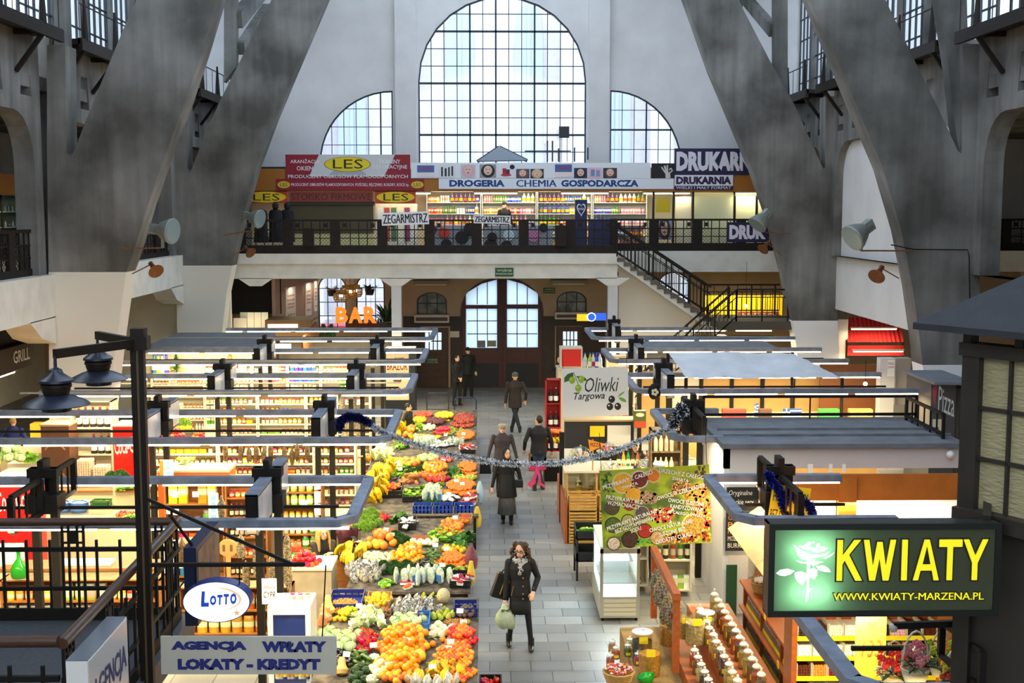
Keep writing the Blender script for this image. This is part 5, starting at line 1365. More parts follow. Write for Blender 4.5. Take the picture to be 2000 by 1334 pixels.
# ---- farthest stall
heap(1,'red_apple',826,813,20,6,55,2); heap(1,'yellow_apple',866,814,22,7,55,2); heap(1,'red_apple',905,821,23,11,110,2,where='in the aisle side heap of the farthest fruit stall')
heap(1,'plum',850,824,22,8,70,2); heap(1,'lemon',818,823,14,6,30,2); heap(1,'lettuce',812,834,16,6,8,1); heap(1,'cauliflower',838,836,10,4,6,1,.8,tilt=False)
heap(1,'tomato',864,842,15,5,26,2); heap(1,'banana_bunch',779,838,9,14,14,2,1.2); heap(1,'pomelo',798,847,9,6,9,2,.9); heap(1,'yellow_pepper',817,850,14,6,16,1); heap(1,'green_apple',846,850,14,6,20,1)
heap(1,'grape_bunch',888,843,16,5,10,1); heap(1,'tangerine',908,852,20,10,60,2); heap(1,'mushroom_punnet',858,866,24,7,16,1,where='in white film on the farthest fruit stall'); heap(1,'salad_bag',826,868,16,6,10,1,1.2,tilt=False,where='on the farthest fruit stall')
crate(1,899,928,886,.5,'black','black crate of berry punnets at the aisle corner of the farthest fruit stall',.1); heap(1,'strawberry_punnet',912,876,13,5,10,1,lift=.05)
heap(1,'salad_bag',890,866,18,4,8,1,where='under film on the farthest fruit stall'); heap(1,'lettuce',786,868,16,8,8,1,where='at the seller end of the farthest fruit stall')
cards(1,[(838,830),(870,850),(905,848),(850,858),(880,862)])
# crates on the floor, bags hanging at the table ends
p=at(933,1320,Z=0)
for k in range(2):
 c=crate(4,0,1,0,.5,'black',('lower black cardboard crate on the aisle floor beside the tangerines','upper black cardboard crate of red peppers on the aisle floor beside the tangerines')[k],.26,Z=.72)
 c.data=MB().box(0,.3,0,.5,0,.02).box(0,.3,0,.02,0,.28).box(0,.3,.48,.5,0,.28).box(0,.02,0,.5,0,.28).box(.28,.3,0,.5,0,.28).box(.18,.27,-.004,0,.15,.23).mesh(MB().build('tmp',m_black).data).build('tmp2',m_black).data
 c.location=(at(933,0,16.6).x,15.9,.012+.3*k)
for o in[o for o in bpy.data.objects if o.name.startswith('tmp')]:bpy.data.objects.remove(o)
for j in range(14):
 place_fruit('bell_pepper',(at(933,0,16.6).x+.06+.06*(j%4),15.98+.11*(j//4),.5+.02*(j%3)),(rf.random(),rf.random(),rf.random()*6),'red pepper in the upper crate on the aisle floor','red peppers in the floor crate')
def sack(name,label,x,y,T,r,h,mat):
 p=at(x,y,Y=T); b=lumpy(MB().lathe([(.02,-h),(r*.8,-h*.93),(r,-h*.55),(r*.6,-h*.18),(.03,0)],14),.1,14); o=b.build(name,mat); o.location=p; return tag(o,label,'bag')
sack('mesh_sack','purple mesh sack of onions hanging at the aisle edge of the second fruit stall',920,1066,20.9,.12,.42,M('onion net','#5a2530',.6,col2='#8a4450',scale=50))
sack('paper_bag','yellow bag hanging at the aisle edge of the second fruit stall',920,1096,20.2,.07,.4,M('yellow bag','#d8b83a',.5))
sack('paper_bag','yellow bag hanging at the front corner of the third fruit stall',932,990,24.9,.09,.42,MATS['yellow bag'])
sack('plastic_bag','light blue carrier bags hanging at the aisle edge of the third fruit stall',937,940,26.3,.1,.5,M('light blue film','#9db8cc',.3))
# =====================================================================
# GROCERY STALLS ON THE FRUIT SIDE (nearest first)
# =====================================================================
m_oak=M('honey wood shelf','#9a5f26',.5,var=.3,scale=6,stretch=(1,4,4))
m_wsh=M('white stall shelf','#d2c8ac',.5)
m_cnt=M('beige counter','#c4b894',.6,var=.1,scale=2)
m_cola=M('red drinks fridge','#c8150f',.3)
JARS=[('glass_jar','amber yellow cream brown orange'),('pickle_jar','green lime amber cream'),('jam_jar','amber red orange purple'),('glass_jar','amber amber yellow')]
MIXED=[('glass_jar','amber yellow cream red'),('jam_jar','red orange amber purple'),('sauce_bottle','red orange brown green'),('tin_can','red yellow green blue orange'),('juice_bottle','orange yellow lime amber'),('food_carton','white yellow orange red green'),('snack_bag','amber cream brown white'),('tea_box','red orange green yellow')]
DRINK=[('soda_bottle','black orange lime blue clear'),('wine_bottle','green black amber'),('juice_bottle','orange yellow lime')]
def X(px,Y):return at(px,700,Y).x
def unit(name,lab,px0,px1,Y,z0,z1,n,mat,kinds,where,seed,**k):
 return shelf_unit(name,lab,X(px0,Y),X(px1,Y),Y,z0,z1,n,mat,kinds,where,seed=seed,**k)
def counter(name,lab,px0,px1,Y,d,h,mat,top=None,cat='counter'):
 x0,x1=X(px0,Y),X(px1,Y); t=thing(name,lab,cat,(x0,Y,0)); w=x1-x0
 MB().box(0,w,.03,d,0,h - .04).build('body',mat,t,smooth=False); MB().box(-.02,w+.02,0,d+.02,h - .04,h).build('top',top or m_cnt,t,smooth=False)
 return t
unit('wooden_shelf','low honey wood jar shelf behind the landing railing',-20,300,19.0,.1,1.15,3,m_oak,[('pickle_jar','cream amber lime green'),('glass_jar','amber cream brown yellow')],'the low shelf behind the landing railing',2,s=1.4,nd=1)
unit('wooden_shelf','honey wood snack shelf hung with wooden spoons beside the oval lottery sign',335,560,18.4,.1,1.2,3,m_oak,[('snack_bag','amber cream orange brown white'),('snack_bag','green red amber')],'the snack shelf by the lottery sign',3,s=1.3,nd=1)
unit('wooden_shelf','wooden tin shelf under the orange counter board',312,430,22.6,.1,1.93,4,m_oak,[('tin_can','red yellow green blue'),('food_carton','red orange blue yellow'),('pickle_jar','cream green'),('wine_bottle','black brown')],'the wooden tin shelf',4,s=1.7,nd=1,fill=.85)
unit('wooden_shelf','wooden shelf of water and soda bottles beside the tin shelf',432,515,22.6,.1,1.95,5,m_oak,[('soda_bottle','clear black clear red'),('sauce_bottle','red black')],'the wooden water bottle shelf',5,s=1.2,nd=1)
unit('wooden_shelf','wooden shelf of honey and pickle jars behind the seated women',538,625,22.6,.1,1.95,7,m_oak,[('glass_jar','amber yellow cream amber'),('pickle_jar','lime green')],'the honey shelf behind the seated women',6,s=1.15,nd=1)
for k,(a,b)in enumerate(((286,420),(421,520),(521,610),(611,692))):
 unit('stall_shelf',('cream jar shelving behind the orange counter board','cream jar shelving over the water bottles','cream jar shelving hung with packs over the honey shelf','cream jar shelving beside the tinsel post')[k],a,b,24.7,.5,2.2,8,m_wsh,MIXED if k !=1 else JARS+MIXED[:3],('the shelving behind the orange counter','the shelving over the water bottles','the shelving over the honey shelf','the shelving beside the tinsel post')[k],7+k,s=1.12,nd=1)
for k,(a,b)in enumerate(((416,500),(501,595),(596,655),(656,722))):
 unit('stall_shelf',('tall jar shelving next to the produce corner','tall jar shelving behind the sign box','tall jar shelving left of the tinsel','tall jar shelving behind the tinsel garland')[k].replace('left of','beside'),a,b,30.1,.4,2.4,8,m_wsh,MIXED+JARS,('the tall shelving by the produce corner','the tall shelving behind the sign box','the tall shelving beside the tinsel','the tall shelving behind the tinsel')[k],12+k,s=1.15,nd=1)
unit('stall_shelf','cream bottle shelving below the small christmas tree',293,400,35.5,.5,2.2,5,m_wsh,[('wine_bottle','green lime black'),('sauce_bottle','red orange white'),('jam_jar','red orange')],'the shelving below the christmas tree',20,nd=1,s=1.15)
for k,(a,b)in enumerate(((395,490),(491,560),(561,625),(626,700))):
 unit('stall_shelf',('bright white grocery shelving of juices beside the golden panel','bright white grocery shelving of dark bottles','bright white grocery shelving of jars behind the far sign box','bright white grocery shelving of cartons nearest the aisle')[k],a,b,35.5,.4,2.55,7,M('bright white shelf','#dcd6c6',.5),[[('juice_bottle','yellow lime pink'),('food_carton','white green')],[('wine_bottle','black green'),('juice_bottle','yellow'),('tin_can','red white')],[('glass_jar','red orange white'),('jam_jar','red'),('food_carton','blue white')],[('food_carton','green white orange'),('tea_box','red blue'),('soda_bottle','black')]][k],('the white shelving of juices','the white shelving of dark bottles','the white shelving of jars','the white shelving of cartons')[k],22+k,s=1.15,nd=1)
# counters
counter('stall_counter','beige counter carrying the green scale and the blue sacks',0,305,22.9,.8,1.1,m_cnt)
counter('stall_counter','counter with orange front board before the jar shelves',300,440,23.1,.7,2.0,M('orange counter front','#d2691a',.6))
counter('stall_counter','long cream deli counter behind the honey shelf',445,700,23.6,.6,1.0,m_cnt)
counter('stall_counter','long cream counter in front of the tall jar shelving',420,705,28.3,.7,1.25,m_cnt)
counter('stall_counter','white counter before the bright grocery shelving',395,700,34.2,.6,.85,m_wsh)
counter('stall_counter','stepped produce counter under the egg trays',60,290,25.0,1.2,1.2,m_cnt,m_oak)
counter('stall_counter','produce counter of the corner with eggs, tomatoes and dill',292,402,29.0,.9,1.35,m_cnt,m_oak)
counter('stall_counter','beige boxed counter under the tomatoes beside the seated women',562,640,19.9,.75,1.05,M('beige boxed front','#b3a486',.7,var=.2),M('tomato board','#d8cdb4',.6))
counter('stall_counter','pale melon counter behind the red fridge nearest the lamp post',-10,78,27.4,.8,1.5,m_cnt)
counter('stall_counter','wooden top counter with the green demijohn',-20,300,19.45,.5,1.2,m_cnt,m_oak)
def pile(kind,x,y,Z,rx,ry,n,where,layers=2,s=1.,col=''):
 """a heap on a level counter top at height Z"""
 me,cat,r,part=FR[kind]; r*=s; c=at(x,y,Z=Z+.04); Rx=rx*c.y/FPX; Ry=ry
 lab=f"{col}{WORD.get(kind, kind.replace('_', ' '))} {where}"; pts=[]
 for l in range(layers):
  k=1 - .3*l; row=0; yy=-Ry*k
  while yy<=Ry*k+1e-6:
   xx=-Rx*k+(r if(row+l)%2 else 0)
   while xx<=Rx*k+1e-6:pts.append((l,xx,yy)); xx+=2*r*.97
   yy+=2*r*.87; row+=1
 pts.sort(key=lambda q:(-q[0],q[2]))
 for l,xx,yy in pts[:n]:place_fruit(kind,(c.x+xx,c.y+yy,Z+l*r*1.35),(rf.uniform(-.4,.4),rf.uniform(-.4,.4),rf.uniform(0,6)),lab,lab,s*rf.uniform(.94,1.05))
pile('tomato',597,1094,1.05,26,.24,40,'piled on the boxed counter beside the seated women',3,1.15)
pile('pumpkin',578,1072,1.1,2,.02,1,'standing behind the tomatoes beside the seated women',1,1.1)
pile('tomato',330,847,1.35,34,.3,60,'in the corner with the egg trays',2,1.2); pile('yellow_apple',360,838,1.4,20,.16,22,'in the corner with the egg trays',2); pile('dill_bunch',360,826,1.5,14,.12,7,'in the corner with the egg trays',1,1.3); pile('tomato',390,852,1.35,10,.14,14,'on the end of the egg corner counter',2,1.2)
pile('orange',120,944,1.2,30,.16,30,'on the stepped counter under the egg trays',2); pile('lemon',180,944,1.2,28,.16,40,'on the stepped counter under the egg trays',2); pile('parsley_bunch',235,928,1.3,14,.12,5,'beside the egg trays',1,1.3); pile('lettuce',255,950,1.2,16,.12,5,'on the stepped counter under the egg trays',1)
pile('green_cabbage',25,895,1.5,20,.2,10,'on the pale melon counter',2,1.3); pile('melon',10,905,1.5,10,.1,3,'on the pale melon counter',1); pile('lettuce',55,890,1.5,12,.12,4,'on the pale melon counter',1,1.3)
pile('red_apple',255,1002,1.1,22,.14,26,'on the beige counter beside the scale',1); pile('lettuce',262,1006,1.12,12,.08,3,'beside the scale',1,.8)
pile('green_apple',365,895,2.0,16,.1,14,'on the orange fronted counter',1); pile('napa_cabbage',375,900,2.0,8,.08,2,'on the orange fronted counter',1,1.1)
# egg trays
EGG=None
def egg_tray(x,y,Z,n,lab):
 global EGG
 for k in range(n):
  p=at(x,y,Z=Z)
  if EGG is None:
   t=thing('egg_tray',lab,'egg tray',p); b=MB().box(-.15,.15,-.15,.15,0,.012)
   for i in range(6):
    for j in range(6):b.lathe([(.024,.0),(.02,.035)],6,c=(-.125+.05*i,-.125+.05*j,.01),caps=False)
   a=b.build('tray',M('grey egg carton','#b5a892',.9),t); e=MB()
   for i in range(6):
    for j in range(6):e.sph((-.125+.05*i,-.125+.05*j,.04),.021,.021,.027,8,6)
   e=e.build('egg',M('egg shell','#e6c9a4',.6),t); e['kind']='stuff'; EGG=(t,[a,e])
  else:t=clone(EGG[0],p,None,lab,kids=EGG[1])
  t.location=(p.x,p.y,Z+.055*k); t['group']=lab; t['label']=lab
egg_tray(168,932,1.2,7,'egg tray in the taller stack on the stepped counter'); egg_tray(200,934,1.2,5,'egg tray in the lower stack on the stepped counter'); egg_tray(345,822,1.5,8,'egg tray in the stack behind the tomato corner'); egg_tray(320,824,1.5,6,'egg tray in the stack at the edge of the tomato corner')
# fridges
def fridge(lab,px0,px1,Y,h,d,z=0.):
 x0,x1=X(px0,Y),X(px1,Y); w=x1-x0; t=thing('drinks_fridge',lab,'fridge',(x0,Y,z))
 MB().box(0,w,.04,d,0,h).build('body',m_cola,t,smooth=False,bev=.02); MB().box(.0,w,0,.04,.12,h).build('door',m_cola,t,smooth=False,bev=.01)
 MB().box(-.01,w+.01,-.0,d+.01,h,h+.03).build('dusty_top',M('fridge top','#b9b09a',.7),t,smooth=False)
 f=MB(); write(f,'Coca-Cola',.04*w,.96*w,h*.74,h*.90,-.005,.012,.35,0,.12); f.build('lettering',ink('#f2ece6'),t,smooth=False)
 for cx in(.22,.7):
  b=MB().lathe([(.02,.0),(.09*w/.55,.03),(.07*w/.55,.2),(.10*w/.55,.5),(.03,.52)],12,caps=False); b.v=[(cx*w+x,-.006+min(0,y)*.04,.1+z_)for x,y,z_ in b.v]; b.build('glass_picture',M('fridge glass picture','#e89a72',.5),t,smooth=False)
 return t
fridge('tall red cola fridge with white script beside the white drinks cooler',215,272,26.7,2.2,.7)
fridge('red cola fridge with a dusty top nearest the landing railing',-22,50,21.6,2.2,.7)
# white cooler full of drinks
cl=shelf_unit('drinks_cooler','white open drinks cooler between the brown cabinet and the red fridge',X(133,27.6),X(214,27.6),27.6,.2,2.62,4,m_wsh,[('soda_bottle','blue clear black orange'),('soda_bottle','black orange'),('sauce_bottle','brown green'),('tin_can','red blue')],'the white drinks cooler',seed=40,nd=1,s=1.35,depth=.5,fill=.7); cl['category']='cooler'
x0,x1=X(73,26.8),X(128,26.8)
t=thing('locker','tall brown panelled cabinet behind the stepped counter','cabinet',(x0,26.8,0)); w_=x1-x0
MB().box(0,w_,.02,.6,0,2.2).build('body',M('brown locker wood','#5e3a22',.5,var=.2,scale=5),t,smooth=False); MB().box(-.02,w_+.02,0,.62,2.2,2.24).build('top',M('locker top','#a58e6a',.6),t,smooth=False)
for z in(.5,1.1,1.7):
 d=MB().prism([(.08,z),(.2,z+.14),(w_ - .2,z+.14),(w_ - .08,z),(w_ - .1,z - .02),(w_ - .21,z+.11),(.21,z+.11),(.1,z - .02)],-.012,.02); d.build('moulding',M('pale moulding','#a5714e',.5),t,smooth=False)
# scale, sacks, demijohn, small goods on the counters
p=at(198,1000,Z=1.1); t=thing('weighing_scale','beige weighing scale with a green crate on its pan','scale',p)
MB().prism([(-.2,0),(.2,0),(.17,.1),(-.17,.1)],-.15,.18).build('base',M('scale beige','#c9bd96',.5),t,smooth=False); MB().box(-.19,.19,-.12,.17,.1,.12).build('pan',m_tin,t,smooth=False); MB().box(.2,.23,.1,.14,0,.55).build('display_post',M('scale beige','#c9bd96',.5),t,smooth=False)
d=MB().box(-.18,.26,.06,.14,.5,.66).build('display',M('scale display case','#8f8a62',.5),t,smooth=False)
for k in range(3):MB().box(-.13+.12*k,-.05+.12*k,.052,.06,.55,.61).build('digit_window',M('green digits','#3fae2a',.5,emit=.8),d,smooth=False)
b=MB().box(-.17,.17,-.12,.14,0,.012)
for z0,z1 in((.0,.05),(.07,.11)):b.box(-.17,.17,-.12,-.11,z0,z1).box(-.17,.17,.13,.14,z0,z1).box(-.17,-.16,-.12,.14,z0,z1).box(.16,.17,-.12,.14,z0,z1)
o=b.build('crate',m_cr['green'],smooth=False); o.location=(p.x,p.y,1.221); tag(o,'small green crate of dill standing on the weighing scale','crate')
for k in range(3):place_fruit('dill_bunch',(p.x - .1+.1*k,p.y,1.235),(0,0,k),'dill bunch in the green crate on the scale','dill on the scale',.8)
for k,x in enumerate((122,155)):
 q=at(x,1000,Z=1.1); t=thing('open_sack',('open blue sack of grain with a red rim beside the scale','open blue sack of cream beans next to the scale')[k],'sack',q)
 lumpy(MB().lathe([(.13,0),(.18,.06),(.17,.16),(.19,.2),(.15,.2),(.14,.16)],14,caps=False),.12,12).build('sack',M('blue sack film','#4a78c0',.35),t); MB().sph((0,0,.14),.15,.15,.06).build('filling',pm(('orange','cream')[k],.8),t)
q=at(38,1128,Z=1.2); t=thing('demijohn','big green glass demijohn on the wooden counter behind the landing railing','bottle',q)
MB().lathe([(.11,0),(.125,.03),(.125,.14),(.09,.22),(.032,.3),(.028,.42)],16).build('body',M('bottle green glass','#1f7a1a',.08),t); MB().lathe([(.035,.4),(.035,.43),(.028,.44)],10).build('neck_ring',M('bottle green glass','#1f7a1a',.08),t)
for nm,lab,x0,x1,y0,y1,Y,c,d in(('cardboard_box','white cardboard box with pale blue print on the wooden counter',105,215,1100,1128,19.6,'#e4e2da',.3),('cardboard_box','plain white box beside the green demijohn',-10,34,1070,1128,19.7,'#eae6da',.3),('cloth','neon green folded cloth on the wooden counter',62,98,1120,1130,19.5,'#8fe01a',.25),('cardboard_box','white boxes stacked on the melon counter',15,74,905,935,27.0,'#e9e2cf',.4),('paper_card','yellow paper card on the orange fronted counter',312,334,900,935,23.0,'#e8c04a',.01),('cardboard_box','yellow box standing before the white cooler',60,80,828,880,28.2,'#e0b428',.3)):
 p,w_,h_=fit(x0,y0,x1,y1,Y); o=MB().box(0,w_,0,d,0,h_).build(nm,ink(c),smooth=False,bev=.01); o.location=p; tag(o,lab,'box'if nm.startswith('card')else 'cloth'if nm=='cloth'else 'card')
# hanging nut packs, spoons, key racks
for k,(x,y)in enumerate(((408,1052),(445,1056))):
 p=at(x,y,18.2); b=MB().prism(ell(0,-.11,.15,.13),-.01,.01).prism([(-.028,-.55),(.028,-.55),(.04,-.2),(-.04,-.2)],-.008,.008)
 for dx in(-.06,.05):b.box(dx - .02,dx+.02,-.014,.014,-.16,-.06,1)
 o=b.build('wooden_paddle',[M('pale spoon wood','#dba95c',.6),M('paddle print','#7a5a3a',.6)],smooth=False); o.location=p; tag(o,('wooden paddle hanging over the snack shelf beside the key rack','wooden paddle hanging over the snack shelf nearer the tomatoes')[k],'paddle')
def hang_pack(x,y,Y,L,lab,col,r=.06,grp=None):
 p=at(x,y,Y); b=lumpy(MB().lathe([(.01,0),(r*.35,-.04),(r,-.12),(r,-L*.8),(r*.6,-L),(.01,-L)],9,sy=.6),.3,18,x); o=b.build('nut_pack',M('nut pack '+col,col,.3,col2='#3a2a18',scale=45)); o.location=p; return tag(o,lab,'pack',grp or lab)
for x,y,L in((432,968,.35),(560,1040,.9),(470,1040,.4),(355,1050,.4),(500,1060,.5),(545,1010,.35),(385,1060,.3),(480,1095,.5),(530,1080,.4)):hang_pack(x,y,18.0,L,f"pack of nuts hanging over the snack shelf, {('short', 'long')[L > .45]} and {('tan', 'brown', 'pale')[x % 3]}",('#b09a72','#8a6a42','#c8b288')[x%3])
for x,y in((440,862),(470,864),(500,866),(528,862),(555,868),(580,864),(600,866),(486,870),(515,872),(570,872)):hang_pack(x,y,24.2,.35,'net of dried mushrooms hanging before the jar shelving','#8d7850',.05,'dried mushroom nets')
for x,y in((672,800),(690,770),(700,790),(684,800),(668,770)):hang_pack(x,y,28.8,.75,'garlic string hanging behind the tinsel garland','#cfc1a0',.08,'garlic strings')
for k,(x,y0,y1)in enumerate(((328,898,938),(416,963,1015),(327,1050,1120),(345,1055,1110))):
 p,w_,h_=fit(x-8,y0,x+10,y1,22.2 if k<2 else 18.0); b=MB().box(0,w_,0,.01,0,h_)
 for j in range(4):b.box(w_*.25,w_*.75,-.004,0,h_*(.06+.23*j),h_*(.2+.23*j),1)
 o=b.build('hanging_card',[M('card white','#ece8dc',.6),M('card blue',('#6a9ac0','#6a9ac0','#4a86c0','#e0a81a')[k],.5)],smooth=False); o.location=p; tag(o,('strip of blue packs hanging beside the orange counter','strip of blue packs hanging before the water bottles','strip of blue sachets hanging by the landing railing','strip of yellow sachets hanging by the landing railing')[k],'pack')
# notes pinned on the shelves
for k,(x0,y0,x1,y1)in enumerate(((614,937,626,956),(614,960,626,982),(614,984,626,1006),(546,977,558,988),(587,977,600,993),(336,960,348,972),(376,960,388,971),(325,993,332,1004),(338,990,349,1006))):board('shelf_note',f"handwritten white note pinned to the {'post of the honey shelf' if k < 3 else 'honey shelf boards' if k < 5 else 'tin shelf boards'}, {('top', 'middle', 'bottom', 'near the post', 'near the aisle', 'upper near the lamp post', 'upper near the water bottles', 'lower small', 'lower large')[k]}",'note',x0,y0,x1,y1,22.56,M('white card','#f2efe6',.6),.004)
# small chest fridge with glass door
p,w_,h_=fit(525,1180,606,1330,16.2); t=thing('glass_door_fridge','small white fridge with a glass door beside the nearest fruit stall','fridge',(p.x,p.y,0)); H=1.62
b=MB().box(0,w_,.05,.6,0,H).build('body',M('fridge white','#ecebe6',.4),t,smooth=False,bev=.02); b=MB().box(0,.07,0,.05,.45,H).box(w_ - .07,w_,0,.05,.45,H).box(.07,w_ - .07,0,.05,H - .12,H).box(.07,w_ - .07,0,.05,.45,.55).build('door',M('fridge white','#ecebe6',.4),t,smooth=False)
MB().box(.07,w_ - .07,.02,.025,.55,H - .12).build('glass_pane',glass('fridge glass','#c8d4f0',.12),b,smooth=False); MB().box(.06,w_ - .06,.03,.051,.5,H - .1).build('interior',M('fridge inside','#5f74a8',.5),t,smooth=False)
for j in range(9):good('juice_bottle',('white','clear','blue')[j%3],(p.x+.12+.05*j,p.y+.02,.62+.001),0,'inside the small glass door fridge',.8)
for j in range(3):inst(proto('jam_jar','white'),'yoghurt_cup',(p.x+.3+.1*j,p.y+.25,H),0,'white cup standing on the small glass door fridge','cup','cups on the small fridge')
# roofed stall beside the golden panel
a,b=X(282,36),X(492,36)
t=thing('stall_roof','flat grey stall roof with cream fascia below the bar','roof',(a,35.9,2.5)); MB().box(0,b-a,0,4.2,.3,.42).build('roof_slab',M('dusty grey roof','#75777c',.8,var=.2,scale=3),t,smooth=False); MB().box(0,b-a,.02,.08,-.35,.3).build('fascia',m_wsh,t,smooth=False)
for x in(0,b-a - .1):MB().box(x,x+.1,.1,.2,-2.5,.3).build('post',m_cnt,t,smooth=False)
struct(MB().box(a,X(470,36),36.1,36.2,0,2.8),'wall_left',m_wsh,smooth=False)
board('golden_panel','golden yellow panel beside the bright white grocery shelving','panel',463,690,490,745,35.95,M('golden panel','#cfa21a',.5),.06)
for j,c in enumerate(('blue','lime','clear','blue')):good('soda_bottle',c,(X(300+8*j,35.6),35.65,2.205),0,'on top of the shelving beside the christmas tree',1.6)
p=at(344,768,35.6); t=thing('christmas_tree','small decorated christmas tree on top of the bottle shelving','christmas tree',(p.x,35.7,2.205)); q=random.Random(8); b=MB()
for j in range(420):
 z=q.random()**.8; a_=q.uniform(0,2*pi); r_=.2*(1-z)+.02; d=V((cos(a_)*r_,sin(a_)*r_,-.05)); s=V((-sin(a_),cos(a_),0))*.02; c=V((0,0,.08+z*.5)); b.add([c-s,c+s,c+d],[(0,1,2)])
b.build('branches',M('tree needles','#2a5a1c',.6),t,smooth=False); b=MB()
for j in range(34):z=q.random(); a_=q.uniform(0,2*pi); r_=.18*(1-z)+.03; b.sph((cos(a_)*r_,sin(a_)*r_,.05+z*.48),.022,n=6,m=4)
b.build('baubles',M('gold bauble','#e8b83a',.3,.6),t)['kind']='stuff'; MB().cyl((0,0,0),(0,0,.5),.012).build('trunk',pm('brown'),t)
p=at(450,738,35.7); t=tag(lumpy(MB().lathe([(.13,0),(.13,.05),(.09,.3),(.02,.62)],10),.1,14).build('wicker_cone',M('dark wicker cone','#5a4a26',.8,col2='#b59a52',scale=40),loc=(p.x,35.7,2.205)),'dark wicker cone on top of the bottle shelving beside the golden panel','decoration')
# stall with drinks poster by the aisle
o,w_,h_=board('drinks_machine','dark machine with cream jam poster and blue base by the great door','machine',752,682,810,788,37.5,M('dark machine case','#1c2028',.4),.9); o.location.z=0; zb=at(0,788,37.5).z
o.data.transform(Matrix.Translation((0,0,0))); Z0=at(780,788,37.5).z
for v in o.data.vertices:v.co.z=0 if v.co.z<.01 else at(780,682,37.5).z
o['h']=at(780,682,37.5).z
patch(o,[(.04,.42),(.8,.42),(.8,.97),(.04,.97)],'#e6d2a4','poster'); patch(o,[(.12,.05),(.95,.05),(.95,.3),(.12,.3)],'#143a9c','blue_base')
letters(o,'MAMY',.35,.65,.86,.91,'#7a2a1c',.01,y=-.006); letters(o,'BRAZOR',.08,.76,.76,.85,'#8a3a20',.02,y=-.006); patch(o,ell(.42,.65,.14,.04),'#7a4a34','fruit_picture',-.006)
for j in range(4):patch(o,[(.12+.16*j,.47),(.22+.16*j,.47),(.22+.16*j,.54),(.17+.16*j,.57),(.12+.16*j,.54)],'#b5523a','jar_picture',-.006)
# grill stall under the side gallery
t=thing('grill_kiosk','dark grill kiosk with bamboo wall and slanted lamps under the side gallery','kiosk',(-10.75,29.6,0))
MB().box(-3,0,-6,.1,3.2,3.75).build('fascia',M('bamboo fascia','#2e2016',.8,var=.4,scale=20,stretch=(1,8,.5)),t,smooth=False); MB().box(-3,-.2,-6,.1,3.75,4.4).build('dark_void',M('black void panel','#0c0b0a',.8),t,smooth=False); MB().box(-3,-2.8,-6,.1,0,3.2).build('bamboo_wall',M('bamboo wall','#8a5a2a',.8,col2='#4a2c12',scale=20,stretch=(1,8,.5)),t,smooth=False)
f=MB(); write(f,'GRILL',0,1.0,0,.28,0,.01,f=lambda q:(.006,-1.25+q[0],3.36+q[2])); f.build('lettering',ink('#cfcabf'),t,smooth=False)
MB().box(-1.2,-.2,-6,0,0,1.1).build('counter',m_oak,t,smooth=False)
for k in range(3):
 tl=thing('tube_lamp',('lit tube lamp under the grill fascia','lit tube lamp inside the grill kiosk','lit tube lamp deep in the grill kiosk')[k],'light',(-10.95 - .55*k,24.4,3.13 - .12*k)); MB().box(-.04,.04,0,4.6,.0,.05).build('housing',MATS['lamp housing'],tl,smooth=False); MB().cyl((0,.1,-.02),(0,4.5,-.02),.02).build('lamp_tube',MATS['warm tube stall'],tl)
lamp_area('tube_light',(-11.6,27,2.85),.1,4,130,WARM)
# glass cabinets on the side gallery, left end
t=thing('display_cabinet','glass display cabinet with lit ornaments on the side gallery','cabinet',(-14.0,30.5,GZ)); MB().box(0,.06,0,9,1.9,2.5).build('fascia',m_orange,t,smooth=False); MB().box(-.5,-.45,0,9,0,1.9).build('back_panel',M('cabinet back','#8f8a5a',.6),t,smooth=False)
for z in(.02,.5,.95,1.4):MB().box(-.45,0,0,9,z,z+.03).build('shelf',M('cabinet glass shelf','#b9c4b4',.2),t,smooth=False)
for y in(0,1.5,3,4.5,6,7.5,9):MB().box(-.03,.03,y - .03,y+.03,0,1.9).build('frame',m_iron,t,smooth=False)
MB().box(.0,.006,0,9,0,1.9).build('glass_pane',m_glass,t,smooth=False)
for j in range(90):
 q=(-14.2,30.7+8.6*(j%30)/30,GZ+(.53,.98,1.43)[j//30]); good('sauce_bottle',('cream','white','amber','clear')[j%4],q,0,'in the gallery display cabinet',.9)
tl=thing('tube_lamp','lit tube lamp over the gallery display cabinet','light',(-13.85,31,GZ+1.83)); MB().box(-.03,.03,0,2.2,.0,.04).build('housing',MATS['lamp housing'],tl,smooth=False); MB().cyl((0,.05,-.02),(0,2.15,-.02),.02).build('lamp_tube',MATS['warm tube stall'],tl)
lamp_area('tube_light',(-13.7,34,GZ+1.8),.1,5,45,(1,.9,.6))
# =====================================================================
# THE OLIVE SIDE OF THE AISLE (nearest first)
# =====================================================================
m_red_w=M('reddish wood','#a4521c',.45,var=.25,scale=5,stretch=(4,.6,4))
m_jarg=M('jar glass','#d9dcd2',.08,trans=0); 
m_jglass=glass('jar clear glass','#f2f4ee',.16,.04)
m_ylab=M('yellow price label','#f0d818',.5)
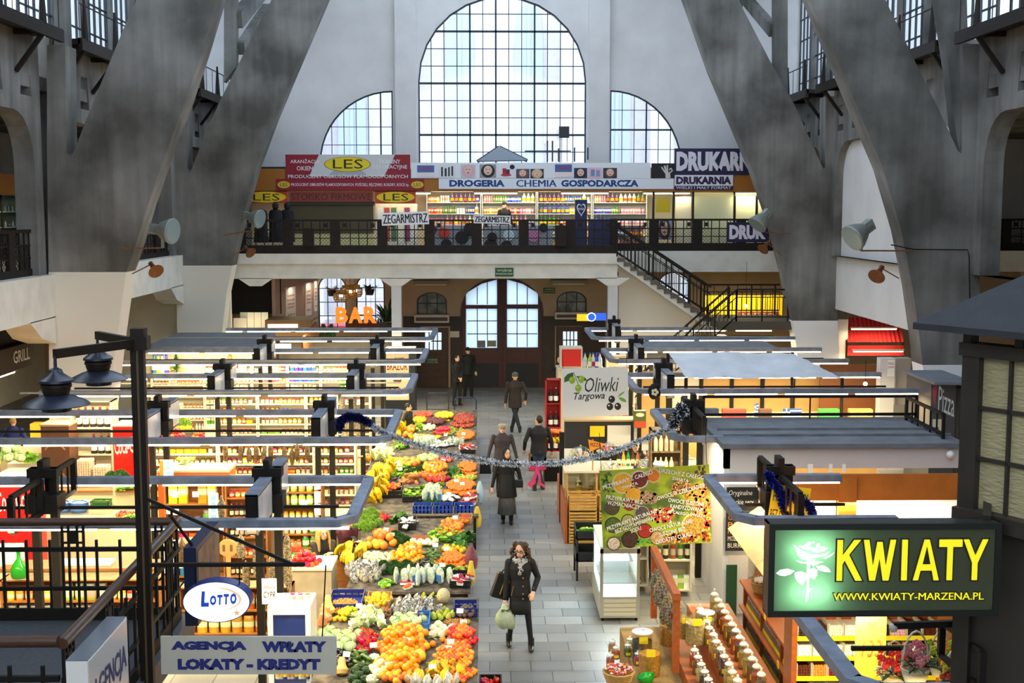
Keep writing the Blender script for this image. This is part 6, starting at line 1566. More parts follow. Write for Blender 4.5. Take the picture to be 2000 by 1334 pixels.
# storage jars: glass, filling, lid with knob
JAR={}
def storage_jar(loc,col,lab,s=1.,tall=1.):
 k=(col,tall)
 if k not in JAR:
  h=.24*tall; r=.062
  g=MB().lathe([(r*.95,0),(r,.012),(r,h*.8),(r*.72,h*.9),(r*.74,h*.94)],16,caps=False); gl=mesh_of(g,'glass',[m_jglass])
  f=mesh_of(lumpy(MB().lathe([(r*.9,.008),(r*.94,.02),(r*.94,h*.66),(r*.5,h*.72),(.005,h*.73)],14),.04,40),'filling',[M('spice '+col,col,.8,var=.4,scale=60)])
  l=mesh_of(MB().lathe([(r*.8,h*.93),(r*.82,h*.98),(r*.45,h*1.06),(r*.16,h*1.08),(r*.26,h*1.16),(r*.2,h*1.22),(.004,h*1.24)],14),'lid',[M('glass lid','#e3dfc8',.1,spec=.9)])
  t=mesh_of(MB().box(-.035,.035,-r*1.05,-r*1.0,h*.2,h*.42),'price_label',[m_ylab],smooth=False)
  JAR[k]=[('glass',gl),('filling',f),('lid',l),('price_label',t)]
 o=thing('storage_jar',lab,'jar',loc,0,lab); o.scale=(s,s,s)
 for nm,me in JAR[k]:c=bpy.data.objects.new(nm,me); COL.objects.link(c); c.parent=o
# stepped spice table
x0=2.02
t=thing('spice_table','low sackcloth covered spice table in the front corner of the aisle','table',(1.95,13.6,0))
m_sack=M('sackcloth','#9a7a42',.9,var=.3,scale=30)
MB().box(0,1.62,0,4.6,0,.62).build('step',m_sack,t,smooth=False); MB().box(.6,1.62,.0,4.6,.62,.8).build('step',m_red_w,t,smooth=False); MB().box(1.0,1.62,0,4.6,.8,.98).build('step',m_red_w,t,smooth=False)
SP=['#7a3a14','#c98a2c','#d8b25a','#4a2a14','#8a5a26','#c8501c','#dcc890','#5a4a20']
rj=random.Random(9)
for j in range(13):storage_jar((3.26,14.5+.262*j,.98),SP[rj.randrange(8)],'tall storage jar in the row nearest the wooden spice shelf',1.08,1.25)
for j in range(12):storage_jar((2.96+.01*(j%2),14.2+.27*j,.98),SP[rj.randrange(8)],'storage jar in the middle row of the spice table',1.1,1.0)
for j in range(9):storage_jar((2.72,14.0+.26*j,.8),SP[rj.randrange(8)],'storage jar in the row beside the wooden hanging frame',1.1,.9)
for j in range(6):storage_jar((2.26 - .05*(j%2),14.1+.2*j,.62),SP[rj.randrange(8)],'squat storage jar between the hanging frame and the candy basket',.95,.8)
for j,(x,y,c)in enumerate(((1203,1275,'#d8604a'),(1196,1262,'#c88a72'),(1192,1290,'#c9584a'),(1246,1287,'#c82a44'),(1226,1270,'#6f7a3a'),(1230,1258,'#9aa08a'))):
 p=at(x,y+12,Z=.62); storage_jar(p,c,f"small storage jar of {('coral', 'rosy', 'dull red', 'crimson', 'olive', 'grey green')[j]} sweets beside the candy basket",.95,.75)
# tubs
def tub(x,y,Z,r,h,col,lab,lid):
 p=at(x,y,Z=Z); t=thing('clear_tub',lab,'tub',p)
 MB().lathe([(r*.9,0),(r,.02),(r*1.02,h)],20,caps=False).build('tub_wall',m_jglass,t); lumpy(MB().lathe([(r*.86,.01),(r*.94,.03),(r*.96,h*.72),(r*.5,h*.78),(.01,h*.79)],18),.05,25).build('filling',M('tub '+col,col,.7,var=.5,scale=35,bump=.6),t)
 if lid:MB().lathe([(r*1.04,h),(r*1.04,h+.015),(.02,h+.02),(.02,h+.05),(.005,h+.055)],20).build('lid',M('white tub lid','#e8ebee',.3),t)
 MB().box(-.06,.06,-r*1.06,-r*1.02,h*.72,h*.95).build('price_label',m_ylab,t,smooth=False)
tub(1254,1292,.62,.14,.42,'#2a1c1c','clear tub of black dried fruit with a white lid beside the hanging frame',1); tub(1268,1318,.62,.15,.42,'#e09a2a','clear tub of orange dried fruit in front of the black one',0)
tub(1306,1260,.8,.13,.4,'#c88a2c','clear tub of golden raisins inside the hanging frame',0); tub(1358,1258,.98,.14,.42,'#d8c48a','tall clear tub of pale nuts with a yellow label',0); tub(1338,1246,.98,.12,.34,'#c89a3a','clear tub of dried chips behind the hanging frame',0); tub(1378,1238,.98,.12,.3,'#c8b89a','clear tub with a white lid behind the pale nuts',1)
p=at(1208,1340,Z=.62); t=thing('candy_basket','round wicker basket heaped with red wrapped candy','basket',p); b=MB()
for z in range(7):
 r_=.13+.012*z; b.tube([(r_*cos(2*pi*j/24),r_*sin(2*pi*j/24),.02+.03*z+.004*(-1)**j)for j in range(25)],.017,5)
b.lathe([(.12,0),(.13,.01)],18); b.build('wicker',M('basket wicker','#b98f4a',.7,var=.3,scale=40),t); b=MB(); q=random.Random(4)
for j in range(120):a_=q.uniform(0,6.3); r_=.19*sqrt(q.random()); b.box(-.018,.018,-.012,.012,0,.014,j%3); b.v[-8:]=[tuple(Matrix.Rotation(q.random()*6,3,'Z')@ Matrix.Rotation(q.uniform(-.6,.6),3,'X')@ V(u)+V((r_*cos(a_),r_*sin(a_),.22+.06*(1-r_/.19)+q.uniform(0,.02))))for u in b.v[-8:]]
c=b.build('candy',[M('red candy','#c8283a',.3),M('orange candy','#e0701c',.3),M('white candy','#ead8d0',.3)],t,smooth=False); c['kind']='stuff'
t=thing('green_bag','shiny green bag lying in front of the spice jars','bag',at(1262,1332,Z=.64)); lumpy(MB().sph((0,0,.06),.12,.09,.08),.3,12).build('bag',M('green foil','#1a9a2a',.15),t); t2=bpy.data.objects['bag']
# wooden hanging frame with nut bags
t=thing('nut_stand','orange brown wooden frame hung with packs of nuts, standing on the spice table','frame',(2.44,15.9,0)); L=2.2
for y in(0,L):MB().box(-.045,.045,y - .045,y+.045,.8,1.78).build('upright',m_red_w,t,smooth=False)
MB().box(-.05,.05,-.06,L+.06,1.78,1.87).build('top_beam',m_red_w,t,smooth=False)
for j in range(15):
 y=16.1+.125*j; b=lumpy(MB().lathe([(.008,0),(.02,-.03),(.07,-.1),(.075,-.28),(.04,-.36),(.005,-.37)],9,sy=.7),.25,20,j); lab='pack of nuts hanging from the wooden frame on the spice table'
 o=b.build('nut_pack',M('nut pack frame','#a89878',.25,col2='#3c2c1c',scale=40)); o.location=(2.44+.03*(-1)**j,y,1.76 - .1*(j%3)); tag(o,lab,'pack','nut packs on the wooden frame')
s=MB().prism([((.05 if j%2 else .024)*cos(pi*j/6),(.05 if j%2 else .024)*sin(pi*j/6))for j in range(12)],-.01,.01); o=s.build('star_ornament',M('dark red star','#8a1420',.4),smooth=False); o.location=(2.40,15.93,1.55); o.rotation_euler=(0,0,0); tag(o,'small dark red star hanging at the near end of the wooden frame','ornament')
# wooden spice shelf along the counter, facing the aisle
xs=3.72
t=thing('spice_shelf','long reddish wooden spice shelf with yellow labelled jars, facing the aisle','shelf',(xs,14.35,0)); L=3.5
for y in(0,1.12,2.3,3.45):MB().box(0,.5,y,y+.05,0,1.45).build('side_panel',m_red_w,t,smooth=False)
for z in(.25,.68,1.05,1.42):MB().box(-.06,.5,0,L,z,z+.035).build('shelf',m_red_w,t,smooth=False)
MB().box(.48,.5,0,L,0,1.45).build('back_panel',m_red_w,t,smooth=False)
SJ=mesh_of(MB().lathe([(.03,0),(.034,.01),(.034,.1),(.024,.12)],9).lathe([(.026,.12),(.026,.145)],9,mi=1).box(-.036,-.030,-.025,.025,.0,.05,2),'spice_jar',[M('spice jar body','#5a5a52',.2,col2='#8a6a3a',scale=20),m_tin,m_ylab])
for r_,z in enumerate((.285,.715,1.085)):
 for j in range(50):
  y=14.45+3.3*j/42
  if j>41 or abs(y-15.5)<.07 or abs(y-16.68)<.07:continue
  inst(SJ,'spice_jar',(xs+.06,y,z),0,f"small yellow labelled spice jar on the {('lowest', 'middle', 'upper')[r_]} board of the wooden spice shelf",'jar',f"spice jars on the {('lowest', 'middle', 'upper')[r_]} board",1.15)
b=bpy.data.objects.new
for k,(y,z)in enumerate(((15.0,1.457),(17.2,1.457))):
 t=thing('wicker_basket',('wicker basket of white garlic on the near end of the spice shelf','small wicker basket on the far end of the spice shelf')[k],'basket',(xs+.14,y,z)); q=MB()
 for i in range(6):r_=.12+.01*i; q.tube([(r_*cos(2*pi*j/18),r_*sin(2*pi*j/18),.02+.026*i)for j in range(19)],.014,5)
 q.lathe([(.115,0),(.12,.01)],14); q.build('wicker',MATS['basket wicker'],t); q=MB()
 for i in range(26):a_=2.4*i; r_=.022*sqrt(i); q.sph((r_*cos(a_),r_*sin(a_),.17+.03*(1-r_/.12)),.028,n=7,m=5)
 q.build('garlic',M('garlic skin','#ece2cf',.6),t)['kind']='stuff'
 MB().tube([(.16*cos(pi*j/10),0,.15+.18*sin(pi*j/10))for j in range(11)],.01,5).build('handle',MATS['basket wicker'],t)
for k,(y,z)in enumerate(((15.3,1.06),(16.1,1.43),(14.5,1.43))):
 o=MB().box(-.002,.002,-.05,.05,0,.1).build('price_flag',m_ylab,smooth=False); o.location=(xs - .07,y,z); tag(o,('bright yellow price flag on the middle edge of the spice shelf','bright yellow price flag at the far top edge of the spice shelf','bright yellow price flag at the near top edge of the spice shelf')[k],'price flag')
# water dispenser jar
p=(xs+.25,18.05,1.2); t=thing('glass_dispenser','tall clear glass dispenser on a dark stand behind the spice shelf','dispenser',(p[0],p[1],0)); MB().lathe([(.13,1.4),(.14,1.42),(.14,1.78),(.1,1.86),(.11,1.9)],18,caps=False).build('glass',m_jglass,t); MB().lathe([(.14,0),(.14,1.4)],16).build('stand',M('dark jar stand','#3a2a1c',.4),t)
# orange wood awning over the shelf
t=thing('wooden_awning','light orange wooden awning boards sloping over the spice shelf','awning',(0,0,0)); m_awn=M('orange plywood','#d89a5a',.45,var=.15,scale=3)
for k in range(2):
 y0,y1=18.6-2*k,18.6-2*(k+1)+.02
 MB().prism([(3.62,2.02),(3.66,2.0),(4.5,2.62),(4.46,2.64)],y1,y0).build('board',m_awn,t,smooth=False)
for y in(14.8,18.3):MB().bar((4.44,y,0),(4.44,y,2.62),.08).build('post',m_red_w,t,smooth=False)
# candy bins behind the flower sign
x0,x1,Y,zb_,zt_=X(1570,13.8),X(1850,13.8),13.8,1.1,2.2
x0=3.5
t=thing('candy_rack','rack of sweet bins with bright yellow price strips under the flower shop sign','rack',(x0,Y,0)); W_=x1-x0; nx,nz=9,7; q=random.Random(2)
MB().box(-.05,W_+.05,.3,.36,0,2.35).build('back_panel',m_red_w,t,smooth=False)
for x in(-.06,W_):MB().box(x,x+.06,-.02,.36,0,2.35).build('side_panel',m_red_w,t,smooth=False)
for i in range(nz):
 z=.55+.235*i; MB().box(0,W_,-.03,-.02,z,z+.055).build('price_strip',m_ylab,t,smooth=False)
 for j in range(nx):
  xa,xb=W_*j/nx+.012,W_*(j+1)/nx - .012; c=q.choice(['#5a2a14','#e8e2d8','#8a1c24','#2a1a12','#e0a8b0','#c8883a','#3a2218','#d8d0c0'])
  bn=MB().box(xa,xb,-.02,.28,z,z+.01).box(xa - .008,xa,-.02,.28,z,z+.2).box(xb,xb+.008,-.02,.28,z,z+.2).build('bin',m_wsh,t,smooth=False); s=MB()
  for u in range(5):
   for v in range(4):s.sph((xa+(xb-xa)*(u+.5+q.uniform(-.15,.15))/5,-.012+.035*v*.3,z+.07+.028*v),.021,n=6,m=4)
  s.box(xa,xb,0.01,.27,z+.02,z+.15).build('sweets',M('sweets '+c,c,.35),bn)['kind']='stuff'
for j in range(7):good('pickle_jar',('amber','red','amber','orange','amber','yellow','red')[j],(x0+.12+.22*j,Y+.16,2.36),0,'on top of the sweet bins rack',1.2)
MB().box(-.06,W_+.06,-.02,.36,2.33,2.36).build('top_panel',m_red_w,t,smooth=False)
# yellow hanging signs, flowers in baskets under the sign
p=at(1735,1330,12.6); o=MB().box(0,.32,0,.01,0,1.02).build('hanging_sign',M('yellow hand sign','#efc93a',.6),smooth=False); o.location=(at(1708,0,12.6).x,12.6,at(0,1334,12.6).z); o['w'],o['h']=.32,1.02; tag(o,'tall pale yellow handwritten sign hanging before the sweet bins','sign')
letters(o,'stoisko',.1,.9,.66,.8,'#b5662a',0,.2); letters(o,'nr',.35,.65,.5,.58,'#b5662a',0,.2); letters(o,'133',.2,.85,.22,.4,'#b5662a',0,.2)
def bouquet(lab,x,y,Y,cols,s=1.):
 p=at(x,y,Y); t=thing('flower_basket',lab,'flowers',p); q=random.Random(x); f=MB()
 for i in range(26):
  c=V((q.uniform(-.16,.16),q.uniform(-.1,.1),q.uniform(0,.26)))*s; k=q.randrange(len(cols))
  for j in range(5):a_=2*pi*j/5; f.sph(c+V((.026*cos(a_),-.01,.026*sin(a_)))*s,.02*s,.012*s,.02*s,n=6,m=4,mi=k)
  f.sph(c+V((0,-.022,0))*s,.01*s,n=5,m=4,mi=len(cols))
 f.build('blossom',[M('petal '+c,c,.5)for c in cols]+[pm('yellow')],t)['kind']='stuff'; leaves(MB(),30,.1*s,.3*s,.03*s,q,.5).build('foliage',m_leaf,t,smooth=False)
 b=MB()
 for i in range(6):r_=(.15 - .01*i)*s; b.tube([(r_*cos(2*pi*j/16),r_*sin(2*pi*j/16),(-.03 - .03*i)*s)for j in range(17)],.014*s,5)
 b.lathe([(.09*s,-.2*s),(.09*s,-.19*s)],12).tube([(.15*s*cos(pi*j/10),0,(-.03+.42*sin(pi*j/10))*s)for j in range(11)],.01,5); b.build('basket',M('pale wicker','#d8cba8',.7),t)
bouquet('basket of pink blossoms hanging under the flower shop sign',1788,1300,10.6,('#e08a9a','#d86a84'),.8); bouquet('basket of yellow green blossoms beside the hanging sign frame',1838,1290,10.8,('#d8d83a','#b9c42a'),.7); bouquet('basket of red blossoms beside the tall yellow sign',1745,1315,11.4,('#d8242a','#e83a3a'),.8); bouquet('white wicker basket of mixed flowers at the lower edge under the sign',1865,1328,10.4,('#c83a2a','#e8d83a'),.7)
# loop end lamps shown under the sign are part of the nearest frame
# ---------- flat roofed white kiosk with wooden band ----------
xk0,xk1=3.95,8.0; m_kw=M('kiosk grey white','#c4bfbc',.7)
t=thing('kiosk','white flat roofed kiosk with orange wooden band and glowing blinds','kiosk',(xk0,20.7,0)); w_=xk1-xk0
MB().box(-.05,w_,-.1,2.6,2.86,2.94).build('roof',M('kiosk dusty roof','#707276',.8,var=.25,scale=3),t,smooth=False); MB().box(0,w_,0,.1,2.5,2.86).build('fascia',m_kw,t,smooth=False); MB().box(0,.1,0,2.5,0,2.86).build('side_wall',m_white,t,smooth=False)
for z in(2.941,):
 for y in(.6,1.2):MB().box(.1,w_,y,y+.05,z,z+.04).build('roof_seam',MATS['kiosk dusty roof'],t,smooth=False)
MB().box(.1,.9,-.02,.0,0,2.5).build('front_panel',m_kw,t,smooth=False)
wb=MB().box(.55,w_+.3,-.3,-.24,2.02,2.46); wb.build('wooden_band',m_awn if False else M('orange ply band','#b5651c',.45,var=.2,scale=3),t,smooth=False)
for x in(1.85,):MB().box(x,x+.3,-.36,-.28,.3,2.4).build('post',MATS['orange ply band'],t,smooth=False)
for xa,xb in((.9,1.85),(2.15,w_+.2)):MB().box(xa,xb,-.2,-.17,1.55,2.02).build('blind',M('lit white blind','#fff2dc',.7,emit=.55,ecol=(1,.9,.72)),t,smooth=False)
MB().box(.55,w_,-.25,.4,0,1.1).build('counter',m_red_w,t,smooth=False)
lamp_area('kiosk_light',(xk0+2,20.3,2.0),3,.08,90,WARM)
MB().sph((0,0,0),.07).build('camera_dome',M('white camera','#e4e4e4',.3),t,loc=(w_ - .25,-.06,2.74))
for k,x in enumerate((1578,1620,1646)):board('power_socket',('double white socket on the wooden rail beside the yellow banner','small white socket in the middle of the wooden rail','small white socket farther along the wooden rail')[k],'socket',x,907,x+(10 if k==0 else 6),929 if k==0 else 923,20.38,M('socket white','#ece6d8',.4),.04)
def roof_rail(lab,p,q,n):
 p,q=V(p),V(q); t=thing('roof_rail',lab,'rail',p); d=q-p; m=MB()
 for z in(.08,.42):m.bar((0,0,z),(d.x,d.y,z),.05)
 m.build('rail',m_black,t,smooth=False)
 for j in range(n+1):u=j/n; MB().bar((d.x*u,d.y*u,0),(d.x*u,d.y*u,.44),.05 if j in(0,n)else .025).build('bar',m_black,t,smooth=False)
roof_rail('black rail across the back of the kiosk roof',(4.0,23.1,2.945),(8.0,23.1,2.945),2); roof_rail('black barred rail at the far end of the kiosk roof',(7.75,21.0,2.945),(7.75,22.9,2.945),6)
# blackboards at the kiosk
o,_,_=board('chalkboard','upper black chalkboard with white handwriting on the kiosk front','chalkboard',1419,952,1482,997,20.6,M('chalkboard','#17181a',.8),.03)
letters(o,'Oryginalne',.06,.8,.6,.88,'#d8d4cc',0,.15); letters(o,'greckie sery',.06,.85,.2,.48,'#d8d4cc',0,.15)
o,_,_=board('chalkboard','lower black chalkboard listing cheeses in orange chalk','chalkboard',1417,1000,1470,1076,20.5,MATS['chalkboard'],.03)
for i,s_ in enumerate(('GOUDA','BRIE','PARMEZAN','MOZZARELLA','BURRATA')):letters(o,s_,.08,.5+.08*len(s_)if len(s_)<7 else .98,.8 - .18*i,.92 - .18*i,'#d8803a'if i<3 else '#d8ccb8',0)
board('green_board','dark green board at the foot of the kiosk wall','panel',1417,1104,1440,1235,20.5,M('dark green board','#0f3a1c',.6),.04)
# yellow banner with blue tinsel
p,w_,h_=fit(1497,945,1575,1030,16.6); o=MB().box(0,w_,0,.006,0,h_).build('cheese_banner',M('yellow banner','#f0cc10',.5),smooth=False); o.location=p; o.rotation_euler=(0,.12,0); o['w'],o['h']=w_,h_; tag(o,'yellow banner with black handwriting draped with blue tinsel','banner')
letters(o,'PRAWDZIWY',.06,.95,.62,.86,'#1a1a12',.01); letters(o,'BEZ GMO NABIAŁ',.04,.96,.2,.44,'#1a1a12',.01)
def tinsel(name,lab,pts,r,cols,n,seed=1,fl=.03):
 q=random.Random(seed); b=MB(); P=[V(p)for p in pts]; L=len(P)- 1
 for _ in range(n):
  u=q.random()*L; i=min(int(u),L-1); c=P[i].lerp(P[i+1],u-i); d=V((q.gauss(0,1),q.gauss(0,1),q.gauss(0,1))).normalized(); e=c+d*r*q.uniform(.7,1.15); s=d.cross(V((q.gauss(0,1),q.gauss(0,1),q.gauss(0,1)))).normalized()*fl*.12; b.add([c-s,c+s,e+s*.6,e-s*.6],[(0,1,2,3)],q.randrange(len(cols)))
 o=b.build(name,cols,smooth=False); return tag(o,lab,'tinsel')
m_bt=M('blue tinsel','#1c2a9a',.3,.5); m_st=M('silver tinsel','#eceef0',.25,.3); m_dt=M('dark tinsel','#1a2034',.35,.4)
def path(pts,Y,n=5):return[at(x,y,Y)for x,y in pts]
tinsel('tinsel','blue tinsel garland draped over the yellow banner',path([(1500,925),(1508,942),(1522,955),(1530,990),(1540,960),(1555,975),(1580,985),(1588,1005)],16.5),.07,[m_bt,m_bt,m_dt],3200,3,.08)
# ---------- display fridge, crates, olive counter ----------
p=at(1175,1215,Z=0); x0,Y0=1.84,20.3; t=thing('display_fridge','steel and white low display fridge with a glass door facing the camera','fridge',(x0,Y0,0)); m_st_=M('brushed steel','#b8b4a4',.35,.6); w_=.66; H=1.24
MB().box(0,w_,0,1.5,.06,.42).build('base',m_st_,t,smooth=False)
for k in range(4):MB().box(.06,w_ - .06,-.012,0,.1+.075*k,.15+.075*k).build('vent_slat',M('vent steel','#d6ceb0',.35,.5),t,smooth=False)
for x in(0,w_ - .05):MB().box(x,x+.05,0,.05,.42,H).build('frame',m_st_,t,smooth=False)
MB().box(0,w_,0,.05,H - .08,H).build('frame',m_st_,t,smooth=False); MB().box(0,w_,0,1.5,H,H+.03).build('glass_top',M('pale glass top','#d6dcd6',.08),t,smooth=False); MB().box(0,.02,.05,1.5,.42,H).build('side_glass',glass('fridge side glass','#fafdfd',.1),t,smooth=False); MB().box(w_ - .02,w_,.05,1.5,.42,H).build('side_panel',m_st_,t,smooth=False)
MB().box(.05,w_ - .05,.01,.016,.42,H - .08).build('glass_door',glass('fridge side glass','#fafdfd',.1),t,smooth=False); MB().box(.02,w_ - .02,1.44,1.48,.42,H).build('back_panel',M('fridge inside white','#eef4f6',.5),t,smooth=False)
for z in(.62,.82,1.0):MB().box(.03,w_ - .03,.08,1.4,z,z+.012).build('shelf',glass('fridge side glass','#fafdfd',.1),t,smooth=False)
lamp_area('fridge_light',(x0+.33,Y0+.3,H - .05),.5,.3,40,(.9,.97,1)); lamp_area('fridge_light',(x0+.33,Y0+1.0,H - .05),.5,.4,36,(.9,.97,1))
for x in(.05,w_ - .05):
 for y in(.06,1.44):MB().cyl((x,y,0),(x,y,.06),.025).build('foot',m_black,t)
# goods fridge with jam jars and oil
q=shelf_unit('jam_cabinet','white glass cabinet with jam jars above and oil bottles below',2.92,3.58,21.6,.1,1.75,3,m_wsh,[('jam_jar','brown red brown')],'the white jam cabinet',seed=60,nd=1,s=1.5,depth=.45,fill=0); q['category']='cabinet'
for j in range(7):good('jam_jar',('brown','red','amber')[j%3],(2.99+.085*j,21.72,1.227),0,'on the upper board of the white jam cabinet',1.3)
for j in range(4):good('jam_jar','brown',(3.1+.1*j,21.76,1.36),0,'stacked on the jam cabinet jars',1.25)
for j in range(5):good('wine_bottle',('green','black','amber','green','black')[j],(3.0+.13*j,21.72,.677),0,'standing in the white jam cabinet',1.25)
for j in range(6):good('food_carton',('lime','white')[j%2],(3.0+.1*j,21.72,.127),0,'at the foot of the white jam cabinet',1.2)
q=shelf_unit('jam_cabinet','second white cabinet of jam jars behind the hanging frame',2.3,2.85,21.9,.1,1.6,3,m_wsh,[('jam_jar','brown red'),('jam_jar','brown amber')],'the second white jam cabinet',seed=61,nd=1,s=1.4,depth=.4); q['category']='cabinet'
# slatted crates under the deli counter, jar shelf on it
def slat_crate(x,y,z,w,d,h,lab):
 b=MB(); 
 for k in range(5):zz=z+h*(k+.1)/5; b.box(0,w,0,.015,zz-z,zz-z+h*.13).box(0,w,d - .015,d,zz-z,zz-z+h*.13).box(0,.015,0,d,zz-z,zz-z+h*.13).box(w - .015,w,0,d,zz-z,zz-z+h*.13)
 for xx in(0,w - .04):b.box(xx,xx+.04,.016,.04,0,h).box(xx,xx+.04,d - .04,d - .016,0,h)
 b.box(0,w,0,d,0,.012); o=b.build('slatted_crate',M('pale crate wood','#c4964a',.6,var=.25,scale=8),smooth=False); o.location=(x,y,z); tag(o,lab,'crate')
for k in range(3):
 for j in range(2):slat_crate(1.62+.62*j,25.2,.01+.34*k,.6,.5,.32,f"pale slatted wooden crate under the deli counter, {('bottom', 'middle', 'top')[k]} row, {('aisle end', 'inner one')[j]}")
t=thing('deli_counter','pale glass fronted deli counter with glass domes on top along the aisle','counter',(1.6,25.75,0)); MB().box(0,3.4,0,.9,0,.85).build('body',M('counter wood pale','#b9935a',.6,var=.2),t,smooth=False); MB().box(-.04,3.44,-.1,1.0,1.38,1.42).build('top',m_wsh,t,smooth=False); MB().box(-.05,0,-.55,2.4,.0,.85).build('end_panel',m_red_w,t,smooth=False); MB().box(0,.5,.9,2.4,.85,1.42).build('side_counter',m_wsh,t,smooth=False); MB().box(0,3.4,.85,.88,.85,1.38).build('back_panel',m_wsh,t,smooth=False)
for x in(0,.62,1.6,2.6,3.36):MB().box(x,x+.04,-.06,-.02,.85,1.38).build('post',M('pale crate wood','#c4964a',.6),t,smooth=False)
MB().box(.02,3.4,-.05,-.045,.86,1.38).build('glass_front',m_jglass,t,smooth=False)
def dome(x,y,Z,r,lab,food):
 p=at(x,y,Z=Z); t=thing('cake_dome',lab,'cake dome',p); MB().lathe([(r*1.02,.02),(r,.05),(r*.9,r*.5),(r*.6,r*.82),(r*.2,r*.94),(.012,r*.95)],20,caps=False).build('glass_dome',m_jglass,t); MB().sph((0,0,r*.99),.02).build('knob',m_tin,t); MB().lathe([(r*1.1,0),(r*1.12,.02),(.01,.02)],20).build('plate',m_wsh,t); b=MB(); q=random.Random(x)
 for i in range(12):b.box(-.05,.05,-.03,.03,0,.05); an=q.uniform(0,6); c=V((q.uniform(-.5,.5)*r,q.uniform(-.5,.5)*r,.022+.05*(i//6))); b.v[-8:]=[tuple(Matrix.Rotation(an,3,'Z')@ V(u)+c)for u in b.v[-8:]]
 b.build('food',M('food '+food,food,.6),t,smooth=False)
dome(1134,893,1.42,.26,'large glass dome at the aisle end of the deli counter','#d8b890'); dome(1186,882,1.42,.22,'glass dome behind the pizza flag','#c8603a'); dome(1192,918,1.42,.22,'glass dome in the middle of the deli counter front','#e8dcc0'); dome(1262,912,1.42,.2,'low glass dome between the two shop assistants','#d8d0bc'); dome(1345,914,1.42,.26,'large glass dome of white cheese next to the kiosk wall','#f0ece2')
for k,(x,y)in enumerate(((1130,962),(1156,962),(1176,960),(1132,930),(1165,930))):p=at(x,y,25.9); storage_jar((p.x,25.85+.25*(k>2),.85),('#c8b23a','#6a3a1c','#e0d8c0','#8a8a2a','#c89a4a')[k],f"storage jar at the front of the deli counter, {('nearest the aisle', 'second from the aisle', 'third from the aisle', 'green one behind', 'tan one behind')[k]}",1.15,1.2)
t=thing('pizza_flag','orange triangular pizza flag on a wooden stick','flag',at(1157,1000,25.72)); t.location.z=1.42; zt_=at(0,862,25.72).z-1.42; MB().cyl((0,0,0),(0,0,zt_),.014).build('stick',M('pale crate wood','#c4964a',.6),t); b=MB().prism([(-.1,zt_),(.28,zt_ - .1),(-.06,zt_ - .26)],-.02,-.012); f=b.build('flag',M('orange flag','#e08a1c',.5),t,smooth=False); b=MB(); write(b,'PIZZA',-.05,.17,zt_ - .15,zt_ - .07,-.024,.01); b.build('lettering',ink('#3a1c0c'),f,smooth=False)
# black crate stand beside the fridge
t=thing('crate_stand','black plastic crate stand with lettuces and lemons behind the display fridge','stand',(1.6,22.6,0))
for z in(.78,.36):MB().box(0,.55,0,.7,z,z+.02).box(0,.55,0,.02,z,z+.16).box(0,.02,0,.7,z,z+.16).box(.53,.55,0,.7,z,z+.16).box(0,.55,.68,.7,z,z+.16).build('crate',M('black plastic','#14181a',.5),t,smooth=False)
for x in(.0,.51):
 for y in(0,.66):MB().box(x,x+.04,y,y+.04,0,.8).build('leg',MATS['black plastic'],t,smooth=False)
for j in range(5):place_fruit('lettuce',(1.75+.1*j,23.1,.81),(0,0,j),'lettuce in the black crate stand','lettuces in the crate stand',.8)
for j in range(7):place_fruit('lemon',(1.8+.06*j,22.72,.81),(0,1.3,j),'lemon in the black crate stand','lemons in the crate stand')
for j in range(4):place_fruit('tomato',(1.75+.09*j,22.7,.39),(0,0,j),'tomato in the lower black crate','tomatoes in the crate stand')
# banners
p,w_,h_=fit(1100,720,1229,815,26.9)
t=MB().box(0,w_,0,.012,0,h_).build('olive_banner',M('white banner','#dcd8cf',.6),smooth=False); t.location=p; t.rotation_euler=(0,-.03,0); t['w'],t['h']=w_,h_; tag(t,'white olive banner with green and black olives above the deli counter','banner')
letters(t,'Oliwki',.34,.86,.5,.8,'#26241f',0,.3); letters(t,'Targowa',.17,.64,.31,.5,'#26241f',.012,.3)
def olive(u,v,ru,rv,c,hl,n='olive'):patch(t,ell(u,v,ru,rv,22),c,n,-.004); patch(t,ell(u-ru*.3,v+rv*.3,ru*.28,rv*.22,12),hl,'highlight',-.007)
for u,v in((.15,.76),(.29,.77),(.24,.59)):olive(u,v,.048,.075,'#8fae1c','#c4d86a')
for u,v in((.745,.34),(.715,.19),(.835,.19)):olive(u,v,.05,.075,'#17150f','#d8d8d8','black_olive')
def leaf2(u0,v0,u1,v1,wd,c):
 du,dv=u1-u0,v1-v0; patch(t,[(u0,v0),(u0+du*.35-dv*wd,v0+dv*.35+du*wd),(u0+du*.7-dv*wd,v0+dv*.7+du*wd),(u1,v1),(u0+du*.7+dv*wd,v0+dv*.7-du*wd),(u0+du*.35+dv*wd,v0+dv*.35-du*wd)],c,'leaf',-.003)
leaf2(.03,.72,.17,.92,.22,'#2f5a1c'); leaf2(.21,.84,.38,.74,.2,'#2f5a1c'); leaf2(.85,.38,.97,.27,.18,'#6a9a2a'); leaf2(.83,.38,.95,.5,.08,'#6a9a2a')
patch(t,[(.17,.92),(.18,.92),(.25,.66),(.24,.66)],'#4a5a1c','stem',-.003)
for x in(.02,w_ - .02):MB().cyl((x,.02,h_),(x,.02,h_+.35),.006,n=4).build('hanging_cord',m_black,t)
pb0=at(1178,1072,19.2); w_=at(1409,0,19.2).x-pb0.x; h_=at(0,912,19.2).z-at(0,1066,19.2).z
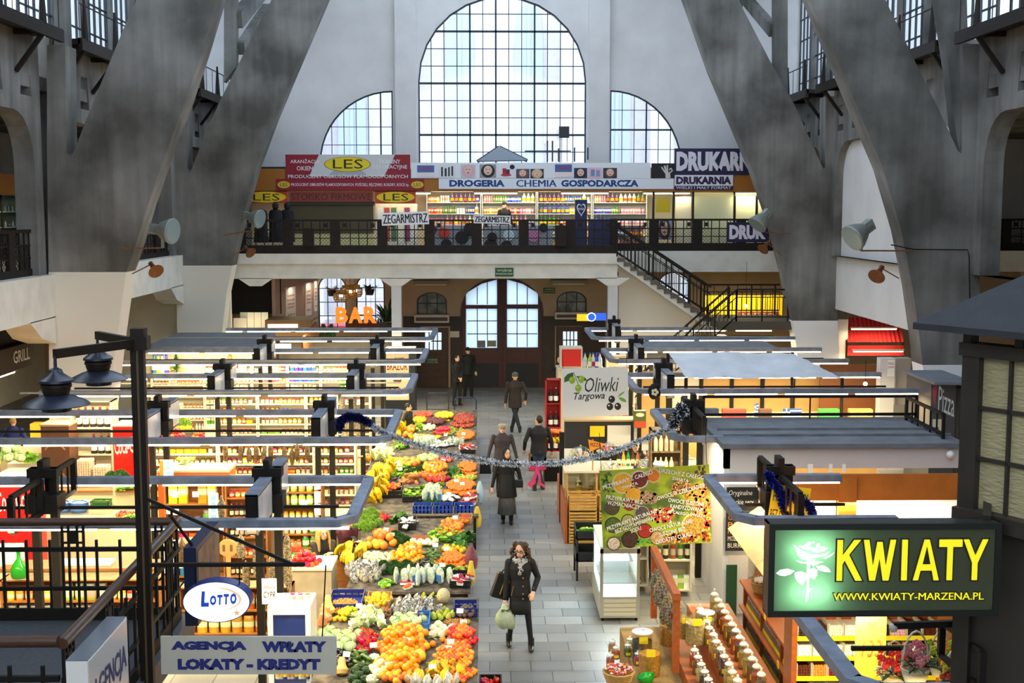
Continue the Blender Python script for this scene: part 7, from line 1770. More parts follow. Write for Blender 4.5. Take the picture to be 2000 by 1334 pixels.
t=MB().box(0,w_,0,.012,0,h_).build('spice_banner',M('green food banner','#93a81c',.4,col2='#3f5a24',scale=2.2,lo=.4,hi=.55),smooth=False); t.location=pb0; t.rotation_euler=(0,-.055,0); t['w'],t['h']=w_,h_; tag(t,'green photo banner of spices, nuts and dried fruit hanging over the aisle edge','banner')
def bowl(u,v,r,c,c2,rim='#5a4a3a'):
 ru,rv=r,r*w_/h_; patch(t,ell(u,v,ru,rv),rim,'bowl_picture',-.003); MB().prism([(a_*w_,b2*h_)for a_,b2 in ell(u,v,ru*.86,rv*.86)],-.008,-.004).build('filling_picture',M('banner filling '+c,c,.6,col2=c2,scale=60),t,smooth=False)
for u,v,r,c,c2,rim in((.21,.83,.1,'#d8a41c','#b98414','#c8b48a'),(.36,.86,.085,'#6a1a14','#4a120c','#c8c0b0'),(.49,.9,.065,'#c8781c','#a85a14','#c8b48a'),(.3,.67,.075,'#d8a01c','#c08a14','#c8a05a'),(.1,.52,.07,'#2a2a1c','#54462a','#3a3a2a'),(.26,.55,.06,'#8a3a1c','#5a2414','#6a2a1c'),(.1,.3,.075,'#54701c','#2a3a12','#2a2a1c'),(.24,.34,.065,'#a8a06a','#6a7a3a','#2a2a1c'),(.37,.43,.07,'#2c2a2a','#5a5048','#8a8a7a'),(.39,.2,.07,'#a8241c','#7a140c','#3a1c14'),(.25,.1,.08,'#4a2a14','#1c120c','#1c140c'),(.1,.06,.065,'#d8cdb8','#8a7a64','#3a2a1c'),(.84,.24,.11,'#e0a83a','#4a3a2a','#d8c070'),(.5,.1,.07,'#c8a878','#8a6a3a','#7a5a3a')):bowl(u,v,r,c,c2,rim)
def nuts(u0,u1,v0,v1,n,cols,seed):
 q=random.Random(seed)
 for k,c in enumerate(cols):
  b=MB()
  for _ in range(n):
   u,v=q.uniform(u0,u1),q.uniform(v0,v1); b.prism([(a_*w_,b2*h_)for a_,b2 in ell(u,v,q.uniform(.008,.018),q.uniform(.014,.026),8)],-.0045 - .001*k,-.004 - .001*k)
  b.build('nut_picture',ink(c),t,smooth=False)
nuts(.66,.82,.63,.8,26,('#a8743c','#7a4a24','#c89a5a'),1); nuts(.78,.98,.5,.75,40,('#c8843a','#a8602a','#d8a050'),2); nuts(.45,.66,.3,.48,26,('#e08a2a','#6a2a1c','#e8d8b0','#c83a2a'),3); nuts(.57,.98,.03,.14,44,('#d8842a','#b5501c','#e0a84a','#8a3a1c'),4); nuts(.85,.99,.18,.5,34,('#e0701c','#d8b060','#c83a1c'),5); nuts(.36,.5,.55,.7,24,('#b59a7a','#8a7058','#a58868'),6); nuts(.02,.12,.72,.97,14,('#2c4a1c','#3f6a26'),7); nuts(.3,.5,.02,.1,16,('#3f7a26','#5a9a34'),8); nuts(.88,.99,.85,.98,12,('#2c4a1c','#5a4a2a'),9)
for s_,x,y,wd,an in(('PRZYPRAWY Z CAŁEGO',562,130,.47,19),('ŚWIATA',575,162,.15,19),('PRZYPRAWY BEZ',545,250,.34,-8),('WZMACNIACZY',540,282,.3,-8),('PRZYPRAWY NATURALNE',594,372,.48,22),('BEZ GLUTAMINIANU',608,402,.36,22),('SODU',622,430,.1,22),('ORZECHY Z CAŁEGO',908,90,.42,-9),('ŚWIATA',902,122,.15,-9),('OWOCE W CZEKOLADZIE',906,198,.45,17),('OWOCE SUSZONE I',948,262,.35,-7),('KANDYZOWANE',944,296,.3,-7),('Z CAŁEGO ŚWIATA',950,329,.34,-7),('OWOCE NATURALNIE',846,404,.4,14),('SUSZONE BEZ',855,441,.25,14),('DODATKU CUKRU',866,480,.33,14)):
 l_=378+(y-80)*.085; u=(x-l_)/(1085+(y-30)*.057-l_); v=(552-47*u-y)/472; r_=radians(an-4)
 for c_,b_,y_,n_ in(('#2a2a14',.03,-.0125,'lettering_edge'),('#f4f0e4',.006,-.0145,'lettering')):letters(t,s_,u-wd/2,u+wd/2,v - .026,v+.026,c_,b_,0,n_,r_,y=y_)
for x in(.03,w_ - .03):MB().cyl((x,.02,h_),(x,.02,h_+.6),.005,n=4).build('hanging_cord',m_black,t)
# cardboard tin, small things of the olive stall
o,_,_=board('olive_tin','large red and green tin standing on the shelf beside the olive banner','tin',1238,803,1262,836,28.5,M('tin green','#4a5a2a',.4),.2); patch(o,[(.05,.03),(.95,.03),(.95,.4),(.05,.4)],'#c8401c','tomato_print'); patch(o,ell(.5,.78,.35,.12),'#e8dcb0','oval')
counter('olive_shelf','pale shelf board under the olive banner with a dark fridge below',1105,1240,28.9,.5,1.95,M('olive fridge dark','#26262a',.4),M('pale shelf board','#c8a878',.6),'counter')
board('paper_note','yellow paper sheet hung on the dark fridge under the olive banner','paper',1152,832,1181,853,28.85,M('yellow paper','#efd012',.6),.004); board('white_door','white cold cabinet door beside the yellow paper sheet','door panel',1186,831,1232,872,28.86,M('white cabinet','#dedbd0',.5),.03)
q=shelf_unit('plank_shelf','weathered plank shelf of yellow mustard jars beside the tinsel knot',3.35,4.0,25.6,.4,2.3,4,M('weathered plank','#8a7250',.8,col2='#4a3a28',scale=14,stretch=(6,1,.6)),[('glass_jar','yellow lime'),('wine_bottle','amber cream')],'the weathered plank shelf',seed=62,nd=1,s=1.2)
for j in range(7):good('wine_bottle',('black','amber','green','brown','amber','black','amber')[j],(2.75+.1*j,26.2,1.42),0,'on the deli counter behind the assistants',1.05)
# pale wood wall and panels under the grey cloth canopy
m_tan=M('tan ply panel','#c89a58',.6,var=.1,scale=2)
a=X(1250,31.5); b_=X(1610,31.5)
t=thing('panel_wall','row of tan ply panels on dark posts behind the grey cloth canopy','panel wall',(a,31.5,0)); W_=b_-a
for j in range(6):MB().box(W_*j/6+.03,W_*(j+1)/6 - .03,.02,.06,1.0,2.75).build('panel',m_tan if j !=1 else m_wsh,t,smooth=False); MB().box(W_*j/6 - .05,W_*j/6+.05,-.02,.06,0,2.9).build('post',m_iron,t,smooth=False)
t=thing('plank_wall','whitewashed plank wall with greek flags under the grey cloth canopy','wall panel',(X(1310,29.9),29.9,0)); W_=X(1650,29.9)- X(1310,29.9); b=MB(); n=26
for j in range(n):b.box(W_*j/n,W_*(j+.96)/n,0,.04,.3,1.95)
b.build('planks',M('whitewashed plank','#d6c7a2',.8,col2='#9a8660',scale=8,stretch=(5,1,.5)),t,smooth=False)
def gflag(x0,x1,y0,y1,Y,lab):
 o,w_,h_=board('greek_flag',lab,'flag',x0,y0,x1,y1,Y,M('flag white','#e8e8ec',.7),.01)
 for j in range(5):patch(o,[(0,j*2/9),(1,j*2/9),(1,(j*2+1)/9),(0,(j*2+1)/9)],'#2a4f9a','stripe')
 patch(o,[(0,.45),(.4,.45),(.4,1),(0,1)],'#2a4f9a','canton',-.004); patch(o,[(.17,.45),(.23,.45),(.23,1),(.17,1)],'#e8e8ec','cross',-.006); patch(o,[(0,.68),(.4,.68),(.4,.77),(0,.77)],'#e8e8ec','cross',-.006)
gflag(1528,1566,798,824,28.0,'wide blue and white striped flag behind the kiosk roof rail'); gflag(1473,1482,788,814,28.2,'narrow drooping blue and white flag behind the kiosk roof rail')
for k,(x0,x1,c)in enumerate(((1412,1458,'#c8281c'),(1484,1508,'#4a2a18'),(1600,1640,'#2f8a2a'),(1660,1705,'#b58a3a'))):board('goods_box',('red box behind the kiosk roof rail','dark brown basket behind the kiosk roof rail','green bundle behind the kiosk roof rail','tan box at the far end behind the kiosk roof rail')[k],'box',x0,800,x1,825,27.5,ink(c),.2)
counter('stall_counter','long tan counter behind the kiosk roof carrying flags and boxes',1330,1720,27.45,.9,1.9,m_tan,m_oak)
# grey cloth canopy
A,B,C,D=at(1305,690,Z=3.45),at(1548,688,Z=3.45),at(1645,738,Z=3.05),at(1340,738,Z=3.05)
t=thing('cloth_canopy','wrinkled grey white cloth canopy stretched over the stall','canopy',(0,0,0)); from mathutils import noise; b=MB(); n=24; vs=[]
for i in range(n+1):
 for j in range(n+1):u,v=j/n,i/n; p=(A.lerp(B,u)).lerp(D.lerp(C,u),v); vs.append(p+V((0,0,-.12*sin(pi*u)*sin(pi*v)+.06*noise.noise(p*1.6)+.03*noise.noise(p*5))))
b.add(vs,[(i*(n+1)+j,i*(n+1)+j+1,(i+1)*(n+1)+j+1,(i+1)*(n+1)+j)for i in range(n)for j in range(n)]); b.build('cloth',M('grey canopy cloth','#d2d2d4',.9,var=.15,scale=2),t,ang=3)
for p in(A,B,C,D):MB().cyl((p.x,p.y,0),p,.04).build('pole',m_iron,t)
lamp_area('canopy_light',((C.x+D.x)/2,29,2.6),3,.1,60,WARM)
# brown wooden wall, bulb and kiosks farther right
o=board('wooden_wall','plain brown wooden stall wall behind the bare bulb','wall panel',1600,712,1712,822,31.0,M('brown stall wall','#7a451a',.5,var=.15,scale=2),.08)[0]
t=thing('bare_bulb','bare bulb glowing in front of the brown wooden stall wall','lamp',at(1690,750,29.0)); MB().sph((0,0,0),.05).build('bulb',M('bulb bright','#fff2d0',.5,emit=12,ecol=(1,.85,.55)),t); MB().cyl((0,0,.04),(0,0,.55),.006,n=4).build('cord',m_black,t)
o,_,_=board('notice_sheet','white sheet with red print on the pale column beside the brown wall','notice',1733,703,1748,735,30.9,M('white card','#f2efe6',.6),.01); letters(o,'PIEROGI',.1,.9,.7,.85,'#c83a3a',.01); letters(o,'DOMOWE',.1,.9,.5,.62,'#c83a3a',.01)
o=board('pale_column','pale boxed column beside the brown wooden stall wall','column panel',1716,700,1748,830,31.0,M('pale boxed column','#d6d2cc',.6),.3)[0]
o=board('grey_cabinet','grey beige cabinet wall beside the white paint of the pillar','cabinet',1748,700,1780,790,31.2,M('grey beige','#a89e90',.6),.3)[0]
t=thing('red_awning','red pleated awning over a lit stall between both pillars','awning',at(1655,688,41)); w_=at(1768,0,41).x-at(1655,0,41).x; H=at(0,622,41).z-at(0,688,41).z; b=MB(); n=26
for j in range(n):b.add([(w_*j/n,.05*(j%2),.3*H),(w_*(j+1)/n,.05*((j+1)%2),.3*H),(w_*(j+1)/n,.6+.05*((j+1)%2),H),(w_*j/n,.6+.05*(j%2),H)],[(0,1,2,3)])
b.build('cloth',M('red awning cloth','#b3161c',.7),t,smooth=False); MB().box(0,w_,-.02,.02,-.1*H,.2*H).build('valance',MATS['red awning cloth'],t,smooth=False)
for x in(0,w_):MB().cyl((x,.1,-t.location.z),(x,.1,.4),.04).build('pole',m_iron,t)
tube_lamp('tube_lamp','lit tube lamp under the red awning',X(1665,40.4),X(1765,40.4),40.4,at(0,689,40.4).z,8,60); tube_lamp('tube_lamp','lit tube lamp reflected high under the red awning',X(1657,40.9),X(1748,40.9),40.75,at(0,645,40.7).z,6,20)  # upper glowing tube stands in for a reflection of the lower lamp
counter('stall_counter','white stall counter with red goods under the red awning',1655,1770,40.0,.6,1.6,m_wsh); 
for j in range(8):inst(proto('tea_box',('red','white','red')[j%3]),'meat_box',(X(1660+12*j,40),40.15,1.6),0,'red or white box on the counter under the red awning','box','boxes under the red awning',2.)
p,w_,h_=fit(1815,748,1868,870,26.5); t=thing('pizza_kiosk','grey kiosk with white pizza lettering and a red slice','kiosk',(p.x,26.5,0)); MB().box(0,w_,0,1.6,0,p.z+h_).build('body',M('kiosk grey','#4c4a4a',.6),t,smooth=False); MB().box(w_,w_+.25,-.2,1.6,0,p.z+h_ - .1).build('dark_side',M('kiosk dark side','#2a2622',.6),t,smooth=False); MB().box(-.05,w_+.3,-.3,1.7,p.z+h_,p.z+h_+.06).build('roof',MATS['dusty grey roof'],t,smooth=False)
z0=at(0,808,26.5).z; z1=at(0,758,26.5).z
f=MB(); write(f,'Pizza',w_*.3,w_*.95,z0+.02,z1,-.004,.0,f=lambda q:(q[0],q[1],q[2]-(q[0]/w_ - .3)*.25)); f.build('lettering',ink('#dcdad6'),t,smooth=False); MB().prism([(w_*.04,z1 - .1),(w_*.16,z1+.06),(w_*.24,z1 - .02),(w_*.15,z0+.05)],-.004,0).build('pizza_slice',ink('#b5424a'),t,smooth=False)
MB().box(w_*.1,w_*.6,-.01,0,z0 - .45,z0 - .18).build('white_notice',m_wsh,t,smooth=False)
# far stalls near the door: red fronted cabinet, soda rack, bottles, fruit crates
o,_,_=board('red_cabinet','white cabinet with a bright red front near the great door','cabinet',1094,679,1138,718,38.0,m_wsh,.6); patch(o,[(.07,.05),(.93,.05),(.93,.92),(.07,.92)],'#d81c10','red_front')
counter('stall_counter','white counter under the red fronted cabinet and the water bottles',1090,1180,37.6,1.1,2.02,m_wsh)
for j,x in enumerate((1142,1152,1158,1165,1171)):good('soda_bottle',('clear','lime','white','blue','clear')[j],(X(x,37.9),37.8,2.02),0,'in the row beside the red fronted cabinet',1.45)
t=shelf_unit('soda_rack','narrow red rack of dark soda bottles at the aisle end of the olive side',X(1066,34),X(1096,34),34.0,.2,2.2,3,M('red rack','#b3201c',.4),[('soda_bottle','black black brown')],'the narrow red soda rack',seed=70,nd=1,s=1.3); t['category']='rack'
for k,z in enumerate((.5,.7,.9,1.1)):crate(1,1068,1092,0,.5,('black','wood','black','wood')[k],f"stacked fruit crate beside the aisle under the soda rack, {('lowest', 'second', 'third', 'topmost')[k]}",.18,Z=z).location=(1.42,31.2,.02+.24*k)if False else V((X(1066,31.5),31.2,.02+.2*k+.4))
t=counter('crate_table','small black table under the fruit crates beside the aisle',1064,1098,31.1,.7,.41,m_black,m_black,'table')
for j in range(30):place_fruit('persimmon',(X(1068,31.5)+.06+.055*(j%6),31.3+.08*(j//6),1.2),(0,0,j),'persimmon in the topmost stacked crate beside the aisle','persimmons in the stacked crate',.9)
for j in range(3):place_fruit('banana_bunch',(X(1068,31.5)+.1+.1*j,31.15,1.0),(0,0,j),'bunch of bananas hanging over the stacked crates','bananas over the stacked crates',.9)
place_fruit('lettuce',(X(1062,31.5),31.2,1.1),(0,0,0),'green bundle at the aisle edge of the stacked crates','green bundle at the stacked crates',1.3)
shelf_unit('stall_shelf','bottle and snack shelving behind the olive banner',X(1186,36),X(1242,36),36.2,.6,2.6,4,m_wsh,[('soda_bottle','lime orange amber'),('snack_bag','orange yellow red')],'the shelving behind the olive banner',seed=71,nd=1,s=1.5)
o=MB().box(0,.25,0,.3,0,.22).build('cardboard_box',M('cardboard','#7a5228',.8),smooth=False); o.location=(X(1033,32.5),32.4,.0); tag(o,'small brown cardboard box on the aisle floor beside the fruit crates','box'); o.scale=(1.6,1,2.2)
# black barrier post at the olive counter, hook ornaments
tag(MB().box(-.05,.05,-.05,.05,0,2.0).build('black_post',m_black,smooth=False,loc=(X(1098,27),27.0,0)),'single black post at the aisle corner of the olive stall','post')
p=at(1278,765,26.8); t=thing('black_ornament','black hanging bag with a white blossom beside the olive banner','ornament',p); lumpy(MB().sph((0,0,0),.14,.08,.17),.25,8).build('bag',m_black,t); b=MB()
for j in range(5):b.sph((.05*cos(2*pi*j/5),-.09,.05*sin(2*pi*j/5)),.035,.015,.035,7,5)
b.build('blossom',m_wsh,t); MB().cyl((0,0,.15),(0,0,.35),.01,n=5).build('cord',m_black,t)
# people behind the counters are built with the other people; cookie box, chopping shelf omitted where hidden
# far right stall under the stair landing
counter('stall_counter','dark stall counter below the landing rail',1400,1560,40.6,.8,1.3,m_iron,m_wsh)
t=thing('stall_roof','long flat dark stall roof before the stair landing','roof',(X(1262,36.2),36.0,2.72)); MB().box(0,X(1520,36.2)- X(1262,36.2),0,2.4,0,.1).build('roof_slab',M('dusty grey roof','#63656a',.8),t,smooth=False); MB().box(0,X(1520,36.2)- X(1262,36.2),-.02,.06,-.35,.0).build('fascia',M('dark fascia','#33302c',.6),t,smooth=False)
for x in(.1,X(1520,36.2)- X(1262,36.2)- .2):MB().box(x,x+.1,.1,.2,-2.72,0).build('post',m_iron,t,smooth=False)
# bicycle rack like trolleys beside the farthest fruit stall
for k,(x0,x1,y0,y1,c)in enumerate(((834,876,768,812,'#3a3c44'),(888,930,776,815,'#20305a'))):
 Y=38.0 - .9*k; p,w_,h_=fit(x0,y0,x1,y1,Y); t=thing('hand_trolley',('grey tubular hand trolley behind the farthest fruit stall','blue tubular hand trolley behind the farthest fruit stall')[k],'trolley',(p.x,Y,0)); H=p.z+h_
 MB().tube([(0,0,.1),(0,0,H - .1),(.05,0,H),(w_ - .05,0,H),(w_,0,H - .1),(w_,0,.1)],.02,6).build('handle',M('trolley '+c,c,.4),t); b=MB()
 for j in range(1,4):b.cyl((w_*j/4,0,.3),(w_*j/4,0,H*.6),.01,n=5)
 b.cyl((0,0,H*.6),(w_,0,H*.6),.012,n=5).build('bar',M('trolley '+c,c,.4),t); MB().box(0,w_,-.9,0,.16,.22).build('platform',m_tab,t,smooth=False)
 for x in(.05,w_ - .05):
  for y in(-.8,-.05):MB().cyl((x - .02,y,.08),(x+.02,y,.08),.08,n=12).build('wheel',m_black,t)
# =====================================================================
# NEAR THE CAMERA: landing rails, lamp post, hanging signs, flower shop kiosk
# =====================================================================
m_rail=M('brown wooden handrail','#4a3020',.35,var=.35,scale=12,stretch=(1,8,8))
ZL=2.55; RX=-3.26
struct(MB().box(-9,RX+.1,8.8,13.1,ZL - .25,ZL),'floor',M('dark landing slab','#45484c',.5,var=.3,scale=20),smooth=False)
def fence(name,lab,p,q,n,H=1.05):
 p,q=V(p),V(q); d=q-p; L=d.length; t=thing(name,lab,'railing',p,math.atan2(d.y,d.x)); zs=d.z/L
 f=lambda x,z:(x,0,z+zs*x)
 MB().tube([f(0,H),f(L,H)],.045,10,rs=[.045,.045]).build('handrail',m_rail,t)
 r=MB()
 for z,h in((.06,.14),(.34,.04),(.76,.045)):r.bar(f(0,z),f(L,z),.035,h)
 r.build('rail',m_black,t,smooth=False)
 for i in range(n):
  x=L*(i+.5)/n
  if i%4==1:
   k=MB()
   for dx in(-.11,-.045,.045,.11):k.bar(f(x+dx,.06),f(x+dx,H - .03),.024)
   k.bar(f(x - .11,H - .1),f(x+.11,H - .1),.02).bar(f(x - .11,H - .22),f(x+.11,H - .22),.02).bar(f(x,H - .22),f(x,H - .1),.09,.03).build('panel_post',m_black,t,smooth=False)
  else:MB().bar(f(x,.06),f(x,.86),.026).build('baluster',m_black,t,smooth=False)
fence('landing_railing','black iron landing railing with brown handrail in front of the jar shelves',(-8.6,12.9,ZL),(RX,12.9,ZL),22)
fence('landing_railing','landing railing with brown handrail running towards the camera past the lamp post',(RX,12.9,ZL),(RX+.03,9.25,ZL - .02),14)
fence('landing_railing','landing railing across the near edge beside the white agency light box',(-6.5,9.25,ZL),(RX,9.25,ZL),13)
# lamp post
LX,LY=-3.14,11.2; t=thing('lamp_post','black lamp post with two dark blue dish lamps rising above the landing','lamp post',(LX,LY,0)); m_lp=M('lamp post brown black','#1a130d',.45,spec=.25)
for dx in(-.058,.013):MB().box(dx,dx+.045,-.04,.04,0,5.66).build('upright',m_lp,t,smooth=False)
MB().box(-.02,.02,-.02,.02,0,5.6).build('core_rod',M('post gap rod','#5a4a30',.4),t,smooth=False); MB().box(-.08,.1,-.07,.07,5.6,5.72).build('cap',m_lp,t,smooth=False); MB().box(-.05,.07,-.05,.07,5.72,5.79).build('finial',m_lp,t,smooth=False)
m_sh=M('dark blue enamel','#171c2c',.35,var=.2,scale=6)
for k,(tip,sc)in enumerate(((at(190,657,11.9),1.),(at(107,688,10.35),1.02))):
 e=tip-V((LX,LY,0)); e.z=5.66; MB().bar((0,0,5.66),e,.05,.075).build('arm',m_lp,t,smooth=False); h=MB(); cz=e.z
 prof=[(.012,-.02),(.014,-.11),(.05,-.13),(.06,-.16),(.135,-.215),(.137,-.235),(.1,-.24)]
 h.lathe([(r*sc,z)for r,z in prof],24,c=(e.x,e.y,cz)); h.build('cap_disc',m_sh,t)
 MB().lathe([(.1,-.235),(.125,-.25),(.125,-.275),(.115,-.28),(.115,-.30),(.1,-.34)],24,c=(e.x,e.y,cz)).build('lamp_housing',m_lp,t)
 s=MB().lathe([(.09,-.335),(.15,-.355),(.235,-.395),(.268,-.42),(.268,-.426),(.23,-.402),(.14,-.365)],36,c=(e.x,e.y,cz),caps=False).build('lamp_shade',m_sh,t)
 MB().lathe([(.08,-.37),(.115,-.375),(.12,-.43),(.118,-.475),(.1,-.476),(.01,-.46)],24,c=(e.x,e.y,cz)).build('lamp_glass',M('lamp glass unlit','#2b221c',.2),t)
# hanger arm with brace
ZA=at(0,1105,LY).z; xr=at(576,0,LY).x-LX
MB().bar((0,0,ZA),(xr,0,ZA),.035,.035).build('hanger_arm',m_lp,t,smooth=False); MB().bar((.02,-.02,at(0,972,LY).z),(xr - .1,-.02,ZA),.02,.03).build('brace',m_lp,t,smooth=False)
# oval lottery light sign
c=at(424,1174,LY); rx,rz=66*LY/FPX*1.02,40*LY/FPX*1.05; t=thing('lottery_sign','glowing white oval lottery sign with a blue rim hanging from the lamp post arm','sign',c)
MB().prism(ell(0,0,rx,rz,48),-.03,.12).build('rim',M('blue sign rim','#16276a',.4),t,ang=.4); MB().prism(ell(0,0,rx*.97,rz*.955,48),-.036,-.03).build('face',M('lit white face','#ffffff',.5,emit=1.0),t)
f=MB(); x=-.14
for ch_,w_,h_,bl in(('L',.075,.145,0),('O',.06,.095,.02),('T',.05,.095,.028),('T',.05,.10,.032),('O',.06,.105,.035)):write(f,ch_,x,x+w_,-.04+bl*.6,-.04+bl*.6+h_,-.040,.065,.1); x+=w_+.008
f.build('lettering',M('lottery blue','#1a49b8',.5,emit=.25),t,smooth=False)
b=MB(); pts=[(.22*cos(a_)+.01,.11*sin(a_)+.03)for a_ in[radians(100-9*j)for j in range(22)]]
n_=len(pts); b.prism([(u,v)for u,v in pts]+[(u*(1 - .1*sin(pi*j/(n_-1))),v*(1 - .22*sin(pi*j/(n_-1))))for j,(u,v)in reversed(list(enumerate(pts)))],-.039,-.036)
b.build('swoosh',M('pale orange print','#f0c89a',.5,emit=.4),t,smooth=False); MB().prism([((.035 if j%2==0 else .015)*sin(pi*j/5)+.185,(.035 if j%2==0 else .015)*cos(pi*j/5)- .1)for j in range(10)],-.0395,-.036).build('star',M('orange star print','#f0b078',.5,emit=.4),t,smooth=False)
for x in(-.2,.2):MB().cyl((x,.04,rz*.7),(x,.04,ZA-c.z),.006,n=4).build('hanging_rod',m_black,t)
# agency board
p,w_,h_=fit(315,1241,656,1317,LY - .05); t=MB().box(0,w_,0,.025,0,h_).build('agency_board',M('cream sign board','#b9b2a2',.6,var=.08,scale=2),smooth=False); t.location=p; t.rotation_euler=(0,.008,0); t['w'],t['h']=w_,h_; tag(t,'long cream agency board with dark blue letters hanging under the oval sign','sign')
for s_,u0,u1,v0,v1 in(('AGENCJA',.06,.49,.59,.88),('WPŁATY',.575,.945,.59,.88),('LOKATY - KREDYT',.095,.91,.12,.42)):letters(t,s_,u0,u1,v0,v1,'#1c2468',.075)
for x in(.1,w_*.92):MB().cyl((x,.012,h_),(x+.03,.06,ZA-p.z),.006,n=4).build('hanging_wire',m_black,t)
o,_,_=board('hanging_note','white handwritten card hanging above the small glass door fridge','note',512,1130,540,1180,16.0,M('white card','#f2efe6',.6),.004); letters(o,'HERBATA',.1,.9,.6,.75,'#2a2a2a',0,.2); letters(o,'CYPR',.1,.9,.25,.5,'#2a2a2a',0,.2)
# agency light box along the landing, picture box by the post
t=thing('agency_box','white agency light box with glossy top standing beyond the near landing railing','light box',(-2.95,8.5,3.1)); D=.95; H=.62; MB().box(0,.15,0,D,0,H).build('case',M('agency box white','#d6d2cc',.25),t,smooth=False); MB().box(.15,.155,.01,D - .01,.01,H - .01).build('face',M('agency box face','#b5b0ae',.2),t,smooth=False); MB().box(0,.15,0,D,H,H+.005).build('top',M('glossy metal top','#9aa0a8',.12,.8),t,smooth=False)
f=MB(); write(f,'AGENCJA',.08,D - .06,.2,.44,0,.02,f=lambda q:(.159,q[0],q[2])); f.build('lettering',ink('#272a5c'),t,smooth=False); MB().box(.04,.11,.3,.38,-3.1,0).build('stand',m_black,t,smooth=False)
t=thing('picture_box','dark blue framed picture light box hanging beside the lamp post','light box',(-2.86,11.5,2.95)); MB().box(0,.12,0,1.0,0,.75).build('case',M('navy case','#121a36',.4),t,smooth=False); MB().box(.12,.124,.05,.95,.05,.7).build('picture',M('dim hands picture','#8a5a44',.4,col2='#20242e',scale=5),t,smooth=False); MB().bar((.06,.1,.75),(-.05,-.2,1.1),.02).build('hanger',m_black,t)
# ---------- flower shop kiosk with pyramid roof and its sign ----------
m_kf=M('kiosk dark frame','#2a241e',.5,var=.3,scale=5); A=at(1892,800,9.4); bx=A.x; zt=at(0,700,9.4).z; zs=at(0,1000,9.4).z; d=V((1.0,-1.6,0)).normalized(); nrm=V((-d.y*-1,0,0))
L=3.6; a_=math.atan2(d.y,d.x); t=thing('flower_kiosk','dark framed flower kiosk with ribbed glass and a pyramid roof','kiosk',(bx,9.5,0),a_)
# local x runs along the glazed side towards the camera, local y towards the aisle side (outwards is -y)
for x in(0,1.15,2.3,3.45):MB().box(x,x+.15,-.04,.1,0,zt+.06).build('post',m_kf,t,smooth=False)
MB().box(-.02,L,-.06,.1,zt,zt+.1).build('head_beam',m_kf,t,smooth=False); MB().box(0,L,-.1,.12,zs - .12,zs).build('sill',m_kf,t,smooth=False); MB().box(0,L,0,.06,0,zs - .1).build('lower_panel',M('kiosk lower panel','#2c261f',.6),t,smooth=False)
rg=M('ribbed kiosk glass','#9a8f6c',.25,bump=.8,scale=14,stretch=(1,1,3)); 
for j in range(3):
 x0,x1=.15+1.15*j,1.15+1.15*j; MB().box(x0,x1,.02,.03,zs,zt).build('glass_pane',rg,t,smooth=False); f=MB()
 for i in range(1,4):x=x0+(x1-x0)*i/4; f.box(x - .012,x+.012,-.01,.06,zs,zt)
 for i in range(1,3):z=zs+(zt-zs)*i/3; f.box(x0,x1,-.01,.06,z - .014,z+.014)
 f.build('glazing_bar',m_kf,t,smooth=False)
# side returning away from the camera, roof
MB().box(0,.1,.1,3.2,0,zt).build('side_wall',m_kf,t,smooth=False)
m_rf=M('kiosk roof felt','#25272c',.85,var=.3,scale=8); zr=zt+.24; o=.28
cx,cy_=L/2,1.6; R_=MB().add([(-o,-o,zr),(L+o,-o,zr),(L+o,3.2+o,zr),(-o,3.2+o,zr),(cx,cy_,zr+1.35),(-o,-o,zr - .05),(L+o,-o,zr - .05),(L+o,3.2+o,zr - .05),(-o,3.2+o,zr - .05)],[(0,1,4),(1,2,4),(2,3,4),(3,0,4),(0,5,6,1),(1,6,7,2),(2,7,8,3),(3,8,5,0),(8,7,6,5)]); R_.build('roof',m_rf,t,smooth=False)
for x in(0,.45,.9,1.35,1.8,2.25,2.7,3.15):MB().box(x,x+.07,-.04,.06,zt+.08,zr - .04).build('strut',m_kf,t,smooth=False)
# backlit sign: two tubes burn behind the left part of the translucent face
p,w_,h_=fit(1499,1022,1958,1206,9.0); t=thing('flower_sign','big grey green light box sign with yellow flower shop letters and a white rose','sign',p,.0); fr=.045
MB().box(0,w_,0,.025,0,fr).box(0,w_,0,.025,h_-fr,h_).box(0,fr,0,.025,fr,h_-fr).box(w_-fr,w_,0,.025,fr,h_-fr).box(0,w_,.16,.17,0,h_).box(0,w_,.02,.17,0,.012).box(0,w_,.02,.17,h_ - .012,h_).box(0,.012,.02,.17,0,h_).box(w_ - .012,w_,.02,.17,0,h_).build('case',M('dark green black frame','#12160f',.4),t,smooth=False)
fm=M('translucent grey green face','#65644c',.4); nt=fm.node_tree; bb=nt.nodes['Principled BSDF']; tr=nt.nodes.new('ShaderNodeBsdfTranslucent'); tr.inputs[0].default_value=lin('#a9cdb0'); mx=nt.nodes.new('ShaderNodeMixShader'); mx.inputs[0].default_value=.6; nt.links.new(bb.outputs[0],mx.inputs[1]); nt.links.new(tr.outputs[0],mx.inputs[2]); nt.links.new(mx.outputs[0],nt.nodes['Material Output'].inputs[0])
MB().box(fr,w_-fr,.012,.016,fr,h_-fr).build('face',fm,t,smooth=False)
for z in(.26,.72):MB().cyl((fr+.12,.11,h_*z),(fr+.42,.11,h_*z),.012,n=8).build('lamp_tube',M('sign tube','#f0fff4',.5,emit=110),t)
yl_=M('lit yellow letter','#f4e41a',.5,emit=.42); dk=ink('#14160f'); u=lambda a:fr+(w_-2*fr)*a; v=lambda a:fr+(h_-2*fr)*a
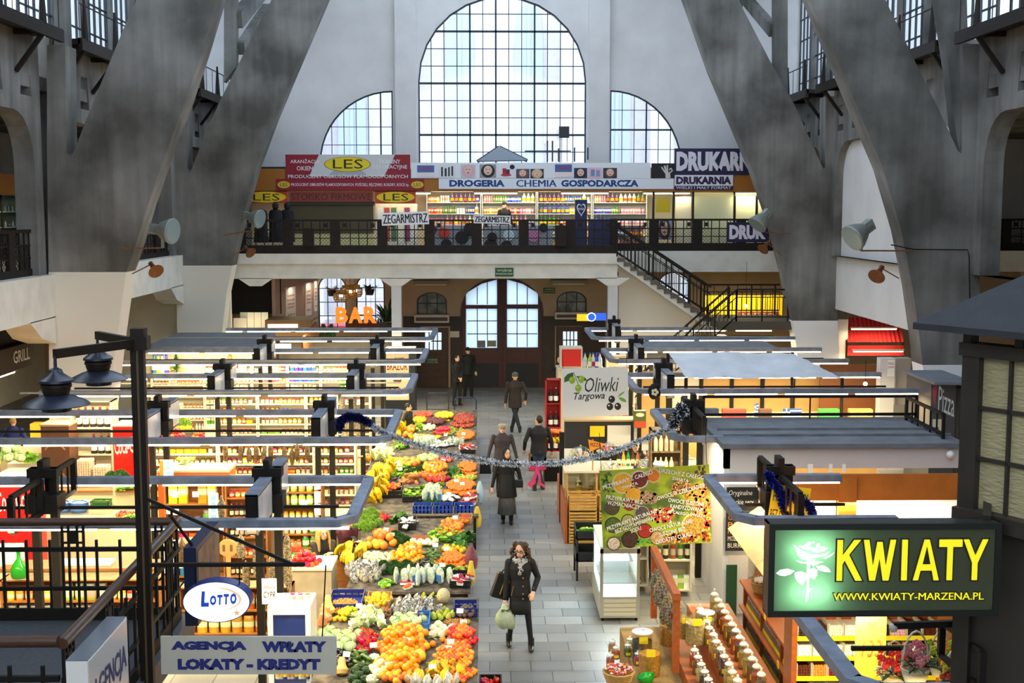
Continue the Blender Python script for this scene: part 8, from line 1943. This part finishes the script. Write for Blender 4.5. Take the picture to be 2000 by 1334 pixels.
K={'K':[[(0,0),(.2,0),(.2,.32),(.3,.5),(.72,0),(1,0),(.45,.65),(.95,1),(.72,1),(.2,.55),(.2,1),(0,1)],.282,.398],'W':[[(.2,0),(.38,0),(.5,.55),(.62,0),(.8,0),(1,1),(.83,1),(.7,.35),(.58,.95),(.42,.95),(.3,.35),(.17,1),(0,1)],.402,.548],'I':[[(0,0),(1,0),(1,1),(0,1)],.576,.602],'A':[[(0,0),(.2,0),(.28,.24),(.72,.24),(.8,0),(1,0),(.6,1),(.4,1)],.63,.748],'T':[[(.36,0),(.6,0),(.6,.82),(1,.82),(1,1),(0,1),(0,.82),(.36,.82)],.745,.85],'Y':[[(.38,0),(.6,0),(.6,.42),(1,1),(.78,1),(.5,.6),(.22,1),(0,1),(.38,.42)],.855,.967]}
K['K'][0]=[(0,0),(.22,0),(.22,.4),(.3,.5),(.74,0),(1,0),(.47,.64),(.92,1),(.66,1),(.22,.62),(.22,1),(0,1)]
for ch_,(poly,a0,a1)in K.items():
 z0,z1=v(.375),v(.875); xa,xb=u(a0),u(a1); cx_,cz_=(xa+xb)/2,(z0+z1)/2
 pl_=[(xa+(xb-xa)*q[0],z0+(z1-z0)*q[1])for q in poly]
 # dark outline: the same letter with every edge pushed outwards
 n_=len(pl_); A_=sum(pl_[i][0]*pl_[(i+1)%n_][1]- pl_[(i+1)%n_][0]*pl_[i][1]for i in range(n_)); e_=.011*(1 if A_>0 else -1); ol=[]
 for i in range(n_):
  p0,p1,p2=V(pl_[i-1]),V(pl_[i]),V(pl_[(i+1)%n_]); n1=V(((p1-p0).y,-(p1-p0).x)).normalized(); n2=V(((p2-p1).y,-(p2-p1).x)).normalized(); m_=(n1+n2); m_=m_/max(.35,m_.dot(n1)); ol.append(tuple(p1+m_*e_))
 MB().prism(ol,.006,.012).build('letter_outline',dk,t,smooth=False); lt=MB().prism(pl_,.0,.006).build('letter',yl_,t,smooth=False)
 if ch_=='A':MB().prism([(xa+(xb-xa)*q[0],z0+(z1-z0)*q[1])for q in((.35,.4),(.65,.4),(.5,.84))],-.002,.0).build('letter_gap',dk,t,smooth=False)
for b_,mt,y_ in((.1,dk,.008),(.03,yl_,.004)):f=MB(); write(f,'WWW.KWIATY-MARZENA.PL',u(.272)- b_*.06,u(.955)+b_*.06,v(.135)- b_*.1,v(.215)+b_*.1,y_,b_); f.build('lettering',mt,t,smooth=False)
wr_=M('lit white rose','#f4fff8',.5,emit=.75); f=MB(); cc=lambda pts:[(u((x-360)/1485),v((835-y)/570))for x,y in pts]
for pts in([(373,568),(400,545),(450,537),(497,552),(470,575),(430,588),(395,582)],[(497,565),(540,555),(575,570),(580,600),(560,640),(548,655),(515,625),(500,595)],[(585,560),(620,530),(650,545),(650,580),(630,615),(600,595)],[(640,520),(690,515),(725,535),(742,562),(700,560),(660,548)],[(578,480),(600,480),(598,600),(600,690),(590,768),(574,768),(582,690),(580,600)],[(598,680),(626,672),(600,695)],[(505,480),(560,490),(640,485),(690,490),(650,505),(620,520),(600,500),(540,500)],[(485,370),(510,380),(540,410),(590,430),(640,460),(600,465),(550,450),(515,440),(500,400)],[(520,375),(600,385),(660,400),(720,390),(690,415),(640,425),(600,405),(550,400)],[(600,440),(680,440),(730,420),(700,450),(640,460)],[(690,465),(760,425),(745,445),(700,470)],[(580,345),(605,350),(600,375),(585,372)],[(550,378),(575,360),(590,385)],[(640,365),(660,355),(665,385),(640,390)],[(610,350),(628,345),(620,362)],[(672,385),(695,380),(690,405),(668,402)],[(510,440),(560,460),(640,475),(600,482),(540,470)]):f.prism(cc(pts),.006,.012)
f.build('rose',wr_,t,smooth=False)
MB().bar((w_*.96,.12,h_),(w_*1.05,.5,h_+.1),.06).bar((w_*.9,.17,h_*.5),(w_*1.02,.5,h_*.5),.06).build('bracket',m_kf,t,smooth=False)
# bar with hook and ladder frame under the sign
p,q=at(1745,1222,9.6),at(1992,1213,9.6); t=thing('hook_bar','black bar with a round end reaching out under the flower shop sign','bar',p); MB().bar((0,0,0),q-p,.04,.05).build('bar',m_black,t,smooth=False); MB().sph((0,0,-.02),.035).build('end_knob',M('pale knob','#b9b4a2',.4),t)
a,b_=at(1840,1215,9.9),at(1918,1300,9.2); t=thing('ladder_frame','open black bar frame hanging under the flower shop sign','frame',a); e=b_-a; e.z=0; m=MB().bar((0,0,0),e,.04).bar((0,0,-.28),e+V((0,0,-.28)),.04).bar((0,0,0),(0,0,-.28),.05).bar(e,e+V((0,0,-.28)),.05); m.build('frame',m_black,t,smooth=False)
for j in range(1,3):MB().bar(e*(j/3),e*(j/3)+V((0,0,-.28)),.02).build('rung',m_black,t,smooth=False)
o=MB().box(0,2.2,0,.1,0,2.5).build('orange_wall',M('orange ply band','#b5651c',.45),smooth=False); o.location=(5.1,13.7,0); tag(o,'orange plywood wall beside the sweet bins under the kiosk','wall panel')
# ---------- floodlights and horn loudspeakers on the ribs ----------
m_fl=M('grey floodlight cast','#8e938c',.45,.3,var=.2,scale=8); m_len=M('floodlight lens','#8fa0a0',.08,.3); m_horn=M('rusty horn','#7a4a24',.6,.3,var=.4,scale=14)
def flood(x,y,Y,d,s,lab,arm,hx,hy,hd,hlab):
 c=at(x,y,Y); t=thing('floodlight',lab,'floodlight',c)
 Rm=V(d).to_track_quat('-Z','Y').to_matrix(); g=lambda mb:[tuple(Rm @ V(q))for q in mb.v]
 b=MB().lathe([(.3*s,0),(.31*s,.02*s),(.29*s,.1*s),(.2*s,.3*s),(.12*s,.42*s),(.11*s,.6*s),(.05*s,.64*s)],22); b.v=g(b); b.build('housing',m_fl,t)
 b=MB().lathe([(.28*s,-.012),(.28*s,.0)],22); b.v=g(b); b.build('lens',m_len,t)
 b=MB().box(-.09*s,.09*s,-.12*s,.12*s,.36*s,.62*s); b.v=g(b); b.build('ballast_box',m_fl,t,smooth=False)
 MB().bar(V((0,0,-.05*s))+Rm @ V((0,0,.3*s)),V((0,0,-.42*s))+Rm @ V((0,0,.3*s)),.07*s,.05*s).build('yoke',m_fl,t,smooth=False)
 e=at(arm[0],arm[1],Y); MB().bar(Rm @ V((0,0,.3*s))+V((0,0,-.42*s)),e-c,.035).build('bracket_arm',m_horn,t,smooth=False)
 h=at(hx,hy,Y); t2=thing('horn_loudspeaker',hlab,'loudspeaker',h); Rm=V(hd).to_track_quat('-Z','Y').to_matrix(); b=MB().lathe([(.19*s,0),(.16*s,.03*s),(.085*s,.13*s),(.05*s,.24*s),(.06*s,.34*s),(.04*s,.36*s)],16); b.v=[tuple(Rm @ V(q))for q in b.v]; b.build('horn',m_horn,t2)
 k=at(arm[2],arm[3],Y); MB().bar(Rm @ V((0,0,.3*s)),k-h,.025).build('bracket',m_horn,t2,smooth=False)
for a_ in((338,452,28.4,(.92,-.35,-.1),.95,'grey cone floodlight on the near rib at the grill side',(232,486,258,535),305,530,(.5,-.6,-.5),'rusty horn loudspeaker on the near rib at the grill side'),
 (508,428,40.4,(.85,-.4,-.2),1.0,'dark cone floodlight on the far rib beside the hanging coats',(437,459,455,500),490,494,(.6,-.5,-.5),'small horn loudspeaker on the far rib beside the hanging coats'),
 (1478,440,40.4,(-.7,-.35,-.75),1.05,'grey cone floodlight before the purple banner on the railing',(1545,456,1528,500),1490,487,(-.6,-.5,-.6),'small horn loudspeaker on the far rib above the staircase'),
 (1664,466,28.4,(-.75,-.35,-.5),1.05,'large grey floodlight with glass lens on the near rib above the cloth canopy',(1784,490,1756,544),1712,540,(-.5,-.6,-.55),'orange brown horn loudspeaker under the large grey floodlight')):flood(*a_)
tag(MB().tube([at(1740,478,28.5),at(1785,487,28.5),at(1890,488,28.5),at(1893,500,28.5),at(1895,640,28.5)],.015,6).build('conduit',m_iron),'thin dark conduit running down the near rib beside the floodlight','conduit')
# ---------- silver tinsel garland across the aisle with a pink bow ----------
gp=path([(663,830),(668,818),(690,815),(716,822),(735,838),(758,848)],21.6)+path([(790,862),(840,878),(890,890),(940,900),(990,906),(1040,908),(1090,905),(1140,897),(1190,885),(1240,866),(1290,845)],21.6)+path([(1305,838),(1318,822),(1326,806),(1332,795)],21.6)
m_core=M('tinsel core','#20252c',.5)
tinsel('tinsel_garland','long silver and dark tinsel garland sagging across the aisle',gp,.066,[m_st,m_st,m_st,m_dt],15000,7,.062)
tinsel('tinsel_knot','dark tinsel bunched around the post at the kiosk end of the garland',path([(1316,830),(1322,812),(1330,797),(1336,806)],21.55),.11,[m_dt,m_dt,m_st],2200,8,.08)
tinsel('tinsel_knot','dark blue tinsel bunched at the fruit end of the garland',path([(664,838),(664,822),(680,814),(700,816),(722,826)],21.55),.09,[m_dt,m_dt,m_bt],2600,9,.075)
t=thing('pink_bow','bright pink ribbon bow hanging under the tinsel garland','bow',at(1049,914,21.55)); b=MB(); m_pk=M('pink ribbon','#e83a6a',.4)
def ribbon(pts,w):
 L=len(pts); vs=[];
 for i,p in enumerate(pts):d_=V(pts[min(i+1,L-1)])- V(pts[max(i-1,0)]); s_=V((-d_.z,.0,d_.x)).normalized()*w/2; vs+=[V(p)- s_,V(p)+s_]
 b.add(vs,[(2*i,2*i+1,2*i+3,2*i+2)for i in range(L-1)])
for s in(-1,1):ribbon([(0,0,0),(s*.1,-.03,.03),(s*.15,-.02,-.01),(s*.09,.02,-.03),(0,0,0)],.04); ribbon([(0,0,0),(s*.04,-.02,-.14),(s*.05,-.03,-.26),(s*.13,-.02,-.33)],.045)
ribbon([(0,0,0),(-.03,-.03,-.16),(-.1,-.02,-.24),(-.16,-.03,-.30)],.04); b.build('ribbon',m_pk,t,ang=3)
# =====================================================================
# PEOPLE (built facing -Y, then turned)
# =====================================================================
m_skin=M('skin','#d9a988',.55); m_hairk={}
def joint(a,b,l1,l2,pole):
 a,b=V(a),V(b); d=b-a; L=min(d.length,(l1+l2)*.999); d=d.normalized(); x=(l1*l1-l2*l2+L*L)/(2*L); h=sqrt(max(0,l1*l1-x*x)); p=V(pole); p=(p-d*p.dot(d)).normalized(); return a+d*x+p*h
def limb(mb,pts,rs):
 for(p,q),(r,s)in zip(zip(pts,pts[1:]),zip(rs,rs[1:])):mb.cyl(p,q,r,s,12)
 for p,r in zip(pts,rs):mb.sph(p,r,n=12,m=8)
 return mb
def hand(mb,w,d,side,curl=.6,up=(0,0,1)):
 """palm, four bent fingers and a thumb at the wrist w, pointing along d"""
 d=V(d).normalized(); s=d.cross(V(up)); s=(s if s.length>.1 else V((1,0,0))).normalized()*side; n=s.cross(d)*side; c=V(w)+d*.05
 for t in(-.024,-.008,.008,.024):limb(mb,[V(w)+s*t*.6,c+s*t+d*.035],[.02,.015])
 for k,t in enumerate((-.03,-.01,.01,.03)):
  L=(.03,.038,.036,.028)[k]; p0=c+s*t+d*.04; d1=(d-n*curl*.5).normalized(); d2=(d-n*curl*1.6).normalized(); p1=p0+d1*L; p2=p1+d2*L*.85; limb(mb,[p0,p1,p2],[.0095,.009,.0075])
 p0=V(w)+d*.03+s*.03; p1=p0+d*.03+s*.03-n*.01; limb(mb,[p0,p1,p1+d*.03-n*.012],[.013,.011,.009])
def loft(mb,lv,n=18):
 vs=[(cx+rx*cos(2*pi*k/n),cy+ry*sin(2*pi*k/n),z)for z,rx,ry,cx,cy in lv for k in range(n)]; L=len(lv)
 return mb.add(vs,[(i*n+k,i*n+(k+1)%n,(i+1)*n+(k+1)%n,(i+1)*n+k)for i in range(L-1)for k in range(n)]+[list(range(n-1,-1,-1)),list(range((L-1)*n,L*n))])
def person(lab,loc,rz,H,feet,hands,top,bottom,hair,shoes='#14110f',hem=.5,flare=1.0,skirt=None,pelvis=None,vox=.012,hat=None,turn=0.,tilt=0.,lean=0.,wide=1.,knees=(0,-1,0),curly=False,longhair=False,bald=False,fists=(.6,.6),elbow=None,glasses=False,scarf=None,extra=None,sleeve=None,legw=1.0,topmat=None):
 t=thing('person',lab,'person',loc,rz); k=H/1.72; pz=pelvis if pelvis else .53*H; P=V((0,0,pz)); ch=V((0,-lean*.6,pz+.30*H)); nk=V((0,-lean*.8,pz+.335*H)); hc=V((0,-lean - .015,pz+.405*H)); sw=.105*H*wide
 Rh=Matrix.Rotation(turn,3,'Z')@ Matrix.Rotation(tilt,3,'X'); hd=lambda x,y,z:hc+Rh @ V((x*k,y*k,z*k))
 b=MB(); g=MB(); co=MB(); tr=MB()
 sh=[V((s*sw,-lean*.6,pz+.29*H))for s in(-1,1)]; hp=[V((s*.052*H,0,pz))for s in(-1,1)]; ft=[V(f)for f in feet]; hn=[V(h)for h in hands]
 el=[joint(sh[i],hn[i],.165*H,.15*H,elbow or((-1,1)[i]*.6,.7,-.3))for i in(0,1)]; kn=[joint(hp[i],ft[i]+V((0,0,.07)),.245*H,.235*H,knees)for i in(0,1)]
 # one continuous body: head with jaw, nose and ears, neck, trunk, limbs, hands
 b.sph(hd(0,.01,.015),.074*k,.092*k,.108*k,16,12,rot=Rh); b.sph(hd(0,-.035,-.06),.052*k,.05*k,.05*k,12,8); b.cyl(hd(0,-.075,.02),hd(0,-.108,-.018),.008*k,.016*k,8); b.sph(hd(0,-.104,-.02),.015*k)
 for s in(-1,1):b.sph(hd(s*.076,.012,-.005),.012*k,.02*k,.03*k,8,6,rot=Rh)
 b.cyl(nk-V((0,0,.03)),hd(0,.005,-.06),.052*k,.05*k,12); loft(b,[(pz - .03,.085*H,.06*H,0,0),(pz+.12*H,.072*H,.052*H,0,-lean*.3),(pz+.25*H,.09*H,.06*H,0,-lean*.5),(pz+.32*H,.06*H,.04*H,0,-lean*.7)])
 for i in(0,1):limb(b,[sh[i],el[i],hn[i]],[.042*k,.034*k,.024*k]); hand(b,hn[i],hn[i]- el[i],(-1,1)[i],fists[i]); limb(b,[hp[i],kn[i],ft[i]+V((0,0,.08))],[.06*k,.036*k,.028*k])
 blob(b,vox,3).build('body',m_skin,t,ang=3)
 for s in(-1,1):MB().sph(hd(s*.031,-.082,.016),.011*k,.007*k,.008*k,8,6).sph(hd(s*.031,-.084,.036),.018*k,.006*k,.004*k,8,4).build('eye',M('eye dark','#20140e',.3),t)
 MB().sph(hd(0,-.086,-.058),.022*k,.008*k,.007*k,10,6).build('mouth',M('lips','#a5524a',.5),t)
 # coat or top with sleeves
 w=wide*flare; z0=pz+(hem - .53)*H
 loft(co,[(z0,.098*H*w,.078*H*w,0,0)]*1+[(pz+.02*H,.1*H*wide,.08*H,0,0),(pz+.13*H,.088*H*wide,.068*H,0,-lean*.3),(pz+.24*H,.108*H*wide,.076*H,0,-lean*.5),(pz+.3*H,.085*H*wide,.06*H,0,-lean*.65),(pz+.335*H,.046*H,.042*H,0,-lean*.75),(pz+.35*H,.042*H,.04*H,0,-lean*.75)])
 sl=MB()if sleeve else co
 for i in(0,1):limb(sl,[sh[i],el[i],hn[i]+(el[i]- hn[i])*.12],[.062*k,.05*k,.04*k])
 blob(co,vox,4).build('coat'if hem<.5 else 'jacket',topmat or M('cloth '+top,top,.75,var=.3,scale=9),t,ang=3)
 if sleeve:blob(sl,vox,3).build('sleeve',M('cloth '+sleeve,sleeve,.8,var=.3,scale=30),t,ang=3)
 if skirt:loft(MB(),[(skirt[1],.1*H*skirt[2],.09*H*skirt[2],0,0),(pz - .12*H,.1*H,.085*H,0,0),(pz+.02*H,.09*H,.07*H,0,0)]).build('skirt',M('cloth '+skirt[0],skirt[0],.8,var=.4,scale=12,stretch=(6,6,.6)),t,ang=3)
 for i in(0,1):limb(tr,[hp[i],kn[i],ft[i]+V((0,0,.1))],[.088*k*legw,.064*k*legw,.05*k*legw])
 tr.sph(P,.1*H,.085*H,.08*H); blob(tr,vox,3).build('trousers'if not skirt else 'tights',M('cloth '+bottom,bottom,.8,var=.25,scale=14),t,ang=3)
 for i in(0,1):
  s=MB().sph(ft[i]+V((0,-.05,.045)),.046*k,.125*k,.045,12,8).cyl(ft[i]+V((0,.02,.03)),ft[i]+V((0,.02,.2)),.05*k,.052*k,10).box(ft[i].x - .04,ft[i].x+.04,ft[i].y+.0,ft[i].y+.07,ft[i].z,ft[i].z+.05); blob(s,.01,2).build('boot',M('leather '+shoes,shoes,.4),t,ang=3)
 h=MB(); q=random.Random(int(H*1000)+len(lab))
 if not bald:
  h.sph(hd(0,.025,.035),.083*k,.095*k,.1*k,14,10)
  if curly:
   for _ in range(170):
    a=q.uniform(-.6,pi+.6); z=q.uniform(-.22,.1); r=.105+.035*(z<0)+q.uniform(-.015,.02); h.sph(hd(r*cos(a),.02+r*.8*sin(a)*(1 if sin(a)>0 else .55),z),q.uniform(.018,.03)*k,n=7,m=5)
  if longhair:
   for s in(-1,1):
    for j in range(5):limb(h,[hd(s*.075,.0+.03*j,.05),hd(s*.1,-.03+.03*j,-.1),hd(s*.1,-.06+.03*j,-.3)],[.026*k,.03*k,.018*k])
  blob(h,.01,2).build('hair',M('hair '+hair,hair,.6,var=.45,scale=60),t,ang=3)
 if hat:
  kind,c=hat; m=MB()
  if kind=='beanie':m.sph(hd(0,.015,.055),.092*k,.105*k,.085*k,16,10)
  elif kind=='beret':m.sph(hd(0,.02,.085),.105*k,.115*k,.05*k,16,8).cyl(hd(0,.01,.03),hd(0,.01,.08),.088*k,.095*k,16)
  elif kind=='cap':m.sph(hd(0,.01,.055),.09*k,.103*k,.072*k,16,10).sph(hd(0,-.1,.055),.065*k,.06*k,.012*k,12,6)
  elif kind=='chef':m.cyl(hd(0,.01,.03),hd(0,.01,.1),.088*k,.1*k,16).sph(hd(0,.03,.12),.12*k,.13*k,.06*k,16,8)
  elif kind=='hood':m.sph(hd(0,.04,.03),.1*k,.1*k,.125*k,16,10).sph(hd(0,.03,-.1),.085*k,.085*k,.07*k,14,8)
  blob(m,.009,3).build({'hood':'headscarf'}.get(kind,'hat'),M('hat '+c,c,.8,var=.3,scale=40),t,ang=3)
 if glasses:
  f=MB()
  for s in(-1,1):f.tube([hd(s*.033+.024*cos(2*pi*j/12),-.1,.014+.017*sin(2*pi*j/12))for j in range(13)],.0035,5).tube([hd(s*.058,-.098,.018),hd(s*.078,0,.02)],.003,4)
  f.tube([hd(-.01,-.102,.016),hd(.01,-.102,.016)],.003,4).build('glasses',m_black,t)
 if scarf:
  m=MB()
  for j in range(16):a=2*pi*j/16; m.sph(nk+V((.085*cos(a),.07*sin(a)- .01,-.04+.015*sin(3*a))),.045*k,n=8,m=6)
  for j in range(4):m.sph(nk+V((.01*(-1)**j,-.085 - .01*j,-.08 - .045*j)),.055 - .006*j,.035,.04,8,6)
  blob(m,.011,2).build('scarf',M('patterned scarf','#b9b6b2',.8,col2='#1c1c20',scale=34,lo=.42,hi=.5),t,ang=3)
 return t
def ground(x,y,Z=0):return at(x,y,Z=Z)
# 1 the woman walking towards us
p=ground(1016,1268); Hh=1.7
w1=person('curly haired woman with glasses and black jacket carrying a pale green plastic bag',(p.x,p.y,0),.0,Hh,[(-.17,.16,0),(.17,-.06,0)],[(-.24,-.06,.80),(.2,-.1,.95)],'#0c0c10','#08080a','#4a3018',hem=.46,flare=1.0,skirt=('#0b0b0d',.60,1.0),vox=.009,turn=-.25,tilt=.18,curly=True,glasses=True,scarf=True,fists=(1.0,.9),legw=.78)
f=MB()
for z in(1.3,1.18,1.05,.93,.85):f.sph((.04,-.135,z),.011,.006,.011,8,6)
f.build('button',M('gold button','#d8b45a',.3,.8),w1); f=MB().bar((-.11,-.128,1.05),(-.14,-.118,.9),.008).bar((.2,-.1,1.02),(.22,-.09,.95),.008).build('zip',MATS['gold button'],w1,smooth=False)
q=Matrix.Rotation(.0,3,'Z')@ V((-.25,-.075,.79))+V((p.x,p.y,0)); t=thing('plastic_bag','pale green plastic bag with leafy vegetables in the hand of the curly haired woman','bag',q)
b=lumpy(MB().lathe([(.03,-.42),(.13,-.4),(.165,-.3),(.14,-.2),(.06,-.1),(.03,-.03)],18,sy=.6),.16,11); b.v=[(x+.05*(-z),y,z)for x,y,z in b.v]; b.build('bag',M('pale green bag film','#b9c4a0',.35,var=.2,scale=14),t,ang=3); limb(MB(),[(-.012,0,-.08),(-.006,0,-.0),(.012,0,-.0),(.03,0,-.09)],[.012]*4).build('handle',MATS['pale green bag film'],t); leaves(MB(),16,.03,.12,.03,RN,.3,c=(.0,0,-.12)).build('greens',m_leaf,t,smooth=False)
q=V((p.x - .27,p.y+.05,1.0)); t=thing('satchel','black leather satchel with brass buckles on the shoulder of the curly haired woman','bag',q); t.rotation_euler=(0,.35,.25); MB().box(-.15,.15,-.06,.06,-.2,.2).build('body',M('black leather','#0e0d0e',.35),t,smooth=False,bev=.02); MB().box(-.155,.155,-.075,-.06,-.06,.2).build('flap',M('black leather','#0e0d0e',.35),t,smooth=False,bev=.008)
for x in(-.03,.05):MB().box(x - .008,x+.008,-.082,-.075,-.12,.12).build('buckle',MATS['gold button'],t,smooth=False)
MB().tube([(-.1,0,.2),(-.02,.0,.34),(.12,-.02,.44),(.2,0,.5)],.012,5).build('strap',M('black leather','#0e0d0e',.35),t)
# 2-5 people along the aisle
p=ground(990,1022); person('woman in black coat, black headscarf and long grey skirt under the tinsel garland',(p.x,p.y,0),.05,1.66,[(-.08,.04,0),(.09,-.06,0)],[(-.33,-.05,.80),(.33,-.02,.84)],'#09090b','#0b0b0c','#1c1410',hem=.36,flare=1.25,skirt=('#6a6a66',.22,1.25),wide=1.12,hat=('hood','#0c0c0e'),turn=.35)
p2_=p; t=thing('shoulder_bag','small black bag on a strap at the hip of the woman in the grey skirt','bag',(p.x+.26,p.y - .12,.92)); MB().box(-.09,.09,-.03,.03,-.1,.08).build('body',M('black leather','#0e0d0e',.35),t,smooth=False,bev=.015); MB().tube([(0,0,.08),(-.16,-.05,.35),(-.4,.02,.52)],.009,5).build('strap',M('black leather','#0e0d0e',.35),t)
p=ground(981,962); person('older woman in padded purple brown coat and pale beret walking behind the tinsel',(p.x,p.y,0),.1,1.68,[(-.1,0,0),(.1,.05,0)],[(-.36,0,.82),(.36,0,.82)],'#3f3338','#2a2628','#8a8078',hem=.3,flare=1.25,wide=1.2,hat=('beret','#b9a98e'),glasses=True,fists=(1,1))
t=thing('handbag','large black handbag at the side of the woman in the pale beret','bag',(p.x - .42,p.y - .05,.62)); MB().prism([(-.16,-.14),(.16,-.14),(.12,.12),(-.12,.12)],-.06,.06).build('body',M('black leather','#0e0d0e',.35),t,smooth=False,bev=.02); MB().tube([(-.09,0,.1),(-.05,0,.28),(.05,0,.28),(.09,0,.1)],.01,5).build('handle',M('black leather','#0e0d0e',.35),t)
p=ground(1052,958); person('man in black hooded jacket and blue jeans seen from behind',(p.x,p.y,0),pi+.2,1.84,[(.1,-.02,0),(-.12,-.1,0)],[(-.34,-.02,.95),(.34,-.1,1.0)],'#15171a','#2c3c54','#241a14',hem=.5,wide=1.15,turn=.7,shoes='#3a3430')
p=ground(1006,845); person('man in brown jacket and grey knitted beanie walking towards the great door',(p.x,p.y,0),pi,1.86,[(.1,-.12,0),(-.14,.22,.05)],[(-.32,0,1.0),(.3,0,.9)],'#2c2218','#1c2434','#4a4038',hem=.42,wide=1.12,hat=('beanie','#5a5c54'),bald=True)
# 6-7 men standing by the door
p=ground(893,792); person('dark haired man in black with clasped hands standing by the great door',(p.x,p.y,0),.5,1.78,[(-.12,0,0),(.1,-.02,0)],[(-.04,-.2,1.0),(.05,-.21,.99)],'#0c0c0f','#0b0b0d','#1c1612',hem=.46,turn=.3,fists=(.9,.9))
p=ground(914,777); person('man in black jacket and dark cap standing behind the dark haired man',(p.x,p.y,0),.4,1.84,[(-.1,.05,0),(.14,-.02,0)],[(-.3,-.02,.95),(.3,-.04,.95)],'#111216','#0d0d10','#1c1814',hem=.46,wide=1.1,hat=('cap','#17181c'),turn=.2)
p=at(1091,690,43.5); person('dark figure in black standing by the side door behind the red fronted cabinet',(p.x,p.y,0),.2,1.72,[(-.1,0,0),(.1,0,0)],[(-.3,0,.9),(.3,0,.9)],'#0b0b0d','#0b0b0d','#15110e',hem=.42,hat=('hood','#0b0b0d'))
# 8-9 seated sellers
p=at(628,1060,21.4); g=person('seated young woman with long blond hair and dark vest eating, beside the tomatoes',(p.x,21.5,.0),.35,1.66,[(-.1,-.42,0),(.14,-.38,0)],[(-.03,-.36,.92),(.07,-.37,.93)],'#17181a','#2c3a4c','#c8a45a',hem=.54,pelvis=.56,lean=.08,longhair=True,turn=.15,sleeve='#3a3630',shoes='#4a3018',fists=(1,1),elbow=(.0,.5,-.8))
MB().sph((.02,-.44,.96),.045,.035,.03).build('sandwich',M('bread','#d8b06a',.8),None,loc=None)
o=bpy.data.objects['sandwich']; o.location=(p.x,21.5,0); o.rotation_euler=(0,0,.35); tag(o,'small bread roll in the hands of the seated blond woman','food')
for x,y,l in((p.x,21.55,'wooden box seat under the blond woman with the vest'),(at(672,1050,22.3).x,22.45,'wooden box seat under the second seated woman')):tag(MB().box(-.2,.2,-.18,.2,0,.47).build('box_seat',m_oak,smooth=False,loc=(x,y,0)),l,'seat')
p=at(672,1010,22.3); person('seated older woman with short blond hair looking down at a phone',(p.x,22.4,0),.6,1.62,[(-.1,-.42,0),(.12,-.4,0)],[(-.02,-.34,.88),(.08,-.35,.88)],'#4a1420','#15161a','#c8a868',hem=.53,pelvis=.56,lean=.14,tilt=.35,turn=.2,fists=(.8,.8),elbow=(.0,.5,-.8))
o=MB().box(-.04,.04,-.07,.07,0,.01).build('phone',m_black,smooth=False); o.location=(p.x+.2,22.1,.95); o.rotation_euler=(.4,0,.6); tag(o,'black phone in the hands of the second seated woman','phone')
# 10-14 sellers and shoppers at the stalls
p=at(797,800,33.8); person('dark haired seller with a bun behind the bananas of the farthest fruit stall',(p.x,33.8,0),1.2,1.58,[(-.1,0,0),(.1,0,0)],[(-.28,-.1,.9),(.28,-.1,.9)],'#1c1a1e','#1a1a1e','#15100e',hem=.46,turn=.2)
p=at(1243,900,24.5); person('dark haired man in profile in front of the deli counter, above the spice banner',(p.x,24.5,0),-1.35,1.76,[(-.1,0,0),(.1,0,0)],[(-.25,-.2,.95),(.25,-.15,1.0)],'#3a3634','#1c1c20','#14100e',hem=.46,turn=.0)
p=at(1302,900,24.7); person('person in a white chef cap and cream top leaning over the deli counter',(p.x,24.6,0),-1.2,1.78,[(-.1,0,0),(.1,0,0)],[(-.25,-.3,1.0),(.25,-.3,1.0)],'#e0d2ae','#2a2a2e','#5a3a20',hem=.46,lean=.16,tilt=.3,hat=('chef','#f0ece4'))
p=at(1236,880,27.4); person('assistant in black behind the glass domes of the deli counter',(p.x,27.4,0),.3,1.72,[(-.1,0,0),(.1,0,0)],[(-.3,-.25,1.3),(.3,-.2,1.3)],'#101012','#15151a','#3a1c12',hem=.46,lean=.14,tilt=.3)
p=at(1264,1100,22.6); person('shopper in blue jacket and black trousers standing under the spice banner',(p.x,22.7,0),pi,1.74,[(-.1,0,0),(.1,.05,0)],[(-.3,0,.9),(.3,0,.9)],'#2a4a6a','#131316','#2a1c14',hem=.46)
p=at(25,820,31.0); person('seller in blue jacket with pink apron strings seen from behind at the grill kiosk',(p.x,31.0,0),pi,1.7,[(-.1,0,0),(.1,0,0)],[(-.3,-.1,.95),(.3,-.1,.95)],'#1c2a6a','#d8d4cc','#b08a52',hem=.44,wide=1.1)
p=at(985,405,46.45); person('shop assistant in black behind the small watchmaker sign on the gallery',(p.x,46.5,GZ),.4,1.74,[(-.1,0,0),(.1,0,0)],[(-.3,-.05,.9),(.3,-.05,.9)],'#0d0d10','#0d0d10','#14100e',hem=.46,hat=('beanie','#101014'))
# what is past the counted 300 of a kind
for kind,(b,ms)in STUFF.items():
 o=b.build(kind+'_mass',ms); tag(o,f"remaining {kind.replace('_', ' ')} goods on the more distant stalls",CAT.get(kind,'fruit'),None,'stuff')
bpy.data.scenes.remove(TMP)
